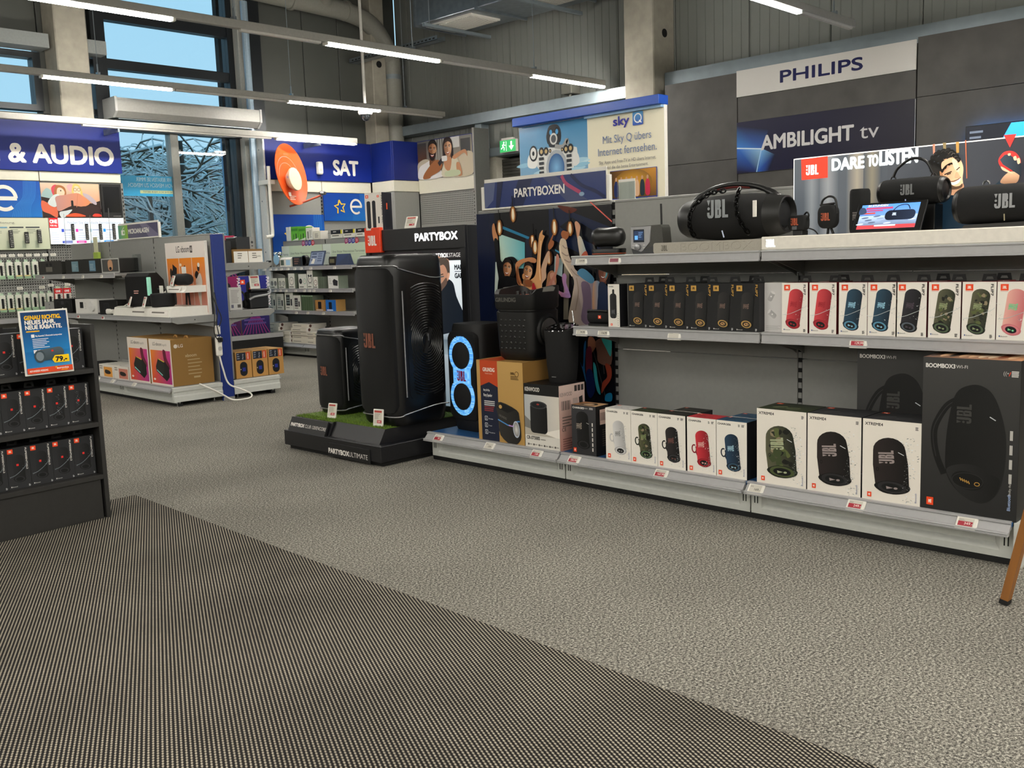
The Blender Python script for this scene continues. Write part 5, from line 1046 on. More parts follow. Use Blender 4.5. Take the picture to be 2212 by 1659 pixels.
# hanging bulbs
def bulb(p, h=.085, w=.032, tube=False):
    u, v = p
    a.ell(u, v, w*1.1, h*.62, '#3a1f10', 0, 16, inner='#7d4018')
    if tube: a.rrect(u-w*.42, v-h*.5, u+w*.42, v+h*.5, w*.4, '#d9974f'); a.rrect(u-w*.25, v-h*.42, u+w*.25, v+h*.4, w*.24, '#fff0d4')
    else: a.blob([(u-w*.35, v+h*.5), (u+w*.35, v+h*.5), (u+w*.62, v-h*.15), (u+w*.3, v-h*.5), (u-w*.3, v-h*.5), (u-w*.62, v-h*.15)], '#c98a48'); a.blob([(u-w*.2, v+h*.35), (u+w*.2, v+h*.35), (u+w*.38, v-h*.12), (u, v-h*.42), (u-w*.38, v-h*.12)], '#fff0d0')
    a.line([(u, v+h*.5), (u-.003, v+h*.5+.07)], .006, '#15130f')
BP = [(0.328,1.313),(0.208,1.237),(0.666,1.22),(0.788,1.206),(0.487,1.142),(0.509,1.108),(0.619,1.042)]
for i, p in enumerate(BP): bulb(p, .085 if i in (0, 1, 2) else .075, .027, i in (4, 6))
# woman in black
SK, SK2 = '#c98a5e', '#a4623c'
a.blob([(0.151,1.251),(0.168,1.265),(0.182,1.215),(0.197,1.18),(0.191,1.152),(0.163,1.153),(0.149,1.202)], SK); a.blob([(0.163,1.159),(0.196,1.158),(0.21,1.048),(0.237,1.013),(0.274,0.932),(0.352,0.903),(0.364,0.812),(0.15,0.752),(0.179,0.84),(0.191,0.913),(0.179,1)], '#0d0d10'); a.blob([(0.221,1.013),(0.251,1.041),(0.291,1.046),(0.33,1.017),(0.339,0.954),(0.305,0.92),(0.241,0.927),(0.215,0.97)], '#0a0a0c'); a.blob([(0.271,1.052),(0.328,1.054),(0.366,1.022),(0.357,0.997),(0.311,1.034)], '#0d0d10')
face(a, *[(0.272,0.981)][0], .1, -.12, '#c08258', '#0c0a0a', 1)
a.blob([(0.2,0.927),(0.242,0.938),(0.298,0.935),(0.36,0.909),(0.364,0.812),(0.158,0.752),(0.179,0.84)], '#0d0d10')
# man's sleeve behind, pointing hand
a.blob([(0.613,1.075),(0.634,1.066),(0.601,0.979),(0.599,0.924),(0.563,0.868),(0.635,0.702),(0.589,0.679),(0.541,0.785),(0.556,0.966)], '#c9a488'); a.blob([(0.637,1.142),(0.665,1.182),(0.668,1.174),(0.656,1.147),(0.67,1.136),(0.662,1.109),(0.628,1.088),(0.622,1.115)], SK2)
# woman in the red top
a.blob([(0.349,1.011),(0.398,1.038),(0.483,1.048),(0.521,1.036),(0.512,1.014),(0.436,1.021),(0.376,0.988),(0.378,0.94),(0.398,0.883),(0.36,0.891),(0.351,0.954)], ('v', SK2, SK)); a.blob([(0.549,1.159),(0.565,1.194),(0.584,1.207),(0.58,1.183),(0.598,1.171),(0.586,1.149),(0.569,1.103),(0.558,1.007),(0.562,0.924),(0.551,0.854),(0.523,0.812),(0.411,0.812),(0.381,0.854),(0.375,0.891),(0.43,0.883),(0.47,0.911),(0.509,0.938),(0.527,1.008)], ('v', '#dba26c', '#d29a66'))
face(a, *[(0.452,0.959)][0], .1, -.3, '#d69a6a', '#1a110d', 0)
a.line(smoothpts([(0.372,0.996),(0.362,0.954),(0.368,0.909),(0.39,0.88)], 4, False), .008, '#7d4426'); a.line(smoothpts([(0.571,1.145),(0.564,1.076),(0.553,0.993),(0.557,0.91)], 4, False), .009, '#f0c490'); a.blob([(0.431,0.908),(0.477,0.913),(0.495,0.885),(0.468,0.869),(0.437,0.88)], '#8d4f2c'); a.ell(*[(0.42,0.934)][0], .012, .018, '#c98a58')
a.poly([(0.413,0.869),(0.426,0.88),(0.432,0.846),(0.458,0.823),(0.482,0.84),(0.492,0.891),(0.504,0.896),(0.528,0.846),(0.546,0.813),(0.54,0.757),(0.393,0.755),(0.395,0.798)], '#a81f2a')
# blonde woman, raised arms
a.blob([(0.623,0.951),(0.653,0.967),(0.678,0.95),(0.687,0.896),(0.656,0.854),(0.604,0.854),(0.61,0.91)], '#9a6a4a'); a.blob([(0.637,0.945),(0.66,0.956),(0.681,0.945),(0.676,0.907),(0.647,0.907)], '#c08a74'); a.blob([(0.689,1.046),(0.7,1.064),(0.714,1.042),(0.709,0.999),(0.692,0.95),(0.673,0.907),(0.634,0.868),(0.61,0.813),(0.596,0.841),(0.628,0.896),(0.674,0.95),(0.683,0.999)], ('v', '#9a5a4a', '#c98a78')); a.blob([(0.732,0.928),(0.747,0.95),(0.768,0.933),(0.763,0.895),(0.786,0.841),(0.792,0.808),(0.742,0.808),(0.684,0.827),(0.671,0.863),(0.721,0.841),(0.75,0.841),(0.737,0.89)], ('h', '#b06a6a', '#a888c0')); a.blob([(0.602,0.813),(0.648,0.852),(0.699,0.835),(0.726,0.786),(0.714,0.648),(0.611,0.646),(0.607,0.735)], '#0f0f14'); a.blob([(0.658,0.907),(0.679,0.89),(0.676,0.813),(0.655,0.846)], '#b98474')
# man in the pale shirt
a.blob([(0.734,1.179),(0.749,1.197),(0.777,1.191),(0.798,1.185),(0.79,1.158),(0.768,1.143),(0.747,1.149)], SK2); a.blob([(0.716,1.099),(0.732,1.15),(0.768,1.143),(0.781,1.097),(0.793,1.051),(0.82,1.002),(0.847,0.962),(0.943,0.926),(0.983,0.894),(0.994,0.815),(0.97,0.682),(0.947,0.601),(0.779,0.65),(0.807,0.814),(0.824,0.908),(0.769,0.976),(0.728,1.037)], ('h', '#d8c4a8', '#8d7f92')); a.blob([(0.85,0.948),(0.882,0.975),(0.927,0.961),(0.977,0.915),(0.956,0.889),(0.908,0.908)], '#4f86a8'); a.blob([(0.88,0.895),(0.942,0.881),(0.952,0.761),(0.935,0.654),(0.873,0.679),(0.89,0.787)], '#77657a')
a.blob([(0.842,1.236),(0.856,1.246),(0.877,1.229),(0.883,1.208),(0.874,1.16),(0.887,1.12),(0.863,1.134),(0.851,1.188)], '#d09a7c'); a.blob([(0.86,1.15),(0.888,1.155),(0.92,1.08),(0.946,1.026),(0.931,0.995),(0.883,1.012),(0.871,1.068)], ('h', '#d8c4ac', '#7fa8b8')); a.blob([(0.885,1.049),(0.92,1.075),(0.936,1.048),(0.932,1.011),(0.89,1.012)], '#b55a44')
for q in ([(0.745,1.112),(0.766,1.095),(0.784,1.1)], [(0.737,1.071),(0.772,1.052),(0.794,1.057)], [(0.757,1.03),(0.792,1.014),(0.817,1.021)], [(0.846,0.922),(0.857,0.841),(0.832,0.733)], [(0.805,0.976),(0.839,0.943),(0.867,0.932)]): a.line(smoothpts(q, 4, False), .007, '#a08d80')
a.line(smoothpts([(0.724,1.112),(0.733,1.058),(0.766,0.998),(0.814,0.933)], 4, False), .01, '#eadac2')
# laughing woman at the right edge, her arm
face(a, *[(1.049,0.951)][0], .105, -.15, '#b0705c', '#141018', 1); a.blob([(1.066,0.987),(1.082,0.972),(1.078,0.935),(1.061,0.917),(1.069,0.951)], '#78b8c8')
a.blob([(0.976,0.889),(1.004,0.905),(1.023,0.889),(1.008,0.815),(0.995,0.722),(0.971,0.714),(0.966,0.788)], ('h', '#d09a6c', '#6f98b8')); a.blob([(1.017,0.889),(1.064,0.888),(1.095,0.815),(1.089,0.605),(0.997,0.656),(1.007,0.788)], '#2a3550')
# legs and drinks lower down
a.blob([(0.932,0.579),(0.967,0.58),(0.986,0.535),(0.947,0.487),(0.924,0.519)], '#8d5a44'); a.blob([(0.987,0.562),(1.085,0.579),(1.095,0.433),(1.004,0.436),(0.992,0.495)], '#6d4c42'); a.blob([(1.028,0.582),(1.096,0.584),(1.093,0.478),(1.06,0.519)], '#3fa8a4'); a.blob([(0.916,0.513),(0.951,0.52),(0.955,0.412),(0.934,0.302),(0.91,0.306),(0.907,0.437)], '#5a2030'); a.blob([(0.963,0.434),(0.983,0.413),(0.994,0.333),(1.012,0.253),(0.986,0.273),(0.967,0.353)], '#2f8f98'); a.blob([(1.051,0.431),(1.091,0.419),(1.093,0.353),(1.048,0.296),(1.019,0.259),(1.028,0.322),(1.063,0.359)], '#8d3a2a'); a.blob([(0.896,0.531),(0.914,0.551),(0.899,0.409),(0.907,0.314),(0.884,0.381),(0.865,0.434),(0.885,0.408)], '#1f4f7a'); a.blob([(0.912,0.382),(0.954,0.385),(0.972,0.277),(0.936,0.225),(0.909,0.273)], '#12204a'); a.blob([(1.053,0.256),(1.094,0.265),(1.093,0.221),(1.046,0.218)], '#1d6f96')
a.build('poster_print', t, GLOSSY, 'front', PWI)
t = thing('hanging_cable', 'thin black speaker cables hanging in front of the party poster', 'cable', (4.31, 3.5, 0))
for k, P in enumerate(([(0, .03, 1.2), (0, .035, 1.05), (-.0, .01, .9), (0, .05, .72), (0, .02, .6), (0, -.04, .4)], [(0, -.045, 1.2), (0, -.02, 1.08), (0, -.06, .95), (0, -.02, .75), (0, -.03, .55)])):
    b = MB(); b.tube(smoothpts(P, 5, False), .0035, 5); b.build('cable_strand', M['blackm'], t)
# sign holder clipped on top of the poster bay
t = thing('aisle_sign', 'white framed blue category sign on top of the party poster bay', 'sign', (4.33, 3.93, 1.53), RZ)
b = MB(); b.box(-.5, .5, .0, .012, .012, .018); b.box(-.505, .505, -.004, .02, 0, .012, .003); b.build('sign_rail', M['white'], t)
for s_ in (-1, 1):
    b = MB(); b.box(s_*.503-.012, s_*.503+.012, -.005, .02, .0, .145, .003); b.build('side_clip', M['white'], t)
b = MB(); b.box(-.49, .49, .003, .009, .018, .19); b.build('sign_board', M['whitecard'], t)
a = Art(.0004); a.rect(.004, .004, .976, .168, '#2a3a72'); a.poly([(.004, .004), (.0, .168), (.1, .168), (.08, .06)], '#5a6488'); a.poly([(.3, .168), (.42, .168), (.33, .004), (.22, .004)], '#20294e'); a.poly([(.5, .168), (.6, .168), (.86, .004), (.7, .004)], '#475076'); a.poly([(.12, .168), (.17, .168), (.13, .004), (.1, .004)], '#1c2446')
a.line(smoothpts([(.65, .165), (.68, .12), (.74, .085), (.79, .06)], 4, False), .022, '#b0486c'); a.ell(.8, .05, .02, .012, '#8fa8c4'); a.line(smoothpts([(.72, .165), (.8, .1), (.9, .06), (.97, .02)], 4, False), .02, '#1c2650'); a.text('PARTYBOXEN', .265, .065, .05, '#f4f2ee', .405, .03)
a.build('sign_print', t, GLOSSY, 'front', .98)
# ================================================================ party speaker island: stepped black plinth with lit back wall
PB = mat('plinth_black', '#17171a', .4, 0, .08); PBS = mat('plinth_side_black', '#101012', .5)
t = thing('display_island', 'black stepped display island with artificial grass and a lit sign wall', 'display stand', (3.515, 5.085, 0), RZ)
b = MB(); b.box(-.505, .5, .03, .8, 0, .03); b.build('toe_recess', M['blackm'], t)
b = MB(); b.box(-.527, .521, 0, .88, .028, .128, .003); b.build('lower_step', PB, t)
b = MB(); b.box(-.02, .42, -.006, .0, .012, .1, .001); p = b.build('name_plate', PBS, t)
a = Art(.0003); a.text('PARTYBOX', .012, .034, .03, '#f1ede6', .215, .05); a.text('ULTIMATE', .229, .034, .03, '#d9d5cf', .19, -.004); a.build('plate_lettering', p, PRINT, 'front', .04, off=.007)
def frustum(x0, x1, yf, yt, yb, z0, z1): return MB().loft([[(x0, yf, z0), (x1, yf, z0), (x1, yb, z0), (x0, yb, z0)], [(x0, yt, z1), (x1, yt, z1), (x1, yb, z1), (x0, yb, z1)]])
frustum(-.49, -.055, .035, .075, .75, .128, .213).build('upper_step', PB, t)
frustum(-.05, .455, .045, .095, .75, .128, .215).build('upper_step', PB, t)
b = MB(); b.prism([(.012, .128), (.05, .215), (.056, .215), (.03, .128)], -.495, -.075, 'x'); p = b.build('name_plate', PBS, t)
a = Art(.0003); a.text('PARTYBOX', .0, 0, .022, '#f1ede6', .155, .05); a.text('CLUB 120/ENCORE', .165, 0, .022, '#d9d5cf', .235, -.004)
o = a.build('plate_lettering', p, PRINT, 'front', 0, off=.002); o.location = (-.478, .026, .158); o.rotation_euler = (-.41, 0, 0)
GR = [mat('turf_%d' % i, c, .8, 0, .3, 60) for i, c in enumerate(('#5d7a1f', '#7d9a2e', '#42591a'))]
for nm, x0, x1, y0, z in (('turf', -.485, -.06, .08, .213), ('turf', -.045, .45, .1, .215)):
    b = MB(); R = random.Random(int(x0*1000)); b.box(x0, x1, y0, .74, z, z+.004)
    for k in range(3800):
        x = R.uniform(x0, x1); y = R.uniform(y0-.004, .74) if k % 3 else R.uniform(y0-.006, y0+.06); dx = R.uniform(-.006, .006); dy = R.uniform(-.008, .004); h = R.uniform(.008, .02)
        b.add([(x-.0016, y, z), (x+.0016, y, z), (x+dx, y+dy, z+h)], [(0, 1, 2)])
    o = b.build(nm, GR[0], t); o['kind'] = 'stuff'; o.data.materials.append(GR[1]); o.data.materials.append(GR[2])
    for i, pl in enumerate(o.data.polygons): pl.material_index = (i*7919 >> 3) % 3 if i > 5 else 0
# back wall with lit sign
WX = .765
b = MB(); b.box(-.515, .525, WX+.02, WX+.11, .128, 1.45, .003); b.build('back_wall', PB, t)
b = MB(); b.box(-.515, .525, WX-.002, WX+.02, 1.305, 1.45, .002); b.box(.475, .525, WX-.002, WX+.02, .215, 1.305); b.box(-.515, -.475, WX-.002, WX+.02, .215, 1.305); b.build('sign_frame', PB, t)
a = Art(.0002); a.text('PARTYBOX', .455, 1.362, .048, '#ffffff', .42, .045, 'r'); a.build('lit_sign', t, glow(1.1), 'front', 0, off=-WX+.003)
p = MB().box(-.5, -.325, WX-.02, WX+.02, 1.295, 1.47, .004).build('orange_tag', mat('brand_orange', '#f0441f', .35), t)
a = Art(.0002); a.jbl(0, 1.345, .07, '#fff3ea', 0, 'c'); o = a.build('tag_lettering', p, PRINT, 'front', 0, off=.021); o.location = (-.4125, WX, 0)
a = Art(.0002); a.rect(.15, 1.235, .468, 1.29, '#1a1518'); a.text('PARTYBOX', .178, 1.247, .026, '#ece8e6', .158, .04); a.text('STAGE', .345, 1.247, .026, '#c9c5c3', .11, -.004)
a.rect(-.47, 1.235, .085, 1.29, '#1a1518'); a.text('PARTYBOX 320', -.3, 1.247, .026, '#b9b5b3', .36, .02)
a.rect(.15, .25, .468, 1.225, ('v', '#6f7f88', '#d5dbde')); a.rect(.15, .6, .468, .7, ('v', '#8d9aa0', '#5f6e78')); a.rect(.15, .7, .468, .78, ('v', '#76838c', '#b9c4ca'))
a.text('MAR', .395, 1.165, .03, '#1a1d22', .075, .05); a.rect(.395, 1.15, .468, 1.154, '#1a1d22'); a.text('GAR', .395, 1.11, .03, '#1a1d22', .075, .05)
FP = lambda s: s
a.blob([(0.262,1.076),(0.319,1.104),(0.376,1.076),(0.402,0.991),(0.471,0.811),(0.193,0.742),(0.186,0.99)], '#141a22'); a.blob([(0.226,1.236),(0.264,1.247),(0.336,1.233),(0.347,1.188),(0.333,1.113),(0.283,1.046),(0.202,1.015)], '#a87a62'); a.blob([(0.216,1.218),(0.245,1.241),(0.301,1.246),(0.344,1.215),(0.348,1.143),(0.334,1.125),(0.314,1.173),(0.288,1.198),(0.251,1.193)], '#453a33'); a.blob([(0.33,1.143),(0.348,1.137),(0.337,1.106),(0.323,1.094)], '#b98a70'); a.line([(0.256,1.132),(0.284,1.137)], .006, '#2d2320'); a.blob([(0.205,1.058),(0.262,1.076),(0.31,1.113),(0.317,1.076),(0.268,1.034),(0.211,1.009)], '#5a463c')
a.rect(-.47, .25, .085, 1.225, ('v', '#3f4a55', '#8d9aa4'))
o = a.build('lit_poster', t, glow(.6), 'front', 0, off=-WX-.018)
# ---- giant floor-standing speaker
def rring(w, d, r, k, z, cy, n=6): return [(x, y, z) for x, y in rrect(w*k, d*k, r*k, n, 0, cy)]
def column_speaker(label, loc, W, D, H, rz, trim=True, rings=True, logo=.09, name='party_speaker'):
    t = thing(name, label, 'speaker', loc, rz); r = W*.2
    secs = [(0, .9, 0), (.02, .95, 0), (.07*H, .985, 0), (.12*H, 1, 0), (.8*H, 1, 0), (.9*H, 1, 0), (.955*H, .985, 0), (.985*H, .95, 0), (H, .88, 0)]
    b = MB(); b.loft([rring(W, D, r, k, z, D/2) for z, k, _ in secs]); b.build('cabinet', mat('speaker_shell', '#0b0b0c', .34, 0, .05), t, 45)
    # front grille: gently bowed, rounded corners
    gz0, gz1 = .075*H, .925*H
    b = MB(); xh = W*.47; q = W*.13; cols = []
    for i in range(-14, 15):
        x = xh*i/14; e = abs(x)-(xh-q); dz = q-math.sqrt(max(0, q*q-e*e)) if e > 0 else 0
        y = -.011+.03*(abs(x)/(W*.5))**3; cols.append([(x, .05, gz0+dz), (x, y+.006, gz0+dz), (x, y, gz0+dz+.008), (x, y, gz1-dz-.008), (x, y+.006, gz1-dz), (x, .05, gz1-dz)])
    b.loft(cols); b.build('front_grille', M['grille'], t, 50)
    # side: ripple panel with slot light
    for s_ in (1, -1):
        x = s_*(W/2+.0005); y0, y1, z0, z1 = D*.26, D*.9, .15*H, .85*H
        b = MB(); P = [(y, z) for y, z in rrect(y1-y0, z1-z0, .05, 5, (y0+y1)/2, (z0+z1)/2)]; b.prism(P, x-.002, x+.002*s_, 'x'); pn = b.build('side_panel', M['black'], t, 45)
        if rings:
            b = MB(); cy, cz = D*.6, .49*H
            for q in range(3, 34):
                rr = q*.0145; pts = []
                for i in range(97):
                    a_ = i*2*PI/96; y, z = cy+rr*math.cos(a_)*.9, cz+rr*math.sin(a_)*1.12
                    if y0+.03 < y < y1-.012 and z0+.02 < z < z1-.02: pts.append((x+s_*.002, y, z))
                    else:
                        if len(pts) > 2: b.tube(pts, .0045, 4, caps=False)
                        pts = []
                if len(pts) > 2: b.tube(pts, .0045, 4, caps=False)
            o = b.build('ripple_ring', mat('ripple_black', '#0c0c0d', .3, 0, .05, spec=.5), pn, 60); o['kind'] = 'stuff'
            b = MB(); b.prism([(cy-.035, cz-.075), (cy-.01, cz-.08), (cy+.04, cz+.07), (cy+.02, cz+.085)], x, x+s_*.012, 'x'); b.build('grip_recess', M['slot'], pn)
            b = MB(); b.box(x, x+s_*.013, cy-.0, cy+.008, cz-.0, cz+.045) if s_ > 0 else b.box(x-.013, x, cy-.0, cy+.008, cz, cz+.045); b.build('grip_glint', M['silver'], pn)
        b = MB(); xx = x+s_*.004; b.tube([(xx, D*.2, .17*H), (xx, D*.2, .79*H)], .004, 6); b.build('slot_light', mat('slot_light_white', '#8d8d90', .3), t)
    if trim:
        e = .0035; Q = [(x, y) for x, y in rrect(W+2*e, D+2*e, r+e, 10, 0, D/2)]
        Q = [p for p in Q if p[1] < D*.5]; Q.sort(key=lambda p: math.atan2(p[0], D*.5-p[1]))
        Q = [(-W/2-e, D*.95), (-W/2-e, D*.7)]+Q+[(W/2+e, D*.7), (W/2+e, D*.95)]
        st = lambda v: max(0, min(1, v))**2*(3-2*max(0, min(1, v)))
        for za, zb in ((.937, .862), (.058, .1)):
            pts = [(x, y, H*(za+(zb-za)*st((y-r*.35)/(D*.34)))) for x, y in Q]
            b = MB(); b.tube(smoothpts(pts, 3, False), .0042, 6); b.build('silver_trim', M['silver'], t, 60)
    b = MB(); b.loft([[(x, y, H+.0005+.002*i) for x, y in rrect(W*.6*k, D*.4*k, .04, 5, 0, D*.5)] for i, k in enumerate((1, .96))]); b.build('top_panel', M['black'], t, 50)
    a = Art(.0002); a.jbl(-W*.06, .46*H, logo, '#84503f', 0, 'c')
    a.build('brand_lettering', t, PRINT, 'front', 0, off=.0135)
    return t
column_speaker('giant black floor speaker with silver trim and rippled side on the island', (3.675, 4.785, .219), .40, .44, 1.055, RZ-.05)
column_speaker('knee-high black party speaker on the left end of the island', (3.765, 5.43, .217), .30, .30, .575, RZ-.05, True, True, .06)
# price tags of the island
price_tag('tall price tag leaning before the knee-high speaker on the grass', '299.-', w=.072, h=.1, loc=(3.66, 5.265, .218), rotz=RZ+.25, tilt=.25, tall=True)
price_tag('tall price tag leaning before the giant speaker on the grass', '1299.-', w=.08, h=.108, loc=(3.635, 4.735, .219), rotz=RZ+.2, tilt=.12, tall=True)
# rolling cart behind, with a rounded party speaker on it
t = thing('mesh_cart', 'dark framed cart with wire mesh sides behind the island', 'cart', (4.95, 6.2, 0), RZ)
fr = mat('cart_frame', '#232325', .5)
for x in (-.28, .28):
    for y in (.0, .42):
        b = MB(); b.box(x-.02, x+.02, y-.02, y+.02, 0, .88, .003); b.build('post', fr, t)
for z in (.25, .86):
    b = MB(); b.box(-.3, .3, -.02, .44, z, z+.03, .003); b.build('tray', fr, t)
for nm, ax in (('mesh_front', 0),):
    b = MB()
    for i in range(9): b.tube([(-.26+i*.065, -.005, .28), (-.26+i*.065, -.005, .86)], .003, 5)
    for i in range(6): b.tube([(-.28, -.005, .33+i*.1), (.28, -.005, .33+i*.1)], .003, 5)
    o = b.build(nm, M['blackm'], t); o['kind'] = 'stuff'
carton('long kraft carton lying inside the dark mesh cart', .5, .3, .12, M['kraft'], 5.0, 6.2, .281, name='storage_box')
t = thing('party_speaker', 'rounded black party speaker on the mesh cart behind the giant one', 'speaker', (5.0, 6.30, .893), RZ-.05)
w_, h_ = .31, .46
b = MB(); b.loft([rring(w_, .26, .09, k, z, .13) for z, k in ((0, .72), (.03, .8), (.075, .86), (.08, .96), (.12, 1), (.36, 1), (.41, .97), (.44, .9))]); b.build('cabinet', M['fabric'], t, 45)
b = MB(); b.loft([rring(w_, .26, .09, k, z, .13) for z, k in ((.405, .98), (.44, .92), (.462, .82), (.466, .7))]); b.build('top_cap', M['black'], t, 45)
b = MB(); b.tube(smoothpts([(-.11, .13, .45), (-.08, .13, .49), (.08, .13, .49), (.11, .13, .45)], 4, False), .012, 8); b.build('carry_handle', M['black'], t, 50)
a = Art(); a.jbl(-.03, .2, .06, '#8d5a4a', 0, 'c'); a.build('brand_lettering', t, PRINT, 'front', 0, off=.0025)
# microphone carton and a leaning tag on top of the lit wall
W, H = .145, .26; a = Art(); a.rect(0, 0, W, H, '#e4ddd4'); a.rrect(W*.1, H*.05, W*.32, H*.78, .012, '#1b1a22'); a.rrect(W*.42, H*.05, W*.62, H*.79, .012, '#1b1a22'); a.rrect(W*.74, H*.18, W*.82, H*.36, .004, '#1b1a22'); a.badge(W*.05, H*.86, W*.17); a.badge(W*.72, H*.87, W*.12); a.text('PARTYBOX MIC', W*.95, H*.92, .009, '#26222a', H*.75, .02, 'l', -PI/2)
s = Art(); s.rect(0, 0, .12, H, '#1d1b1e'); s.blob([(.03, H*.1), (.03, H*.5), (.05, H*.8), (.08, H*.7), (.1, H*.4), (.09, H*.1)], '#0c0c0d'); s.rect(.05, H*.55, .065, H*.72, '#c9502a')
carton('tall white carton with two dark microphones on top of the lit sign wall', W, .12, H, M['blackcard'], 4.27, 5.475, 1.452, rotz=RZ+.3, arts=[('printed_front', a, 'front'), ('printed_side', s, 'right')], name='microphone_carton')
price_tag('white price tag leaning on top of the lit sign wall', '99.-', w=.095, h=.085, loc=(4.29, 5.12, 1.452), rotz=RZ+.2, tilt=.4, tall=True)
# ================================================================ feature wall of dark boards with brand signs, on the right wall
DB = mat('concrete_look_board', '#4f4d4b', .6, 0, .18, 3.5)
t = thing('feature_wall', 'wall of dark concrete-look boards carrying two television signs', 'wall panel', (9.75, 0, 0))
for y0, y1, zs in ((5.87, 6.84, (0, 1.0, 2.23, 3.165)), (3.885, 5.862, (0, 1.05, 2.06)), (3.885, 5.862, (2.62, 2.895)), (1.9, 3.877, (0, 1.35, 2.63, 3.2)), (-.1, 1.892, (0, 1.35, 2.63, 3.2)), (-2.2, -.108, (0, 1.35, 2.63, 3.2))):
    for a_, c_ in zip(zs[:-1], zs[1:]):
        b = MB(); b.box(0, .04, y0+.002, y1-.002, a_+.002, c_-.002, .002); b.build('board', DB, t)
b = MB(); b.box(.04, .2, -2.2, 6.84, 0, 3.15); b.build('substructure', M['slot'], t)
def flat_sign(label, y1, y0, z0, z1, x, cols, arts, m=PRINT, cat='sign', name='brand_sign', th=.02, body=None):
    W = y1-y0; t = thing(name, label, cat, (x, (y0+y1)/2, z0), RZ)
    b = MB(); b.box(-W/2, W/2, 0, th, 0, z1-z0, .002); b.build('sign_board', body or M['whitecard'], t); a = Art(.0002)
    a.rect(0, 0, W, z1-z0, cols); arts(a, W, z1-z0); a.build('sign_print', t, m, 'front', W); return t
def ph(a, W, H):
    a.text('PHILIPS', W*.5, H*.30, H*.42, '#0b1150', W*.46, .03, 'c')
flat_sign('white sign board with dark blue capitals above the dark board wall', 5.866, 3.885, 2.895, 3.178, 9.735, '#d9d6d2', ph)
def amb(a, W, H):
    a.put([(0, H*.52), (0, H*.05), (W*.12, 0), (W*.17, H*.46)], ['#2f6fd0', '#0c1240', '#16235c', '#9fd0f0']); a.put([(0, H*.95), (0, H*.5), (W*.16, H*.44), (W*.2, H*.8)], ['#101230', '#3f86d8', '#3a66b8', '#12132c']); a.put([(W*.13, 0), (W*.16, H*.44), (W*.24, H*.3), (W*.2, 0)], ['#2a5fc0', '#7ab4e8', '#12132c', '#12132c'])
    a.line([(0, H*.5), (W*.155, H*.44)], .012, '#d9f0ff'); a.line([(W*.155, H*.44), (W*.125, 0)], .012, '#a9d4f8'); a.text('AMBILIGHT', W*.155, H*.42, H*.26, '#d9d7d8', W*.53, .035); a.text('tv', W*.72, H*.42, H*.26, '#cfcdd0', W*.1, .0)
flat_sign('dark blue sign with pale lettering and a light star on the board wall', 5.864, 3.885, 2.06, 2.62, 9.735, ('h', '#16163a', '#22202e'), amb)
# television with a blue light strip behind it
t = thing('wall_television', 'wall television showing a blue picture, glowing blue onto the boards behind', 'television', (9.66, 2.55, 1.42), RZ)
b = MB(); b.box(-.83, .83, 0, .03, 0, .87, .004); b.build('screen_housing', M['black'], t)
a = Art(.0002); a.rect(.01, .01, 1.65, .86, ('v', '#0b4fb8', '#2f9ae8')); a.poly([(.01, .86), (.01, .3), (.1, .3), (.4, .86)], '#10131c'); a.lines(.04, .8, .16, 5, .05, .02, '#59616e'); a.blob([(.45, .7), (.7, .78), (1.0, .72), (1.2, .8), (.9, .66), (.6, .62)], '#8fd0f4'); a.build('picture', t, glow(1.0), 'front', 1.66)
b = MB(); b.box(-.78, .78, .035, .05, .8, .84); b.box(-.8, -.76, .035, .05, .05, .8); b.build('rear_light_strip', mat('blue_strip', '#2f8ff0', .5, emit=9), t)
# ---- tall picture stand with a robot advert
t = thing('advert_stand', 'tall picture stand with appliance robot and pale streaming advert', 'display stand', (8.0, 6.6, 0), RZ)
b = MB(); b.box(-.98, .98, .0, .05, 0, 2.65, .003); b.build('board', M['white'], t)
b = MB(); b.box(-.985, .985, -.1, .06, 2.645, 2.735, .004); b.build('blue_header', mat('header_blue', '#1f4fb0', .3, 0, .04), t)
b = MB(); b.box(.005, .975, -.05, -.001, 2.62, 2.645); b.build('light_slot', mat('pale_blue_strip', '#8fb6dc', .4), t)
a = Art(.0002)
Z0 = 0
a.rect(.005, .8, .985, 2.64, ('v', '#cfe0e6', '#3f86b4')); a.rect(.99, .8, 1.955, 2.64, '#e6dfc6')
R = random.Random(5); a.n += 1
for k in range(26): u = R.uniform(.05, .95); v = R.uniform(1.75, 2.4)-abs(.5-u)*.1; a.put(smoothpts([(u-.12, v), (u, v+.03), (u+.12, v+.015), (u, v-.02)], 3), R.choice(['#a9cddd', '#8fbdd4', '#bcd9e2']), None, 0)
RB = [(0.307,2.382),(0.709,2.386),(0.837,2.349),(0.847,2.29),(0.782,2.273),(0.791,2.142),(0.337,2.116),(0.258,2.197),(0.264,2.346)]
a.poly(RB, '#d5d6d3'); a.blob([(0.167,2.346),(0.251,2.372),(0.276,2.296),(0.244,2.189),(0.132,2.198),(0.122,2.285)], '#e2e2de'); a.blob([(0.783,2.287),(0.847,2.29),(0.87,2.193),(0.792,2.161)], '#d9d9d6')
a.blob([(0.415,2.528),(0.459,2.612),(0.566,2.614),(0.617,2.555),(0.62,2.458),(0.578,2.414),(0.444,2.413),(0.413,2.47)], '#26282c', 3); a.blob([(0.452,2.436),(0.579,2.433),(0.577,2.38),(0.457,2.387)], '#2f3236')
for p in [(0.476,2.541),(0.563,2.541)]: a.ell(*p, .036, .045, '#17181b'); a.ell(*p, .02, .028, '#4f9ad0')
p = [(0.514,2.469)][0]; a.ell(*p, .055, .062, '#c9c9c6'); a.ell(*p, .036, .042, '#4a4d52')
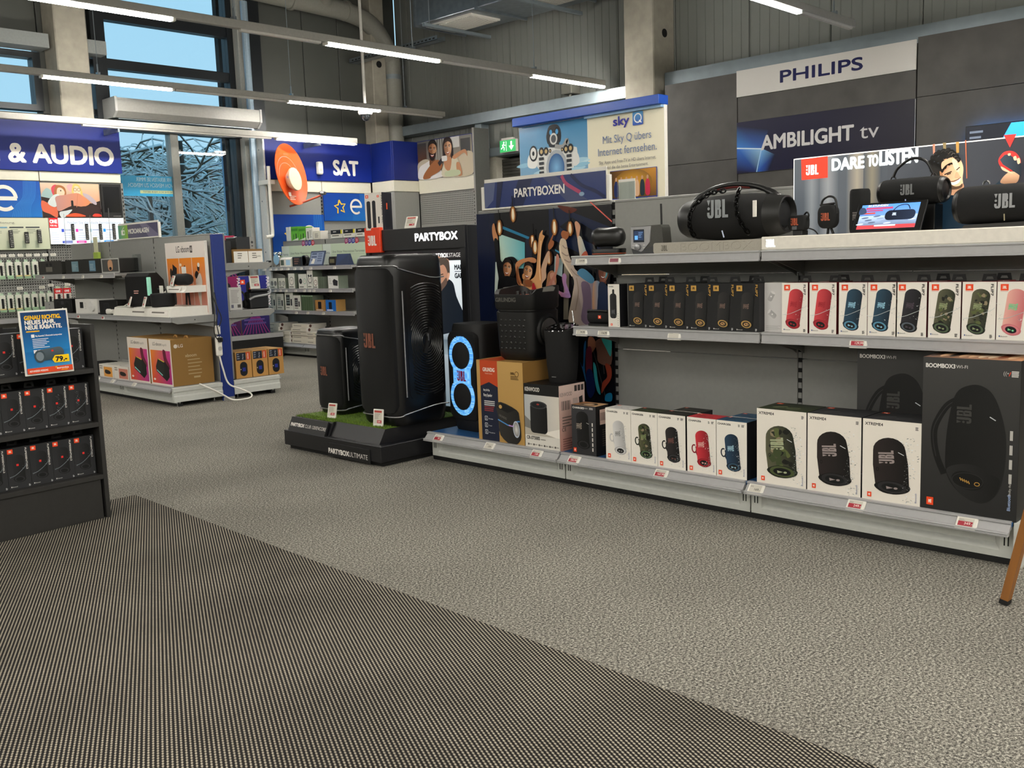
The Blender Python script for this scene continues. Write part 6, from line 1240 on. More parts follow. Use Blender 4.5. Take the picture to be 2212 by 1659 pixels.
a.line(smoothpts([(0.531,2.389),(0.636,2.374),(0.683,2.412),(0.704,2.439),(0.715,2.39)], 4, False), .045, '#9a9a98')
for p, r_ in zip([(0.333,2.35),(0.401,2.348),(0.462,2.347),(0.635,2.345),(0.688,2.344),(0.753,2.348)], (.04, .038, .018, .018, .038, .04)): a.ell(*p, r_, r_*1.2, '#2f3134'); a.ell(*p, r_*.5, r_*.6, '#c2a878')
p = [(0.215,2.341)][0]; a.ell(*p, .06, .085, '#2a2b2d'); a.ell(*p, .045, .065, '#d9d9d6'); a.ell(*p, .018, .025, '#2a2b2d')
p = [(0.549,2.162)][0]; a.ell(*p, .15, .19, '#a9adb2'); a.ell(*p, .115, .15, '#3f5f8d', inner='#7fb0d8')
for k in range(4):
    for (u, v) in [(0.331,2.29),(0.731,2.287)]: a.rect(u-.035, v-.03-k*.05, u+.035, v-k*.05, '#3a3c40')
a.text('sky', 1.335, 2.51, .085, '#2f2f98', .2, .03); a.rrect(1.58, 2.485, 1.71, 2.615, .012, ('v', '#2f4fb0', '#4f9ad0')); a.ring(1.645, 2.553, .042, .042, .012, '#f4f6f8'); a.line([(1.66, 2.53), (1.69, 2.505)], .012, '#f4f6f8')
a.text('Mit Sky Q übers', 1.5, 2.345, .075, '#6f7fa4', .61, .0, 'c'); a.text('Internet fernsehen.', 1.5, 2.225, .075, '#6f7fa4', .74, .0, 'c'); a.text('Sky, Apps und Free-TV in HD übers Internet.', 1.5, 2.14, .032, '#77777a', .72, 0, 'c'); a.text('Hol die das beste Entertainment.', 1.5, 2.085, .032, '#77777a', .53, 0, 'c')
a.rect(1.28, 1.5, 1.87, 2.06, '#2a3a8c'); a.put([(1.28, 1.78), (1.86, 1.78), (1.86, 2.055), (1.28, 2.055)], ['#3a2a16', '#6d4a1c', '#c98a26', '#4a3016']); a.ell(1.57, 1.92, .24, .14, '#8d6420', inner='#e9a82e')
for k, c in enumerate(('#1c2a5c', '#141418', '#15151c', '#8d2a34', '#d9b08c', '#1f2f3a', '#c9284a')): u = 1.36+.066*k; a.blob([(u-.024, 1.8), (u-.028, 1.9), (u-.012, 1.95), (u+.012, 1.95), (u+.028, 1.9), (u+.024, 1.8)], c); a.ell(u, 1.97, .013, .02, '#c99a74')
for k, c in enumerate(('#e6e3dc', '#26323c', '#3f7f9a', '#5f7f3a', '#8d6a2c')): a.rect(1.29+.115*k, 1.66, 1.395+.115*k, 1.77, c)
for k in range(3): a.rect(1.48+.125*k, 1.55, 1.58+.125*k, 1.63, ('#4fa4d9', '#e9e6e2', '#26262c')[k])
a.build('advert_print', t, GLOSSY, 'front', 1.96)
t = thing('leaflet_holder', 'clear leaflet holder with a white sheet behind the blue category sign', 'leaflet', (4.42, 3.37, 1.532), RZ)
b = MB(); b.box(-.055, .06, 0, .004, 0, .115); b.build('sheet', M['whitecard'], t); b = MB(); b.box(-.06, .065, -.006, -.004, 0, .1); b.build('clear_front', glassmat('clear_acrylic', '#f2f6f6', .04), t)
# ================================================================ wall units along the window wall (face -y)
def wallunit_board(name, label, x0, x1, z0, z1, y, m, cat='panel', th=.03, arts=None, pm=PRINT, group=None, parent=None, rz=0.):
    t = thing(name, label, cat, ((x0+x1)/2, y, z0), rz, group); W = x1-x0; H = z1-z0
    b = MB(); b.box(-W/2, W/2, 0, th, 0, H, .003); b.build('board', m, t)
    if arts: a = Art(.0002); arts(a, W, H); a.build('board_print', t, pm, 'front', W)
    return t
BL = '#0d2c96'
def fascia(txt, u, h, w):
    def f(a, W, H): a.rect(0, 0, W, H, ('v', '#0c2684', '#081a68')); a.text(txt, u, .095, h, '#efe9df', w, .045)
    return f
wallunit_board('fascia_board', 'blue fascia with white lettering ending in the word for sound, top left', 3.0, 5.4, 2.405, 2.97, 11.88, M['blue'], 'sign', arts=fascia('TON & AUDIO', .36, .2, 1.94))
wallunit_board('fascia_board', 'blue fascia board with three white capitals beside the satellite dish', 7.4, 9.27, 2.405, 2.97, 11.88, M['blue'], 'sign', arts=fascia('SAT', 1.17, .2, .44))
t = thing('fascia_board', 'plain dark blue fascia boxing around the corner pillar', 'panel', (9.27, 11.36, 2.405))
b = MB(); b.box(0, .5, 0, .04, 0, .57, .003); b.build('front_board', M['blue'], t); b = MB(); b.box(0, .04, .04, .52, 0, .57, .003); b.build('side_board', M['blue'], t)
CP = M['cream']
for i, (x0, x1) in enumerate(((3.0, 4.41), (4.42, 5.38))): wallunit_board('header_panel', 'cream panel under the left blue fascia, %s one' % ('left', 'right')[i], x0, x1, 2.29, 2.40, 11.9, CP)
for i, (x0, x1) in enumerate(((7.47, 8.35), (8.36, 9.25))): wallunit_board('header_panel', 'cream panel under the corner blue fascia, %s one' % ('left', 'right')[i], x0, x1, 2.24, 2.40, 11.9, CP)
t = thing('header_panel', 'cream panel boxing around the corner pillar', 'panel', (9.27, 11.37, 2.24))
b = MB(); b.box(0, .5, 0, .04, 0, .16, .003); b.build('front_board', CP, t); b = MB(); b.box(0, .04, .04, .52, 0, .16, .003); b.build('side_board', CP, t)
t = thing('pillar_cladding', 'grey cladding of the corner pillar below the cream panel', 'panel', (9.28, 11.38, 0))
b = MB(); b.box(0, .48, 0, .04, 0, 2.235, .003); b.build('front_board', M['panel'], t); b = MB(); b.box(0, .04, .04, .52, 0, 2.235, .003); b.build('side_board', M['panel'], t)
def rack(label, x0, x1, z1, y=11.93, perf=False):
    t = thing('wall_rack', label, 'shelf', ((x0+x1)/2, y, 0)); h = (x1-x0)/2
    for a_, c_ in ((0, .55), (.555, 1.1), (1.105, 1.65), (1.655, z1)):
        b = MB(); b.box(-h+.012, h-.012, 0, .02, a_, c_, .002); b.build('back_panel', M['panel'], t)
    for s_ in (-1, 1):
        b = MB(); b.box(s_*h-.013, s_*h+.013, -.004, .03, 0, z1); b.build('upright', M['shelf'], t)
    b = MB()
    for s_ in (-1, 1):
        for i in range(int(z1/.05)): b.box(s_*h-.006, s_*h+.006, -.006, -.004, i*.05, i*.05+.026)
    o = b.build('upright_slots', M['slot'], t); o['kind'] = 'stuff'
    if perf:
        b = MB()
        for i in range(int(2*h/.028)):
            for j in range(int((perf[1]-perf[0])/.03)): b.box(-h+.03+i*.028, -h+.04+i*.028, -.0015, 0, perf[0]+j*.03, perf[0]+.012+j*.03)
        o = b.build('perforation', M['slot'], t); o['kind'] = 'stuff'
    return t
rack('grey slotted wall rack behind the satellite dish', 7.45, 8.35, 2.24); rack('grey slotted wall rack right of the satellite dish', 8.36, 9.26, 2.24)
rack('perforated wall rack holding the left half of the remote controls', 3.0, 4.43, 2.29, perf=(.7, 1.5)); rack('perforated wall rack holding the right half of the remote controls', 4.44, 5.4, 2.29, perf=(.7, 1.6))
t = thing('side_panel', 'tall white side panel of the corner unit next to the window', 'panel', (7.39, 11.86, 0))
b = MB(); b.box(0, .03, 0, .4, 0, 2.97, .003); b.build('board', mat('side_panel_white', '#d9dbd9', .4), t)
for z in (2.8, 2.1, 1.4):
    b = MB(); b.lathe([(.012, 0), (.008, -.004), (0, -.005)], 10, (0, .1, z), 'x'); b.build('screw_cap', M['steel'], t)
def eboard(star):
    def f(a, W, H):
        a.put([(0, 0), (W, 0), (W, H), (0, H)], ['#0f4fa8', '#1673c4', '#0f4aa6', '#0c3790'])
        for k in range(9): a.line(smoothpts([(W*(.62+.03*k), 0), (W*(.66+.03*k), H*.35), (W*(.78+.02*k), H*.6), (W*(.8+.018*k), H)], 5, False), .0035, '#3f8fd8')
        if star:
            P = [(W*.35+W*.125*(1 if q % 2 == 0 else .45)*math.cos(PI/2+.15+q*PI/5), H*.5+W*.125*(1 if q % 2 == 0 else .45)*math.sin(PI/2+.15+q*PI/5)) for q in range(11)]
            a.line(P[0:5], .022, '#f2c52e'); a.line(P[5:11], .022, '#f2c52e')
        cx, r = (W*.7, W*.115) if star else (W*.52, .125)
        a.ring(cx, H*.52, r, r*1.05, r*.32, '#efe9df', 0, 1.72*PI, 28); a.rect(cx-r*1.0, H*.52-r*.17, cx+r*1.12, H*.52+r*.15, '#efe9df')
    return f
wallunit_board('brand_board', 'blue shop board with yellow star and letter, beside the corner', 8.37, 9.2, 1.83, 2.235, 11.9, M['blue'], 'sign', .015, eboard(True))
wallunit_board('brand_board', 'blue shop board with yellow star low behind the green cartons', 7.48, 8.36, 1.35, 1.92, 11.9, M['blue'], 'sign', .015, eboard(True))
wallunit_board('brand_board', 'blue shop board with big white letter left of the sofa photo', 3.3, 4.41, 1.87, 2.285, 11.9, M['blue'], 'sign', .015, lambda a, W, H: (a.put([(0, 0), (W, 0), (W, H), (0, H)], ['#0f4fa8', '#1673c4', '#0f4aa6', '#0c3790']), [a.line(smoothpts([(W*(.7+.018*k), 0), (W*(.74+.015*k), H*.3), (W*(.82+.012*k), H*.55), (W*(.84+.012*k), H)], 5, False), .0035, '#3f8fd8') for k in range(11)], a.ring(.71, .215, .125, .128, .042, '#efe9df', 0, 1.72*PI, 28), a.rect(.59, .19, .845, .235, '#efe9df'))[-1])
def sofa(a, W, H):
    a.put([(0, 0), (W, 0), (W, H), (0, H)], ['#8d5a4a', '#d98a62', '#e6c4a4', '#dcc0a8']); a.blob([(W*.0, H*.6), (W*.1, H*.85), (W*.2, H*.7), (W*.12, H*.5)], '#9ab4b4')
    a.poly([(0, 0), (W, 0), (W, H*.5), (W*.85, H*.42), (W*.6, H*.45), (W*.3, H*.5), (0, H*.6)], '#2b1a17'); a.blob([(W*.0, H*.48), (W*.1, H*.42), (W*.24, H*.3), (W*.24, 0), (W*.12, H*.1), (0, H*.2)], '#d9694a')
    a.blob([(W*.18, H*.85), (W*.24, H*.95), (W*.3, H*.9), (W*.28, H*.7), (W*.2, H*.66)], '#d04a58'); a.blob([(W*.44, H*.9), (W*.5, H*.99), (W*.56, H*.92), (W*.5, H*.75)], '#e0a4a8')
    a.blob([(W*.22, H*.6), (W*.25, H*.9), (W*.33, H*.94), (W*.41, H*.86), (W*.42, H*.66), (W*.34, H*.6)], '#a86a3c'); a.blob([(W*.27, H*.62), (W*.28, H*.84), (W*.35, H*.86), (W*.4, H*.74), (W*.36, H*.6)], '#eec8ac'); a.ell(W*.335, H*.78, .008, .008, '#33302f')
    a.blob([(W*.53, H*.7), (W*.55, H*.96), (W*.63, H*.98), (W*.69, H*.84), (W*.7, H*.6)], '#e6c06a'); a.blob([(W*.56, H*.68), (W*.57, H*.9), (W*.63, H*.92), (W*.67, H*.8), (W*.65, H*.66)], '#f0c8a8'); a.ring(W*.58, H*.82, .018, .018, .004, '#2a2522'); a.ring(W*.645, H*.82, .018, .018, .004, '#2a2522')
    a.blob([(W*.1, H*.42), (W*.2, H*.64), (W*.3, H*.66), (W*.28, H*.4), (W*.2, H*.3)], '#cfd6d4'); a.blob([(W*.24, H*.6), (W*.4, H*.66), (W*.6, H*.72), (W*.7, H*.64), (W*.82, H*.44), (W*.7, H*.32), (W*.5, H*.34), (W*.27, H*.18), (W*.24, H*.4)], ('h', '#b98a84', '#e08a5c')); a.blob([(W*.7, H*.7), (W*.8, H*.68), (W*.92, H*.5), (W*.93, H*.38), (W*.85, H*.44)], '#b9aab4'); a.line([(W*.62, H*.7), (W*.58, H*.3)], .006, '#c47a5c')
    a.blob([(W*.3, H*.02), (W*.4, H*.16), (W*.6, H*.3), (W*.8, H*.34), (W*.98, H*.3), (W, H*.15), (W*.8, H*.1), (W*.55, H*.02)], '#33201f'); a.blob([(W*.28, H*.15), (W*.4, H*.2), (W*.5, H*.22), (W*.36, 0), (W*.3, 0)], '#cfd8da'); a.rrect(W*.49, H*.3, W*.53, H*.5, .01, '#1c1a1c'); a.blob([(W*.38, H*.03), (W*.5, H*.12), (W*.62, H*.11), (W*.72, H*.03)], '#e2552f'); a.blob([(W*.85, H*.03), (W*.88, H*.11), (W*.98, H*.1), (W, H*.03)], '#d9402f')
wallunit_board('photo_board', 'photo board of two people hiding behind a blanket on a sofa', 4.415, 5.1, 1.87, 2.27, 11.9, M['whitecard'], 'poster', .015, sofa)
t = thing('television', 'small switched-off black television right of the sofa photo', 'television', (5.235, 11.87, 1.87))
b = MB(); b.box(-.125, .125, 0, .03, 0, .40, .004); b.build('housing', M['black'], t); b = MB(); b.box(-.1, .1, -.002, 0, .06, .37); b.build('screen', mat('dead_screen', '#040405', .15, spec=.6), t); b = MB(); b.box(0, .1, -.003, -.001, .012, .018); b.build('chrome_strip', M['chrome'], t)
def remote(t, x, z, h, w=.042, y=-.03):
    b = MB(); b.box(x-w/2, x+w/2, y, y+.018, z, z+h, .004); r = b.build('remote_control', M['black'], t)
    a = Art(.0002)
    for j in range(int(h/.022)):
        for i in range(3): a.rect(x-w*.32+i*w*.24, z+.012+j*.021, x-w*.32+i*w*.24+w*.15, z+.022+j*.021, '#8d8d8a' if (i+j) % 4 else '#c9c7c2')
    a.build('buttons', r, PRINT, 'front', 0, off=-y)
def oneboard(a, W, H):
    a.rect(0, 0, W, H, '#e9f1f6'); a.rect(0, H*.62, W*.115, H, '#e0242c'); a.text('ONE', W*.012, H*.8, H*.13, '#f6eeee', W*.09, .06); a.text('FOR ALL', W*.014, H*.68, H*.06, '#f6eeee', W*.085, .03); a.text('Finden Sie die ideale Fernbedienung', W*.24, H*.77, H*.11, '#8d99b4', W*.72)
    for k, c in enumerate(('#2f49b8', '#e83aa8', '#a9c2cf', '#1f8fe0')): u = W*(.15+.185*k); a.rect(u, .01, u+W*.13, H*.12, c); a.rect(u, H*.46, u+.03, H*.58, c); a.lines(u+.035, H*.52, .08, 1, .02, .012, '#9aa4c0'); a.lines(u+.02, H*.4, .11, 6, .026, .008, '#c2cad9')
    a.lines(W*.02, H*.42, W*.1, 6, .026, .008, '#c9cedb')
t = wallunit_board('remote_display', 'white lit display board with four upright remote controls under the sofa photo', 4.45, 5.34, 1.555, 1.86, 11.83, M['whitecard'], 'display board', .05, oneboard, glow(.2))
for k in range(4): remote(t, -.445+.89*(.29+.185*k), .045, .19, .036)
def leftboard(a, W, H):
    a.rect(0, 0, W, H, ('v', '#cdd4b8', '#dfe0c8')); a.text('Finde die passende Fernbedienung.', W*.02, H*.82, .022, '#5b5f55', W*.66)
    for k, c in enumerate(('#6d6f68', '#b8323f', '#b8323f', '#6fa4c4', '#2f3438', '#3a4044')): a.rect(W*(.0+.155*k), H*.68, W*(.135+.155*k), H*.72, c); a.lines(W*(.01+.155*k), H*.62, .1, 3, .018, .007, '#9aa08d')
t = wallunit_board('remote_display', 'pale green display board with a row of remote controls, far left', 3.3, 4.44, 1.50, 1.86, 11.83, mat('pale_green_board', '#cfd6bb', .5), 'display board', .05, leftboard)
for x, h in ((-.22, .2), (-.03, .21), (.14, .2), (.31, .13), (.45, .155)):
    remote(t, x, .02 if h > .18 else .07, h, .045)
    b = MB(); b.box(x-.05, x-.02, -.03, 0, .02, .1); b.build('clip_bracket', glassmat('clear_acrylic', '#f2f6f6', .04), t)
# packaged remotes hanging on pegs, two rows
def blister(label, x, z, h=.19, w=.068, ink=None, group='packaged remote controls on pegs', red=False, y=11.72):
    t = thing('remote_package', label, 'package', (x, y, z), 0, group)
    b = MB(); b.box(-w/2, w/2, 0, .03, .025, h, .002); b.build('carton_body', mat('mint_card', '#c4d9c0', .5) if not red else M['red'], t)
    a = Art(.0002); a.rect(0, .025, w, h, '#e6e6d9' if not red else '#e4dcd2')
    if red: a.rect(0, h*.7, w, h, '#d9282c'); a.text('ONE', w*.15, h*.78, .022, '#f4eeee', w*.6, .05)
    a.rrect(w*.32, h*.2, w*.72, h*.8 if not red else h*.66, .008, '#1d1e1e'); a.lines(w*.78, h*.7, w*.16, 4, .02, .008, '#4a4d48'); a.rect(0, .025, w, .04, '#d9c88d' if (int(x*50) % 2) else '#a9c9a4')
    a.build('printed_front', t, PRINT, 'front', w)
    b = MB(); b.box(-w*.3, w*.3, .012, .014, h, h+.028); b.build('hang_tab', mat('mint_card', '#c4d9c0'), t)
    b = MB(); b.tube([(0, -.05, h+.02), (0, .2, h+.02)], .0025, 5); b.build('peg_hook', M['steel'], t)
    b = MB(); b.box(-w/2, w/2, -.012, .0, 0, .024); b.build('label_foot', mat('green_label', '#9dbf9a', .4), t)
    return t
n = 0
for x in [3.84+.092*k for k in range(6)]:
    blister('cream package with black remote control on the upper peg row, %s' % ORD[n], x, 1.17); n += 1
n = 0
for x in [3.82+.087*k for k in range(7)]:
    blister('cream package with black remote control on the lower peg row, %s' % ORD[n], x, .80); n += 1
for i, (x, z) in enumerate(((4.44, .84), (4.54, .84))): blister('red and white package with remote control on the lower peg row, %s of two' % ('left', 'right')[i], x, z, .2, .085, red=True)
b0 = 0
for i, x in enumerate([3.84+.09*k for k in range(7)]):
    price_tag('small price tag above the upper peg row, %s' % ORD[i], ' ', None, .062, .034, (x+.02, 11.66, 1.415), 0, .15, 'price tags above the peg rows')
for i, x in enumerate((4.0, 4.24, 4.34, 4.53)):
    price_tag('small price tag above the lower peg row, %s' % ORD[i], ' ', None, .062, .034, (x, 11.66, 1.045+.02*(i > 1)), 0, .15, 'price tags above the peg rows')
t = thing('low_shelf', 'grey shelf board below the packaged remote controls', 'shelf', (4.0, 11.55, .7)); b = MB(); b.box(-1, .62, 0, .38, 0, .03, .003); b.build('shelf_board', M['shelf'], t); b = MB(); b.box(-1, .62, -.012, 0, -.02, .03); b.build('price_rail', M['rail'], t)
# ---- satellite dish on its mast
t = thing('satellite_dish', 'orange satellite dish with pale feed cover on a white mast', 'satellite dish', (7.6, 11.62, 2.43))
OR = mat('dish_orange', '#d9561f', .35, 0, .04)
b = MB(); prof = [(0, .0), (.1, -.006), (.2, -.024), (.28, -.048), (.34, -.075), (.352, -.08), (.35, -.068), (.28, -.036), (.2, -.012), (0, .012)]
b.lathe(prof, 40, (0, 0, 0), 'y', False); dish = b.build('dish_bowl', OR, t, 50); dish.scale = (.86, 1, 1.22); dish.rotation_euler = (-.2, 0, .28)
a = Art(.0002)
for k, r_ in enumerate((.20, .26)): a.ring(-.04+.02*k, -.06+.02*k, r_*.85, r_*1.15, .006, '#8d8a80', -.5, PI*.95)
a.text('HUMAX', -.03, .28, .03, '#8d5a3a', .1); a.lines(-.09, -.3, .14, 3, .022, .012, '#f0c9b0'); a.rect(-.1, -.29, -.05, -.24, '#e8e0d2')
o = a.build('dish_print', t, PRINT, 'front', 0); o.rotation_euler = dish.rotation_euler; o.location = (-.02, -.085, .0)
b = MB(); b.lathe([(.15, -.13), (.15, -.1), (.1, -.02)], 28, (-.03, -.02, -.08), 'y'); o = b.build('feed_cover', mat('feed_cream', '#d6cfb2', .4), t, 40); o.scale = (.8, 1, 1.05); o.rotation_euler = (-.2, 0, .28)
a = Art(.0002); a.text('HUMAX', 0, 0, .03, '#2f4f9a', .11, .02, 'c'); o = a.build('cover_lettering', t, PRINT, 'front', 0); o.rotation_euler = (-.2, 0, .28); o.location = (-.065, -.16, -.05)
b = MB(); b.tube([(-.03, -.06, -.42), (.2, -.12, -.35), (.42, -.16, -.27)], .014, 8); b.build('feed_arm', mat('arm_red', '#a8401c', .4), t, 50)
b = MB(); b.lathe([(.02, -.05), (.03, -.03), (.03, .02), (.02, .05)], 12, (.45, -.165, -.24), 'x'); b.build('receiver_head', M['chrome'], t, 40)
b = MB(); b.tube(smoothpts([(-.28, .02, .12), (-.28, .02, -.6), (-.28, .02, -.78), (-.31, .0, -.82), (-.4, .0, -.83)], 5, False), .024, 12); b.build('mast', M['white'], t, 50)
b = MB(); b.box(-.31, -.2, .0, .25, -.12, -.06, .004); b.build('mast_bracket', M['white'], t)
t = thing('motion_detector', 'small white motion detector on the blue fascia left of the white capitals', 'sensor', (8.3, 11.87, 2.49))
b = MB(); b.loft([[(x, y, z+.09) for x, z in rrect(.085*k, .18*k, .02, 4)] for y, k in ((0, 1), (-.045, 1), (-.06, .8))]); b.build('housing', M['white'], t, 40); b = MB(); b.box(-.02, .02, -.063, -.058, .04, .085); b.build('lens', mat('lens_grey', '#b9b7b0', .3), t)
# ---- photo board and pegboard facing the shop, right of the corner
def couple(a, W, H):
    a.put([(0, 0), (W, 0), (W, H), (0, H)], ['#8d8478', '#b9a98f', '#77756f', '#5b5a56'])
    for k in range(7): a.rect(W*(.3+.045*k), H*.45, W*(.32+.045*k), H, ('v', '#8d8d88', '#a9a9a2'))
    a.rect(W*.62, H*.72, W*.78, H, '#c9c9c6'); a.rect(W*.8, H*.55, W*.97, H*.92, '#3f3f40'); a.blob([(W*.62, 0), (W*.7, H*.5), (W, H*.55), (W, 0)], '#c2b69f'); a.rect(W*.0, H*.45, W*.17, H*.95, ('v', '#5a3a28', '#3a3a3a')); a.blob([(0, 0), (0, H*.42), (W*.2, H*.5), (W*.3, H*.1)], '#b9b09c')
    a.blob([(W*.02, H*.3), (W*.15, H*.42), (W*.3, H*.48), (W*.42, H*.2), (W*.44, 0), (W*.02, 0)], '#dcdad9'); face(a, W*.285, H*.71, H*.46, -.08, '#b47c54', '#18130f', 0, '#241a14'); face(a, W*.575, H*.72, H*.42, .05, '#d09c78', '#241a17', 1)
    a.blob([(W*.46, 0), (W*.5, H*.35), (W*.6, H*.3), (W*.66, H*.48), (W*.74, H*.46), (W*.78, H*.2), (W*.76, 0)], '#c9c2ab'); a.blob([(W*.52, H*.2), (W*.5, H*.42), (W*.58, H*.5), (W*.64, H*.44), (W*.6, H*.15)], '#b98460'); a.blob([(W*.72, H*.3), (W*.78, H*.3), (W*.82, 0), (W*.74, 0)], '#b98460'); a.blob([(W*.66, H*.5), (W*.82, H*.62), (W*.9, H*.62), (W*.92, H*.45), (W*.86, H*.55), (W*.7, H*.42)], '#b98460')
    a.blob([(W*.1, 0), (W*.13, H*.15), (W*.3, H*.42), (W*.4, H*.45), (W*.47, H*.3), (W*.4, H*.15), (W*.25, H*.05), (W*.22, 0)], '#9a623c'); a.line([(W*.4, H*.33), (W*.48, H*.46)], H*.12, '#2f2a2c'); a.rrect(W*.46, H*.4, W*.56, H*.54, .02, '#d9d9d6'); a.blob([(W*.53, 0), (W*.53, H*.13), (W*.76, H*.13), (W*.77, 0)], '#b9c2a0')
t = thing('photo_board', 'photo board of a smiling couple on a sofa pointing a remote control', 'poster', (9.74, 10.75, 2.42), RZ)
b = MB(); b.box(-.61, .6, 0, .03, 0, .56, .003); b.build('board', M['blue'], t); a = Art(.0002); couple(a, 1.19, .55); a.build('photo_print', t, PRINT, 'front', 1.19)
t = thing('header_panel', 'cream panel under the couple photo', 'panel', (9.75, 10.75, 2.2), RZ); b = MB(); b.box(-.61, .6, 0, .03, 0, .215, .003); b.build('board', CP, t); b = MB(); b.box(-.61, .6, -.004, 0, 0, .008); b.build('lower_edge', M['shelf'], t)
t = thing('pegboard', 'grey perforated pegboard below the couple photo', 'panel', (9.76, 10.75, .0), RZ)
b = MB(); b.box(-.61, .6, 0, .02, 0, 2.195, .002); b.build('board', M['panel'], t); b = MB()
for i in range(34):
    for j in range(15): b.box(-.59+i*.035, -.578+i*.035, -.0015, 0, 1.75+j*.03, 1.762+j*.03)
o = b.build('perforation', M['slot'], t); o['kind'] = 'stuff'
b = MB(); b.box(.575, .6, -.008, -.001, 0, 2.19); u = b.build('upright', M['shelf'], t); b = MB()
for j in range(40): b.box(.582, .593, -.0095, -.008, .2+j*.05, .226+j*.05)
o = b.build('upright_slots', M['slot'], u); o['kind'] = 'stuff'
t = thing('side_panel', 'grey side panel at the right end of the couple photo', 'panel', (9.72, 10.12, 0)); b = MB(); b.box(0, .3, -.03, 0, 0, 3.05, .003); b.build('board', mat('grey_side_panel', '#5f605d', .5), t); b = MB(); b.box(-.004, .0, -.03, 0, 0, 3.05); b.build('edge_strip', M['shelf'], t)
# ================================================================ clock shelves in the far corner (face -x)
CX = 7.15
for i, (y1, y0) in enumerate(((11.80, 10.78), (10.78, 9.74))):
    bay('clock shelving bay in the far corner, %s half' % ('left', 'right')[i], y1, y0, (.61, .90, 1.19), 'clock shelving bays', CX, .42, .07, 1.54, RZ, (.55, .85, 1.2), M['shelf'])
def hb(a, W, H):
    a.rect(0, 0, W, H, '#c9d8bd'); a.rect(0, 0, W*.19, H, '#d6dfd2'); a.text('hama', W*.03, H*.52, .035, '#5b6a70', W*.13, .0); a.text('Uhren Wecker Wetterstationen Thermometer', W*.22, H*.56, .03, '#5f6a60', W*.74); a.rect(W*.22, H*.47, W*.95, H*.48, '#9fae97')
for i, (y1, y0) in enumerate(((11.72, 10.76), (10.74, 9.8))):
    W = y1-y0; t = thing('brand_board', 'pale green clock board with four coloured drop icons, %s of two' % ('left', 'right')[i], 'sign', (7.5, (y1+y0)/2, 1.2), RZ, 'pale green boards over the clocks')
    b = MB(); b.box(-W/2, W/2, 0, .012, 0, .27, .002); b.build('board', mat('pale_green_board', '#cfd6bb'), t); a = Art(.0002); hb(a, W, .27)
    for k, c in enumerate(('#a83a6a', '#5b3a8d', '#3a4a9a', '#c93a44')): u = W*.56+.075*k; a.blob([(u-.03, .262), (u-.032, .31), (u, .335), (u+.033, .31), (u+.03, .275), (u, .262)], c); a.ring(u, .298, .014, .014, .005, '#f0eef0')
    a.build('board_print', t, PRINT, 'front', W)
def cube_carton(label, y, z, w, h, d, col, art, group=None, x=7.235, side=None, name='clock_carton'):
    a = Art(.0002); art(a, w, h); return carton(label, w, d, h, side or M['greycard'], x, y, z, arts=[('printed_front', a, 'front')], group=group, name=name, bev=.001)
def clockart(c, face='#e9e6da', bell=False, n=1, cols=None):
    def f(a, W, H):
        a.rect(0, 0, W, H, '#e4e5d9')
        for k in range(n):
            u = W*(k+.5)/n; r = min(W/n*.36, H*.32); cc = (cols or [c]*n)[k]
            if bell: a.ell(u-r*.6, H*.5+r*1.05, r*.35, r*.3, cc); a.ell(u+r*.6, H*.5+r*1.05, r*.35, r*.3, cc); a.line([(u-r*.6, H*.5-r), (u-r*.75, H*.5-r*1.3)], r*.15, cc); a.line([(u+r*.6, H*.5-r), (u+r*.75, H*.5-r*1.3)], r*.15, cc)
            a.ell(u, H*.5, r, r*1.05, cc); a.ell(u, H*.5, r*.8, r*.85, face if cc != '#1d1e1e' else '#2a2b2b'); a.line([(u-r*.3, H*.5+r*.3), (u, H*.5), (u+r*.4, H*.5+r*.35)], r*.1, '#33322f' if cc != '#1d1e1e' else '#d9d9d0')
        a.lines(W*.1, H*.08, W*.7, 1, .02, .012, '#6d6f66')
    return f
GC = 'clock cartons in the far corner'
for i, (y, w, h, art, lab) in enumerate(((11.56, .17, .14, clockart('#26282a', '#8d8d88', n=2), 'low carton with two small black timers, far left'), (11.36, .17, .14, clockart('#26282a', '#c9c9c0', n=2), 'low carton with two small black headsets, second'), (11.12, .15, .2, clockart('#9a9a90'), 'carton with a pale round clock'), (10.86, .19, .19, clockart('#1d1e1e', n=2, cols=['#1d1e1e', '#7fb89a']), 'carton with a black and a mint clock'),
      (10.69, .13, .235, clockart('#26282a', bell=True), 'tall carton with a twin bell alarm clock'), (10.565, .10, .15, clockart('#6d3a34'), 'small carton with a brown rimmed clock'), (10.18, .22, .16, lambda a, W, H: (a.rect(0, 0, W, H, '#e4e4de'), a.poly([(W*.5, H*.25), (W*.9, H*.2), (W*.95, H*.6), (W*.6, H*.75), (W*.45, H*.6)], '#2c2c2e'), a.lines(W*.08, H*.75, W*.3, 4, .02, .006, '#9a9a94'))[0], 'white carton picturing a dark flat device'))):
    cube_carton(lab+' on the second clock shelf', y, .90, w, h, .15, '', art, GC)
for i in range(4): cube_carton('dark sided carton turned sideways on the second clock shelf, %s' % ORD[i], 10.48-.048*i if i < 2 else 10.95+.075*(i-2), .90, .042, .15, .16, '', lambda a, W, H: a.rect(0, 0, W, H, '#5d6a58'), 'dark sided cartons on the second clock shelf', 7.25 if i < 2 else 7.37)
def station(dark):
    def f(a, W, H): a.rect(0, 0, W, H, '#e4e5d9'); a.rrect(W*.15, H*.25, W*.6, H*.82, .006, dark); a.rrect(W*.68, H*.25, W*.85, H*.6, .005, '#2a2b2d'); a.lines(W*.12, H*.12, W*.6, 1, .02, .01, '#6d6f66'); [a.rect(W*.2, H*(.36+.13*k), W*.55, H*(.42+.13*k), '#8d9a94') for k in range(3)]
    return f
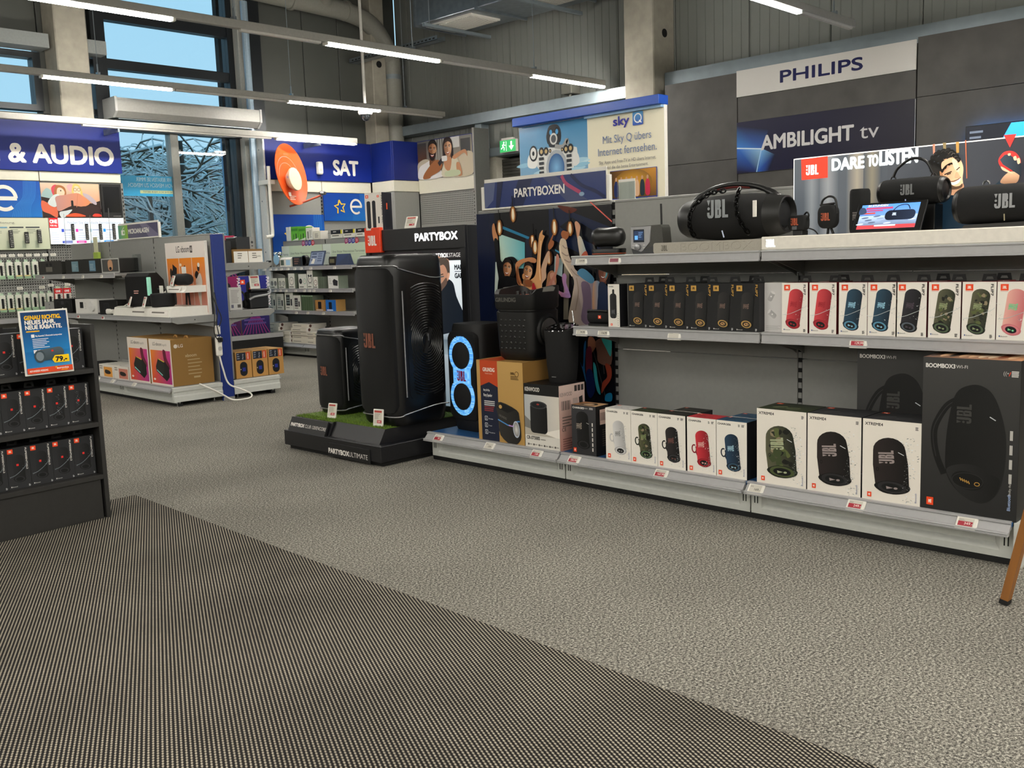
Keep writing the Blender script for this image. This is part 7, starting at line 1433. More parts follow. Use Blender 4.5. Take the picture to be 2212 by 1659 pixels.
for i, (y, w, h, d_, lab) in enumerate(((11.63, .19, .23, '#b9bab0', 'carton with pale weather station, leftmost'), (11.43, .18, .22, '#b9bab0', 'carton with pale weather station, second'), (11.21, .2, .25, '#1d1e20', 'tall carton with black weather station display'), (11.02, .17, .2, '#3a2f36', 'carton with small dark weather station'))):
    cube_carton(lab+' on the third clock shelf', y, .61, w, h, .16, '', station(d_), GC)
for i in range(5): cube_carton('dark green carton side on the third clock shelf, %s' % ORD[i], 10.895-.052*i, .61, .046, .2, .17, '', lambda a, W, H: (a.rect(0, 0, W, H, '#4f6446'), a.rect(0, H*.92, W, H, '#a9c49f'))[0], 'dark green carton sides on the third clock shelf', 7.24)
cube_carton('kraft carton with small black speaker on the third clock shelf', 10.5, .61, .21, .14, .15, '', lambda a, W, H: (a.rect(0, 0, W, H, '#b9884a'), a.rrect(W*.3, H*.2, W*.65, H*.85, .01, '#1a1a1b'), a.rect(W*.1, H*.05, W*.8, H*.14, '#d9d4c8'))[0], None, 7.235, M['kraft'])
cube_carton('bright blue carton with small black speaker on the third clock shelf', 10.26, .61, .22, .145, .15, '', lambda a, W, H: (a.rect(0, 0, W, H, '#1f6fc4'), a.rrect(W*.3, H*.2, W*.6, H*.8, .01, '#1a1c22'), a.rect(W*.1, H*.05, W*.7, H*.15, '#e4ecf4'))[0], None, 7.235, M['kraft'])
# white flat cartons stacked on the base deck
k = 0; names = ['first', 'second', 'third', 'fourth', 'fifth']
for s_, (y, w, n, x) in enumerate(((11.62, .34, 5, 7.19), (11.32, .30, 3, 7.17), (10.96, .36, 5, 7.19), (10.64, .24, 3, 7.17))):
    for i in range(n):
        a = Art(.0002); a.rect(0, 0, w, .05, '#e9e3d2'); a.rect(w*.1, .02, w*.6, .028, '#8d8a80'); a.rect(.0, .001, w, .003, '#b9b4a4')
        t = carton('white flat carton, %s stack on the clock base deck, %s from below' % (names[s_], names[i]), w, .3, .05, M['whitecard'], x+.008*((i*5) % 3), y+.006*((i*3) % 4-1.5), .179+.0508*i, arts=[('printed_front', a, 'front')], group='stacked white flat cartons', name='flat_carton')
        b = MB(); b.lathe([(.02, 0), (.019, .001), (0, .0012)], 14, (w/2, .045, .026), 'x'); b.build('round_seal', mat('seal_brown', '#5a3a34', .5), t)
# clocks standing on the first shelf
Z = 1.191; K = M['black']
t = thing('mini_clock', 'tiny round white-faced clock at the left end of the first clock shelf', 'clock', (7.25, 11.7, Z), RZ); b = MB(); b.box(-.035, .035, 0, .04, 0, .09, .004); b.build('case', K, t); b = MB(); b.lathe([(.03, 0), (.03, -.003), (0, -.003)], 18, (0, 0, .05), 'y'); b.build('dial', M['white'], t)
t = thing('alarm_clock', 'silver twin bell alarm clock on the first clock shelf', 'clock', (7.27, 11.5, Z), RZ); b = MB(); b.lathe([(.075, .05), (.08, .04), (.08, .0), (.072, -.008)], 24, (0, 0, .1), 'y'); b.build('case', M['chrome'], t, 40); b = MB(); b.lathe([(.07, -.004), (0, -.004)], 20, (0, 0, .1), 'y'); b.build('dial', M['white'], t)
for s_ in (-1, 1):
    b = MB(); b.lathe([(.038, 0), (.034, .02), (.015, .034), (0, .036)], 16, (s_*.045, .02, .17)); b.build('bell', M['chrome'], t, 50); b = MB(); b.tube([(s_*.04, .02, .04), (s_*.055, .02, 0)], .008, 6); b.build('leg', M['chrome'], t)
for i, (y, lab, m) in enumerate(((11.34, 'white rounded clock radio beside the twin bell clock', M['white']), (11.2, 'small white clock radio leaning on the rounded one', M['white']))):
    t = thing('clock_radio', lab, 'clock', (7.25, y, Z), RZ+.2*i); b = MB(); b.prism([(-.0, 0), (.0, .1), (.03, .125), (.08, .1), (.1, 0)], -.055, .055, 'x'); b.build('case', m, t, 30)
    a = Art(.0002); a.rect(.015, .02, .095, .09, '#4f5a4c' if i == 0 else '#a9cfe8'); a.build('screen', t, PRINT, 'front', .11)
t = thing('projection_clock', 'wide black projection clock with round dial on the first clock shelf', 'clock', (7.25, 10.96, Z), RZ); b = MB(); b.box(-.14, .1, 0, .06, 0, .125, .006); b.build('case', K, t); a = Art(.0002); a.rect(.0, .02, .17, .11, '#2f241f'); a.lines(.02, .09, .13, 3, .03, .014, '#7d5a4a'); a.build('screen', t, PRINT, 'front', .22)
b = MB(); b.lathe([(.07, .05), (.07, 0), (.06, -.006)], 24, (.12, .01, .072), 'y'); o = b.build('round_dial_case', K, t, 40); b = MB(); b.lathe([(.058, -.007), (0, -.007)], 20, (.12, .01, .072), 'y'); b.build('dial', M['white'], o)
t = thing('weather_tablet', 'tilted blue grey weather display on the first clock shelf', 'display', (7.22, 10.53, Z), 0, None, (Matrix.Rotation(RZ, 3, 'Z') @ Matrix.Rotation(-.3, 3, 'X')).to_euler()); b = MB(); b.box(-.16, .16, 0, .015, .0, .2, .004); b.build('case', mat('tablet_navy', '#2f3a55', .4), t); a = Art(.0002); a.rect(.02, .02, .3, .18, '#8d98b0'); a.lines(.04, .15, .12, 3, .04, .02, '#4a5470'); a.lines(.18, .15, .1, 4, .03, .016, '#5b6684'); a.poly([(.05, .03), (.12, .03), (.13, .09), (.08, .1)], '#e4dfd2'); a.build('screen', t, PRINT, 'front', .32)
t = thing('clock_radio', 'oval black clock radio right of the weather display', 'clock', (7.26, 10.22, Z), RZ); b = MB(); b.loft([[(x, y+.05, z) for x, y in rrect(.2*k, .09, .04, 5)] for z, k in ((0, .9), (.03, 1), (.08, 1), (.11, .85))]); b.build('case', K, t, 40); a = Art(.0002); a.rect(-.05, .03, .05, .08, '#6d6a50'); a.build('screen', t, PRINT, 'front', 0, off=-.003)
t = thing('weather_tablet', 'dark blue tilted display at the right end of the first clock shelf', 'display', (7.24, 9.98, Z), RZ); b = MB(); b.prism([(0, 0), (.03, .14), (.045, .14), (.09, 0)], -.13, .13, 'x'); b.build('case', mat('tablet_navy', '#2f3a55', .4), t)
a = Art(.0002); a.poly([(0, 0), (.26, .14), (.0, .14)], '#3a4666'); o = a.build('screen', t, PRINT, 'front', .26); o.rotation_euler = (-.21, 0, 0); o.location = (0, -.001, 0)
# cartons on top of the clock shelving
ZT = 1.541
for i in range(3):
    cube_carton('tall white carton edge left of the green cartons, %s' % ORD[i], 11.66-.035*i, ZT, .03, .19, .12, '', lambda a, W, H: a.rect(0, 0, W, H, '#dfe6e6'), 'white carton edges on top of the clock shelving', 7.56, M['whitecard'])
for i in range(2): cube_carton('bright green carton with black antenna, %s of two on the clock shelving' % ('left', 'right')[i], 11.47-.175*i, ZT, .17, .19-.01*i, .12, '', lambda a, W, H: (a.rect(0, 0, W, H, '#63b52f'), a.rect(W*.05, H*.68, W*.95, H*.86, '#3f8a1c'), a.line([(W*.3, H*.1), (W*.35, H*.45)], .012, '#16181a'), a.line([(W*.7, H*.08), (W*.7, H*.5)], .02, '#16181a'), a.poly([(0, 0), (W, 0), (W, H*.2), (W*.3, H*.05)], '#d9e8cf'))[0], 'green cartons on the clock shelving', 7.56, mat('green_card', '#4f9a24', .5))
cube_carton('white carton with grey drawings right of the green ones', 11.12, ZT, .15, .16, .12, '', lambda a, W, H: (a.rect(0, 0, W, H, '#e6e6dc'), a.rect(W*.2, H*.1, W*.4, H*.7, '#77756c'), a.lines(W*.5, H*.7, W*.4, 5, .02, .008, '#8d8a80'))[0], None, 7.56, M['whitecard'])
cube_carton('low cream carton right of the white one on the clock shelving', 10.94, ZT, .17, .11, .12, '', lambda a, W, H: (a.rect(0, 0, W, H, '#e2dfce'), a.lines(W*.2, H*.6, W*.5, 3, .02, .008, '#8d8a80'))[0], None, 7.56, M['whitecard'])
for i in range(3):
    for j in range(2): cube_carton('flat black and white carton on the right clock shelving, %s pile, %s layer' % (ORD[i], ('lower', 'upper')[j]), 10.5-.27*i, ZT+.053*j, .25, .05, .15, '', (lambda a, W, H: (a.rect(0, 0, W, H, '#e4e2d6'), a.lines(W*.1, H*.5, W*.6, 1, .02, .012, '#6d6a60'))[0]) if j == 0 else (lambda a, W, H: (a.rect(0, 0, W, H, '#1d1a1c'), a.rect(W*.86, 0, W, H, '#d9d03a'), a.lines(W*.2, H*.45, W*.3, 1, .02, .012, '#c9c7c0'))[0]), 'flat cartons on the right clock shelving', 7.56, M['whitecard'])
for i, (y, z) in enumerate([(y, z) for z, ys in ((1.19, (11.72, 11.58, 11.44, 11.31, 11.15, 10.99, 10.84, 10.62, 10.1)), (.90, (11.5, 11.37, 11.23, 11.0, 10.8, 10.68, 10.58, 10.22)), (.61, (11.02, 10.75, 10.4))) for y in ys]):
    price_tag('small white price tag on the clock shelf rails, %s rail, %s' % ({1.19: 'top', .9: 'middle', .61: 'lower'}[z], ORD[i if i < 9 else i-9 if i < 17 else i-17]), ' ', None, .058, .042, (7.203, y, z-.045), RZ, .3, 'price tags on the clock shelf rails')
# big dark cartons on a low deck beyond, near the window
t = thing('low_deck', 'low black deck carrying the big purple cartons near the window', 'shelf', (6.6, 11.2, 0)); b = MB(); b.box(-.75, .5, 0, .5, .0, .3, .004); b.build('deck_body', M['blackm'], t); b = MB(); b.box(-.75, .5, -.012, 0, .27, .33); b.build('price_rail', M['rail'], t)
def bigart(seed, c1):
    def f(a, W, H):
        a.rect(0, 0, W, H, ('v', '#241a4a', c1)); a.rrect(W*.25, H*.45, W*.75, H*.9, .05, '#16131c'); a.ring(W*.5, H*.7, W*.16, H*.13, .014, '#e0502f'); a.text('PARTYBOX', W*.97, H*.97, .045, '#f2e9f0', H*.5, .03, 'l', -PI/2)
        for k in range(9): a.line([(W*.5, H*.42), (W*(.02+.12*k), 0)], .006, '#c03a8d')
        for k in range(3): a.lines(W*.1, H*.3-k*.05, W*.8, 1, .03, .022, '#5a4a8d', .2)
        a.badge(W*.05, H*.86, .07)
    return f
for i, (x, z, c, lab) in enumerate(((6.30, .331, '#8d1f5a', 'big purple speaker carton on the low deck, lower left'), (6.73, .331, '#2a2f8d', 'big violet speaker carton on the low deck, lower right'), (6.30, 1.093, '#a82a4a', 'big red and black speaker carton stacked on the lower left one'))):
    h = .76 if z < 1 else .52; a = Art(.0002); bigart(i, c)(a, .42, h); carton(lab, .42, .35, h, M['kraft'], x, 11.25, z, rotz=0, arts=[('printed_front', a, 'front')], group='big purple speaker cartons')
# ================================================================ radio gondola in the middle of the shop (double sided)
GX = 3.99
GG = 'radio gondola bays'
bay('near bay of the radio gondola carrying an orange picture display', 9.26, 8.13, (.80,), GG, GX, .47, .04, 1.535, RZ, (.75,), M['shelf'])
bay('middle bay of the radio gondola with square radios on two shelves', 10.28, 9.26, (.795, 1.205), GG, GX, .47, .06, 1.535, RZ, (.75, 1.14), M['shelf'])
bay('far bay of the radio gondola, partly behind the poster stand', 11.3, 10.28, (.795, 1.205), GG, GX, .47, .06, 1.535, RZ, (.75, 1.14), M['shelf'])
bay('back side bay of the radio gondola, seen from its end', 9.26, 8.13, (.82, 1.26), GG, 5.06, .45, .02, 1.535, PI/2, (.75, 1.14), M['shelf'])
t = thing('gondola_end_panel', 'tall dark blue end panel of the radio gondola', 'panel', (4.452, 8.09, 0)); b = MB(); b.box(0, .115, 0, .03, 0, 1.525, .003); b.build('end_board', mat('end_blue', '#0c2a78', .45), t); b = MB(); b.box(0, .115, -.002, 0, .0, .03); b.build('foot_strip', M['shelf'], t)
for i, (x0, x1, lab) in enumerate(((3.97, 4.45, 'grey base end plate left of the blue end panel'), (4.57, 5.06, 'grey base end plate right of the blue end panel'))):
    t = thing('base_end_plate', lab, 'panel', ((x0+x1)/2, 8.1, .045)); h = (x1-x0)/2
    b = MB(); b.prism([(-.012, 0), (-.012, .05), (-.004, .06), (-.004, .085), (-.012, .095), (-.012, .125), (.02, .13), (.02, 0)], -h, h, 'x'); b.build('plate', M['basegrey'], t)
    for s_ in (-1, 1):
        b = MB(); b.lathe([(.018, -.045), (.018, -.038), (.006, -.036), (.006, 0)], 10, (s_*(h-.06), .05, 0)); b.build('foot', M['chrome'], t)
for i, (z, x0, x1, lab) in enumerate(((.772, 3.99+.03, 4.45, 'grey end trim of the shelf under the orange picture display'), (1.23, 4.57, 5.06, 'upper grey shelf end behind the blue end panel'), (.79, 4.57, 5.06, 'lower grey shelf end behind the blue end panel'))):
    t = thing('shelf_end', lab, 'panel', ((x0+x1)/2, 8.118, z-.035)); h = (x1-x0)/2; b = MB(); b.prism([(-h, .02), (-h+.05, 0), (h, -.0), (h, .06), (-h, .06)] if i == 0 else [(-h, 0), (h-.05, 0.0), (h, .03), (h, .06), (-h, .06)], -.012, .008, 'y'); b.build('trim', M['shelf'], t); b = MB(); b.lathe([(.005, 0), (.005, -.003), (0, -.003)], 8, (0, -.012, .03), 'y'); b.build('screw', M['slot'], t)
# orange picture display with white steps
t = thing('picture_display', 'orange and white picture display with three dancers and two white steps', 'display stand', (4.4, 8.52, .80), RZ)
b = MB(); b.box(-.38, .38, .0, .03, 0, .67, .003); b.build('back_board', M['white'], t)
a = Art(.0002); W, H = .76, .67; a.rect(0, 0, W, H, '#e6ddd6'); a.text('LG xboom', W*.29, H*.86, .058, '#3a3634', W*.33, .01); a.rrect(W*.64, H*.85, W*.7, H*.945, .006, '#3a3634'); a.text('AI', W*.65, H*.87, .04, '#e6ddd6', W*.04, .01)
for k in range(3):
    u = .02+.245*k; a.rect(u, .02, u+.235, H*.78, ('v', '#c98a84', '#e8871c')); 
a.line([(.06, .25), (.1, .4), (.09, .2)], .07, '#d6d2cc'); a.blob([(.06, .1), (.07, .32), (.13, .34), (.16, .1)], '#2b2b2e'); a.ell(.09, .385, .022, .045, '#2a201c'); a.poly([(.12, .36), (.13, .47), (.21, .43), (.19, .31)], '#1d1c1f')
a.blob([(.32, .36), (.3, .3), (.34, .2), (.33, .03), (.36, .03), (.38, .18), (.41, .03), (.43, .03), (.42, .22), (.42, .32), (.39, .38)], '#231b19'); a.ell(.365, .42, .02, .035, '#2a1d18'); a.ell(.29, .46, .02, .014, '#f2d9b8')
a.blob([(.59, .34), (.56, .3), (.59, .18), (.62, .05), (.64, .05), (.65, .2), (.68, .3), (.65, .38)], '#d9cdc2'); a.ell(.625, .43, .022, .035, '#3a2a24'); a.ell(.632, .455, .022, .02, '#e2dcd4'); a.blob([(.55, .36), (.58, .4), (.62, .38), (.58, .33)], '#231b19')
a.build('picture_print', t, PRINT, 'front', W)
WS = M['white']
b = MB(); b.prism([(-.36, 0), (-.385, .0), (-.365, .075), (-.33, .085), (.0, .085), (.0, 0)], -.78, .36, 'x'); s_ = b.build('lower_step', WS, t)
a = Art(.0002)
for k in range(2): a.rrect(.02+.4*k, .012, .37+.4*k, .055, .006, '#d6d0c8'); a.rrect(.024+.4*k, .015, .366+.4*k, .052, .005, '#eae5de'); a.lines(.06+.4*k, .03, .25, 1, .02, .014, '#77716b', .05)
o = a.build('step_lettering', s_, PRINT, 'front', 0); o.location = (-.44, -.383, .004); o.rotation_euler = (-.26, 0, 0)
b = MB(); b.prism([(-.2, .235), (-.225, .215), (-.225, .21), (.0, .21), (.0, .27), (-.19, .27)], -.02, .36, 'x'); s_ = b.build('upper_step', WS, t)
a = Art(.0002); a.rrect(0, 0, .26, .04, .006, '#eae5de'); a.lines(.03, .014, .2, 1, .02, .012, '#77716b', .05); o = a.build('step_lettering', s_, PRINT, 'front', 0); o.location = (.02, -.22, .222); o.rotation_euler = (-.5, 0, 0)
# speakers on the display
t = thing('box_speaker', 'large black rounded box speaker on the white display step', 'speaker', (4.06, 8.83, .887), RZ+.35)
b = MB(); b.prism([(0, .03), (.02, 0), (.2, 0), (.22, .04), (.2, .24), (.12, .31), (.03, .31), (0, .28)], -.14, .14, 'x'); b.build('cabinet', M['fabric'], t); b = MB(); b.box(-.142, .142, -.004, 0, .03, .28, .002); b.build('front_grille', M['grille'], t)
b = MB(); b.box(.125, .15, -.008, .03, .1, .27, .004); b.build('light_bar', mat('light_bar_green', '#7fb8a0', .3, emit=.3), t); a = Art(.0002); a.lines(.1, .14, .06, 2, .02, .01, '#b98d84'); a.build('badge', t, PRINT, 'front', .28, off=.005)
t = thing('bucket_speaker', 'black round bucket speaker with white label in front of the box speaker', 'speaker', (4.04, 8.5, .887), RZ); b = MB(); b.lathe([(.095, 0), (.105, .01), (.108, .11), (.1, .12), (.06, .122)], 24, (0, .1, 0)); b.build('body', M['fabric'], t, 40); b = MB(); b.box(-.03, .04, .09, .094, .122, .19, .001); b.build('label_card', WS, t); b = MB(); b.tube([(-.1, .1, .1), (-.08, .1, .16), (.08, .1, .16), (.1, .1, .1)], .006, 6); b.build('handle', M['black'], t)
t = thing('oval_speaker', 'oval black speaker on the upper white step', 'speaker', (4.22, 8.34, 1.072), RZ); b = MB(); b.loft([[(x, y+.05, z+.055) for y, z in rrect(.1*k, .105*k, .048*k, 6)] for x, k in ((-.13, .5), (-.115, .9), (-.08, 1), (.08, 1), (.115, .9), (.13, .5))]); b.build('body', M['fabric'], t, 50); b = MB(); b.box(-.03, .05, .06, .064, .11, .17, .001); b.build('label_card', WS, t)
for i, (x, y, z, lab) in enumerate(((4.0, 8.93, .886, 'tall price tag on the white step before the box speaker'), (4.0, 8.62, .886, 'tall price tag on the white step before the bucket speaker'), (4.19, 8.42, 1.07, 'tall price tag on the upper step before the oval speaker'))): price_tag(lab, ' ', w=.075, h=.1, loc=(x, y, z), rotz=RZ-.2, tilt=.3, tall=True, group='tall price tags on the picture display')
# square clock radios on the upper shelf
def radio(label, x, y, z, w, h, d, m, art, ant=None, rz=RZ):
    t = thing('tabletop_radio', label, 'radio', (x, y, z), rz); b = MB(); b.box(-w/2, w/2, 0, d, .006, h, .008); b.build('cabinet', m, t); a = Art(.0002); art(a, w, h); a.build('radio_front', t, PRINT, 'front', w)
    for s_ in (-1, 1): b = MB(); b.box(s_*(w*.38)-.012, s_*(w*.38)+.012, .02, d-.02, 0, .006); b.build('foot', M['blackm'], t)
    if ant: b = MB(); b.tube([(w*ant[0], d*.8, h), (w*ant[0]+ant[1], d*.8, h+ant[2])], [.004, .002], 6); b.build('antenna', M['chrome'], t)
    return t
DK = mat('radio_dark_wood', '#1a1917', .45, 0, .1, 20)
def scr(c, dark='#2a2a28'):
    def f(a, W, H): a.rect(0, 0, W, H, dark); a.rect(W*.32, H*.15, W*.66, H*.88, c); a.lines(W*.36, H*.6, W*.26, 4, H*.11, H*.04, '#9ab0b8')
    return f
radio('square dark radio with two eye display, leftmost on the upper gondola shelf', 4.075, 10.93, 1.207, .42, .145, .16, DK, lambda a, W, H: (a.rect(0, 0, W, H, '#353432'), a.ell(W*.38, H*.72, .022, .018, '#15151a'), a.ell(W*.55, H*.72, .022, .018, '#15151a'), a.rect(W*.32, H*.2, W*.6, H*.55, '#6d6a62'))[0], (.3, .02, .5), RZ+.2)
radio('square dark radio with blue picture screen, second on the upper gondola shelf', 4.075, 10.25, 1.207, .34, .145, .16, DK, scr('#6f8d98'), (.32, .03, .45), RZ+.2)
radio('square dark radio with coloured screen, third on the upper gondola shelf', 4.075, 9.82, 1.207, .3, .145, .2, DK, scr('#5f7f94'), (.3, .02, .5), RZ+.2)
radio('grey rimmed dark radio with photo screen, rightmost on the upper gondola shelf', 4.06, 9.37, 1.207, .28, .14, .22, DK, lambda a, W, H: (a.rect(0, 0, W, H, '#a9a9a4'), a.rect(W*.05, H*.08, W*.95, H*.92, '#4a4a48'), a.blob([(W*.4, H*.2), (W*.38, H*.8), (W*.6, H*.85), (W*.62, H*.25)], '#b98d6c'), a.ell(W*.5, H*.3, .02, .016, '#15151a'))[0], None, RZ+.2)
t = thing('acrylic_stand', 'clear acrylic stand right of the grey rimmed radio', 'stand', (4.25, 9.2, 1.207), RZ); b = MB(); b.box(-.09, .09, 0, .004, 0, .17); b.build('clear_sheet', glassmat('clear_acrylic', '#f2f6f6', .04), t); b = MB(); b.box(-.1, .1, -.04, .05, 0, .004); b.build('clear_foot', glassmat('clear_acrylic', '#f2f6f6', .04), t)
t = thing('leaflet_box', 'lime green leaflet holder with a pale card behind the square radios', 'leaflet', (4.38, 10.45, 1.207), RZ); b = MB(); b.box(-.06, .06, 0, .03, 0, .22, .003); b.build('holder', mat('lime_card', '#a9c44f', .5), t); b = MB(); b.box(-.05, .05, .008, .012, .22, .38); b.build('card', mat('pale_card', '#dcdcb8', .6), t)
# middle shelf
t = carton('flat grey carton at the left of the middle gondola shelf', .32, .12, .11, mat('grey_box', '#9a9a98', .5), 4.09, 11.06, .797, name='grey_carton', arts=[('printed_front', (lambda a: (a.rect(0, 0, .32, .11, '#a2a29f'), a.rect(.12, .03, .15, .09, '#6d6d6b'), a.rect(.13, .045, .14, .075, '#d9d9d6'))[0])(Art(.0002)), 'front')])
t = radio('black stereo radio with two round speakers on the middle gondola shelf', 4.075, 10.68, .797, .34, .145, .17, M['black'], lambda a, W, H: (a.rect(0, 0, W, H, '#131314'), a.ell(W*.24, H*.5, .05, .058, '#232324'), a.ell(W*.24, H*.5, .036, .042, '#0b0b0c'), a.ell(W*.76, H*.5, .05, .058, '#232324'), a.ell(W*.76, H*.5, .036, .042, '#0b0b0c'), a.rect(W*.42, H*.6, W*.58, H*.85, '#3a3a3c'), a.ell(W*.5, H*.25, .02, .02, '#d9d9d6', 0, 14, '#f2f2f2'))[0], None, RZ+.15)
t = radio('white radio with dark screen and big dial on the middle gondola shelf', 4.075, 10.06, .797, .40, .15, .2, mat('radio_white', '#d9d8d4', .35), lambda a, W, H: (a.rect(0, 0, W, H, '#dcdad5'), a.rect(W*.2, H*.38, W*.36, H*.8, '#17181a'), a.lines(W*.42, H*.7, W*.1, 4, H*.12, H*.03, '#b4b2ac'))[0], None, RZ+.15)
b = MB(); b.lathe([(.052, 0), (.05, -.02), (.0, -.024)], 24, (.115, 0, .075), 'y'); b.build('dial', mat('radio_white', '#d9d8d4'), t, 40)
radio('small black radio with square screen, right of the white one', 4.08, 9.55, .797, .3, .14, .2, M['black'], lambda a, W, H: (a.rect(0, 0, W, H, '#141415'), a.rect(W*.25, H*.3, W*.55, H*.8, '#2f2f33'), a.rect(W*.27, H*.35, W*.53, H*.75, '#191a1e'))[0], None, RZ+.15)
t = thing('cable_adapter', 'white power adapter lying before the small black radio', 'adapter', (4.06, 9.52, .797), RZ); b = MB(); b.loft([[(x, y+.03, z+.03) for y, z in rrect(.06*k, .056*k, .02, 4)] for x, k in ((-.06, .7), (-.05, 1), (.0, 1), (.02, .8), (.08, .8))]); b.build('adapter_body', WS, t, 40); b = MB(); b.tube(smoothpts([(.08, .03, .03), (.14, .1, .08), (.2, .18, .12), (.26, .2, .05)], 4, False), .004, 6); b.build('lead', WS, t)
# base deck cartons
def xart(a, W, H):
    a.rect(0, 0, W, H, '#e6dcd0'); a.text('LG xboom', W*.18, H*.86, .03, '#4a4440', W*.4, .01); a.text('Stage301', W*.6, H*.865, .018, '#8d847c', W*.22)
    a.put([(W*.06, H*.04), (W*.95, H*.04), (W*.95, H*.76), (W*.06, H*.76)], ['#d9541c', '#b02a84', '#c93a8d', '#ef8a1c']); a.blob([(W*.62, H*.76), (W*.74, H*.76), (W*.78, H*.6), (W*.9, H*.45), (W*.86, H*.36), (W*.68, H*.5)], '#6a2438')
    a.poly([(W*.38, H*.58), (W*.7, H*.52), (W*.86, H*.4), (W*.86, H*.2), (W*.72, H*.1), (W*.28, H*.3), (W*.26, H*.4)], '#1d1c1a'); a.poly([(W*.38, H*.58), (W*.66, H*.52), (W*.62, H*.18), (W*.27, H*.33)], '#2b2a27'); a.line([(W*.4, H*.57), (W*.66, H*.515)], .008, '#d9c43a'); a.line([(W*.3, H*.33), (W*.55, H*.22)], .012, '#8fd0c9'); a.ell(W*.17, H*.12, .022, .01, '#f2d9cf')
for i, (y, lab) in enumerate(((8.36, 'kraft box with orange and magenta front, right one of the pair on the gondola base'), (8.81, 'kraft box with orange and magenta front, left one of the pair on the gondola base'))):
    a = Art(.0002); xart(a, .425, .42); s = Art(.0002); s.rect(0, 0, .4, .42, '#8d6a36')
    if i == 0: s.ell(.045, .36, .018, .018, '#cfc4b4'); s.text('LG', .07, .348, .026, '#cfc4b4', .045, .02); s.text('xboom', .13, .255, .028, '#c9b894', .11, .005); s.lines(.15, .225, .18, 5, .032, .008, '#b39d74'); s.lines(.2, .06, .07, 1, .02, .016, '#b39d74')
    t = carton(lab, .425, .40, .42, M['kraft'], 4.005, y, .18, arts=[('printed_front', a, 'front'), ('printed_side', s, 'right')], name='kraft_speaker_box', group='kraft boxes with orange fronts', bev=.003)
    if i == 0:
        for q in (-.08, .12): b = MB(); b.tube(smoothpts([(q-.03, .2, .42), (q-.015, .2, .435), (q+.015, .2, .436), (q+.03, .2, .42)], 3, False), .008, 6); b.build('strap_handle', mat('strap_tan', '#b98a4c', .6), t)
def ob(col):
    def f(a, W, H): a.rect(0, 0, W, H, '#e6dfd4'); a.lines(W*.04, H*.8, W*.22, 2, .02, .01, '#8d857a'); a.rect(W*.34, .006, W*.97, H*.82, col); a.blob([(W*.42, H*.35), (W*.45, H*.58), (W*.7, H*.56), (W*.84, H*.44), (W*.82, H*.3), (W*.6, H*.25)], '#26231f')
    return f
for i, (y, w, c, lab) in enumerate(((9.57, .31, '#e8a24a', 'small white carton with orange picture on the gondola base'), (9.225, .31, '#c97f6c', 'small white carton with pink picture on the gondola base'))):
    a = Art(.0002); ob(c)(a, w, .125); carton(lab, w, .22, .125, M['whitecard'], 4.01, y, .18, arts=[('printed_front', a, 'front')])
carton('small black carton left of the white cartons on the gondola base', .22, .2, .13, M['blackcard'], 4.01, 9.86, .18); carton('pale grey carton behind the small white cartons on the gondola base', .5, .16, .15, mat('grey_box', '#b9b9b6'), 4.24, 9.45, .18)
# aisle sign on top, power strip and leads, shelf tags
t = thing('aisle_sign', 'framed category sign with green radio icon on top of the radio gondola', 'sign', (4.46, 9.58, 1.536), RZ)
b = MB(); b.box(-.48, .47, -.004, .02, 0, .014, .003); b.build('sign_rail', WS, t); b = MB(); b.box(.45, .47, -.004, .02, .014, .15, .003); b.build('side_clip', WS, t); b = MB(); b.box(-.45, .45, .003, .009, .014, .168); b.build('sign_board', M['whitecard'], t)
a = Art(.0002); a.rect(0, .004, .9, .15, '#4a4668'); a.poly([(.5, .15), (.64, .15), (.9, .03), (.9, .004), (.7, .004)], '#6d6888'); a.rect(0, .004, .22, .15, ('h', '#3f9a84', '#8dbf1f')); a.rrect(.07, .05, .15, .1, .01, '#eef4e6'); a.line([(.09, .1), (.14, .13)], .006, '#eef4e6'); a.ell(.128, .075, .014, .016, '#6fae4a'); a.text('MICROANLAGEN', .235, .06, .045, '#f2f0ec', .46, .03)
a.build('sign_print', t, GLOSSY, 'front', .9, off=-.002)
t = thing('power_strip', 'white power strip hanging from black leads beside the blue end panel', 'power strip', (4.425, 8.06, .52), 0)
b = MB(); b.box(-.03, .03, -.02, .02, -.1, .08, .012); b.build('strip_body', WS, t); b = MB(); b.lathe([(.02, 0), (.02, -.003), (0, -.003)], 16, (0, -.02, -.03), 'y'); b.build('socket', mat('socket_grey', '#b9b7b0', .4), t)
b = MB(); b.box(-.022, .022, -.05, -.02, .03, .075, .006); b.build('plug', M['black'], t); b = MB(); b.box(-.02, .02, -.02, .02, .1, .18, .006); b.build('adapter', WS, t)
for k, P in enumerate(([(0, -.03, .07), (-.02, -.03, .2), (.01, -.01, .33), (0, .05, .45)], [(.0, -.03, .17), (.03, -.03, .25), (.0, -.02, .36), (.02, .05, .48)], [(-.02, -.03, .05), (-.05, -.03, .12), (-.03, -.02, .28), (0, .05, .42)])): b = MB(); b.tube(smoothpts(P, 5, False), .0045, 6); b.build('black_lead', M['blackm'], t)
b = MB(); b.tube(smoothpts([(0, 0, -.1), (.02, -.01, -.22), (.06, -.02, -.36), (.16, -.06, -.42), (.24, -.09, -.47), (.22, -.1, -.508), (.08, -.06, -.512), (0, -.02, -.46), (-.1, -.03, -.4), (-.22, .0, -.33)], 6, False), .008, 8); b.build('white_lead', WS, t, 60)
for i, (y, z, lab) in enumerate(((11.05, 1.205, 'first'), (10.5, 1.205, 'second'), (10.0, 1.205, 'third'), (9.55, 1.205, 'fourth'))): price_tag('small price tag on the upper radio shelf rail, %s from left' % lab, ' ', '#a83240' if i == 0 else None, .055, .045, (GX+.043, y, z-.045), RZ, .3, 'price tags on the radio shelf rails')
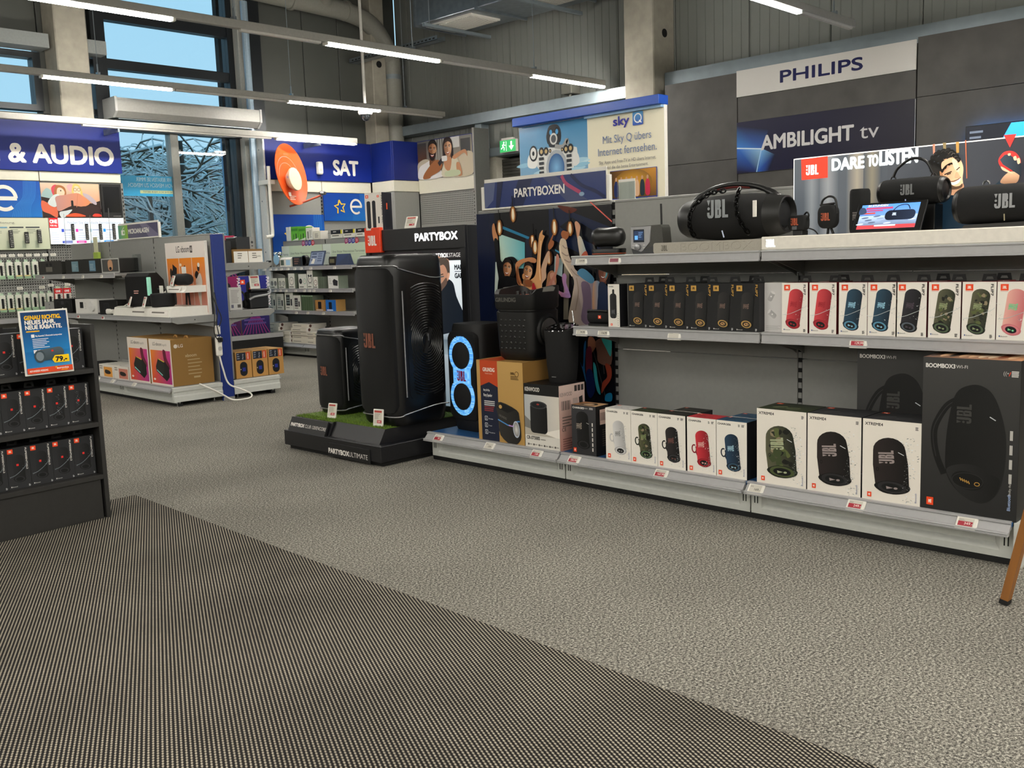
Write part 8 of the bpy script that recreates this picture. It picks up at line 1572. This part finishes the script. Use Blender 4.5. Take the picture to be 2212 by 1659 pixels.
for i, y in enumerate((10.65, 10.2, 9.6)): price_tag('small price tag on the middle radio shelf rail, %s from left' % ORD[i], ' ', '#a83240' if i else None, .055, .045, (GX+.043, y, .75), RZ, .3, 'price tags on the radio shelf rails')
for i, y in enumerate((9.68, 9.33, 8.86)): price_tag('white price tag on the radio gondola base rail, %s from left' % ORD[i], ' ', None, .07, .05, (GX-.047, y, .138), RZ, .72, 'price tags on the radio gondola base rail')
# end side goods
for i in range(3):
    a = Art(.0002); w, h = .165, .25; a.rect(0, 0, w, h, '#b98a4c'); a.rect(w*.06, h*.68, w*.66, h*.97, '#1d2230'); a.poly([(w*.66, h*.68), (w*.94, h*.68), (w*.94, h*.97), (w*.66, h*.97), (w*.72, h*.83)], '#c2441f'); a.text('GRUNDIG', w*.84, h*.71, .014, '#f2dccf', h*.22, .02, 'l', PI/2); a.lines(w*.1, h*.9, w*.2, 3, .02, .008, '#8d93a4'); a.text('Party', w*.5, h*.72, .012, '#c9cdd6', h*.2, .01, 'l', PI/2)
    a.rrect(w*.25, h*.08, w*.72, h*.62, .038, '#15161a'); a.rect(w*.4, h*.26, w*.6, h*.4, '#23308d'); a.ell(w*.3, h*.34, .004, .006, '#d9d4cc')
    carton('kraft carton with orange corner and black oval speaker, %s of three at the gondola end' % ('left', 'middle', 'right')[i], w, .3, h, M['kraft'], 4.705+.175*i, 8.13, .18, rotz=0, arts=[('printed_front', a, 'front')], group='kraft cartons at the gondola end', bev=.002)
radio('small black radio lying on white cartons on the upper end shelf', 4.885, 8.25, 1.388, .19, .115, .2, mat('dark_grey_radio', '#26282a', .5), lambda a, W, H: (a.rect(0, 0, W, H, '#2a2c2e'), a.rect(W*.74, 0, W, H, '#8d8d8a'), a.ell(W*.87, H*.55, .012, .012, '#3a3a3c'), a.rect(W*.82, H*.2, W*.92, H*.3, '#4a4a4c'))[0], None, 0)
for i in range(2): carton('white and kraft radio carton on the upper end shelf, %s' % ('left', 'right')[i], .15, .2, .125, M['kraft'], 4.81+.155*i, 8.22, 1.262, rotz=0, name='radio_carton', arts=[('printed_front', (lambda a: (a.rect(0, 0, .15, .125, '#e4e0d6'), a.rect(0, .105, .15, .125, '#8d6a3c'), a.lines(.04, .08, .05, 3, .02, .008, '#6d6a62'), a.text('Radio', .08, .05, .016, '#5b5850') if i else 0)[0])(Art(.0002)), 'front')], group='radio cartons on the upper end shelf')
carton('black carton behind the blue end panel on the upper end shelf', .15, .2, .2, M['blackcard'], 4.655, 8.25, 1.262, rotz=0)
t = carton('white carton with barcode standing on the lower end shelf', .13, .15, .21, M['whitecard'], 4.71, 8.2, .822, rotz=0, arts=[('printed_front', (lambda a: (a.rect(0, 0, .13, .21, '#c9c7c3'), a.lines(.02, .18, .09, 9, .014, .005, '#8d8a86'), a.rect(.08, .02, .115, .05, '#55524e'), a.rect(.015, .02, .04, .05, '#6d6a7d'))[0])(Art(.0002)), 'front')])
t = thing('headphones', 'black headphones lying between white carton and portable radio', 'headphones', (4.82, 8.24, .822), 0)
for s_ in (-1, 1): b = MB(); b.lathe([(.03, -.02), (.042, -.01), (.042, .015), (.02, .02)], 16, (s_*.03, .03, .045), 'x'); b.build('ear_cup', M['black'], t, 40)
b = MB(); b.tube(smoothpts([(-.03, .03, .08), (-.035, .05, .14), (0, .06, .17), (.035, .05, .14), (.03, .03, .08)], 4, False), .009, 8); b.build('headband', M['black'], t, 50)
t = thing('portable_radio', 'black portable radio with grey carry frame on the lower end shelf', 'radio', (4.955, 8.18, .822), 0); b = MB(); b.box(-.1, .1, 0, .11, 0, .16, .01); b.build('cabinet', mat('radio_black', '#131416', .4), t); b = MB(); b.tube(smoothpts([(-.115, -.01, .09), (-.06, -.02, .115), (.08, -.02, .13), (.112, -.01, .17), (.112, .05, .17), (.112, .1, .02)], 4, False), .012, 8); b.build('carry_frame', mat('frame_silver', '#9a9c9e', .35, .4), t, 50)
b = MB(); b.box(-.09, .1, -.01, .06, .16, .185, .006); b.build('top_deck', M['black'], t)
price_tag('cream price card standing above the portable radio', '449.-', w=.1, h=.13, loc=(4.93, 8.2, 1.01), rotz=-.15, tilt=.2, tall=True)
# ================================================================ black poster stand full of speaker cartons, left foreground
KR = math.radians(4)
t = thing('carton_stand', 'black three-shelf floor stand full of dark cartons, left foreground', 'shelf', (1.28, 4.735, .007), KR)
KB = mat('stand_black_board', '#262523', .5, 0, .08)
b = MB(); b.box(-.62, .655, .012, .36, 0, .2, .002); b.build('base_front', KB, t)
for x in (-.64, .665): b = MB(); b.box(x, x+.022, 0, .37, 0, .975, .002); b.build('side_panel', KB, t)
b = MB(); b.box(-.62, .665, .35, .37, .2, .965); b.build('back_panel', M['blackm'], t)
for z in (.2, .465, .735): b = MB(); b.box(-.62, .665, .0, .35, z, z+.024, .002); b.build('shelf_board', KB, t)
def flipess(wet=0):
    W, H = .1045, .198; a = Art(); a.rect(0, 0, W, H, ('v', '#2e2f31', '#232426')); a.badge(W*.06, H*.86, W*.24)
    a.text('FLIPESSENTIAL2', W*.83, H*.96, .0072, '#dfdcd6', H*.52, .03, 'l', -PI/2)
    can(a, W*.5, H*.5, W*.52, H*.64, 0, '#1a1a1b', '#242527', '#2e2f31', None, dark='#0f0f10', logo=None); a.rect(W*.4, H*.55, W*.5, H*.6, '#e0302c')
    a.line(smoothpts([(W*.06, H*.3), (W*.3, H*.33), (W*.6, H*.43), (W*.86, H*.56)], 5, False), .0022, '#7f8a90'); splash(a, W*.78, H*.55, W*.16, H*.3, -.5, '#5d676c', 3, 18); splash(a, W*.1, H*.3, W*.12, H*.06, 0, '#8d979c', 4, 10)
    if wet: splash(a, W*(.52 if wet == 1 else .4), H*.55, W*.2, H*.5, 0, '#8fa4b8', 8+wet, 70)
    mini(a, W*.1, H*.05, .0052, 0, '#e8e6e0'); a.lines(W*.86, H*.06, W*.08, 3, .0035, .002, '#cfcfcf')
    return W, H, a
FE = [None, None, None]
for r, z in enumerate((.7665, .4965, .2315)):
    for c in range(5):
        wet = (c == 0)*2+(c == 1) if r == 1 else 0
        lx = .605-.106*c-(.0 if r else .008); W, H, _ = .1045, .198, 0
        x = 1.28+lx*math.cos(KR)-.055*math.sin(KR); y = 4.735+lx*math.sin(KR)+.055*math.cos(KR)
        lab = 'dark carton with black speaker on the %s shelf of the black stand, %s' % (('top', 'middle', 'bottom')[r], ['rightmost', 'second from right', 'third from right', 'fourth from right', 'fifth from right', 'sixth from right'][c])
        if FE[wet] is None: W, H, a = flipess(wet); FE[wet] = carton(lab, W, .08, H, M['blackcard'], x, y, z, KR, [('printed_front', a, 'front')], .1, 'dark cartons in the black stand')
        else: dup(FE[wet], lab, (x, y, z))
# offer poster in an acrylic frame leaning on the top shelf
t = thing('offer_poster', 'framed blue offer poster with yellow price leaning before the top shelf of the black stand', 'poster', (1.715, 4.72, .768), 0, None, (Matrix.Rotation(KR, 3, 'Z') @ Matrix.Rotation(-.045, 3, 'X') @ Matrix.Rotation(.0, 3, 'Y')).to_euler())
W, H = .228, .302; b = MB(); b.box(-W/2, W/2, 0, .006, 0, H, .001); b.build('poster_frame', M['white'], t)
a = Art(.0003); a.rect(.008, .008, W-.008, H-.008, ('v', '#1a6fae', '#173a68')); a.put([(.008, .03), (W-.008, .03), (W-.008, .11), (.008, .11)], ['#2a7fbe', '#4fa4d6', '#1f78b8', '#1a6cac']); a.put([(.008, .11), (W-.008, .11), (W-.008, H-.09), (.008, H-.09)], ['#1f78b8', '#2583c4', '#1a5c98', '#18508a'])
a.text('GENAU RICHTIG.', .024, H-.043, .018, '#f4c01c', .168, .05); a.text('NEUES JAHR.', .024, H-.065, .018, '#f4f1ea', .14, .05); a.text('NEUE RABATTE.', .024, H-.088, .018, '#f4f1ea', .168, .05); a.rrect(.024, H-.101, .086, H-.095, .003, '#e8b52a')
a.rrect(.045, H-.127, .06, H-.112, .002, '#eef2f4'); a.text('Flip Essential 2 Bluetooth-Lautsprecher', .064, H-.124, .007, '#eef2f4', .125, .03); a.lines(.048, H-.137, .08, 6, .0078, .0035, '#cfe0ee', .35); a.rect(.048, H-.2, .064, H-.185, '#e9eef2'); a.rect(.067, H-.2, .083, H-.185, '#e9eef2'); a.lines(.087, H-.19, .06, 2, .008, .0055, '#e4ecf4', .1)
a.at(.118, .09, .1); a.rrect(-.062, -.024, .07, .03, .025, ('v', '#3a484e', '#54626a')); a.ell(-.045, .0, .026, .03, '#3f4d54'); a.ell(-.045, 0, .018, .021, '#77848c'); a.rect(.012, .012, .022, .02, '#d9302c'); a.home()
a.poly([(.128, .066), (.138, .05), (.208, .05), (.208, .085), (.142, .085)], '#f6cf1a'); a.text('79.-', .145, .056, .021, '#1a2030', .052, .06)
a.rect(.008, .008, W-.008, .034, '#e2502c'); a.text('AUS UNSERER WERBUNG', .018, .016, .008, '#f8e8e0', .085, .03); a.text('euronics', .145, .02, .009, '#f8efe6', .055, .03); a.text('*', .137, .016, .018, '#f4c01c'); a.lines(.165, .013, .03, 1, .01, .003, '#f4c01c', 0)
a.build('poster_print', t, GLOSSY, 'front', W)
b = MB(); b.box(-W/2, W/2, -.012, .012, -.004, .0); b.build('frame_foot', glassmat('clear_acrylic', '#f2f6f6', .04), t)
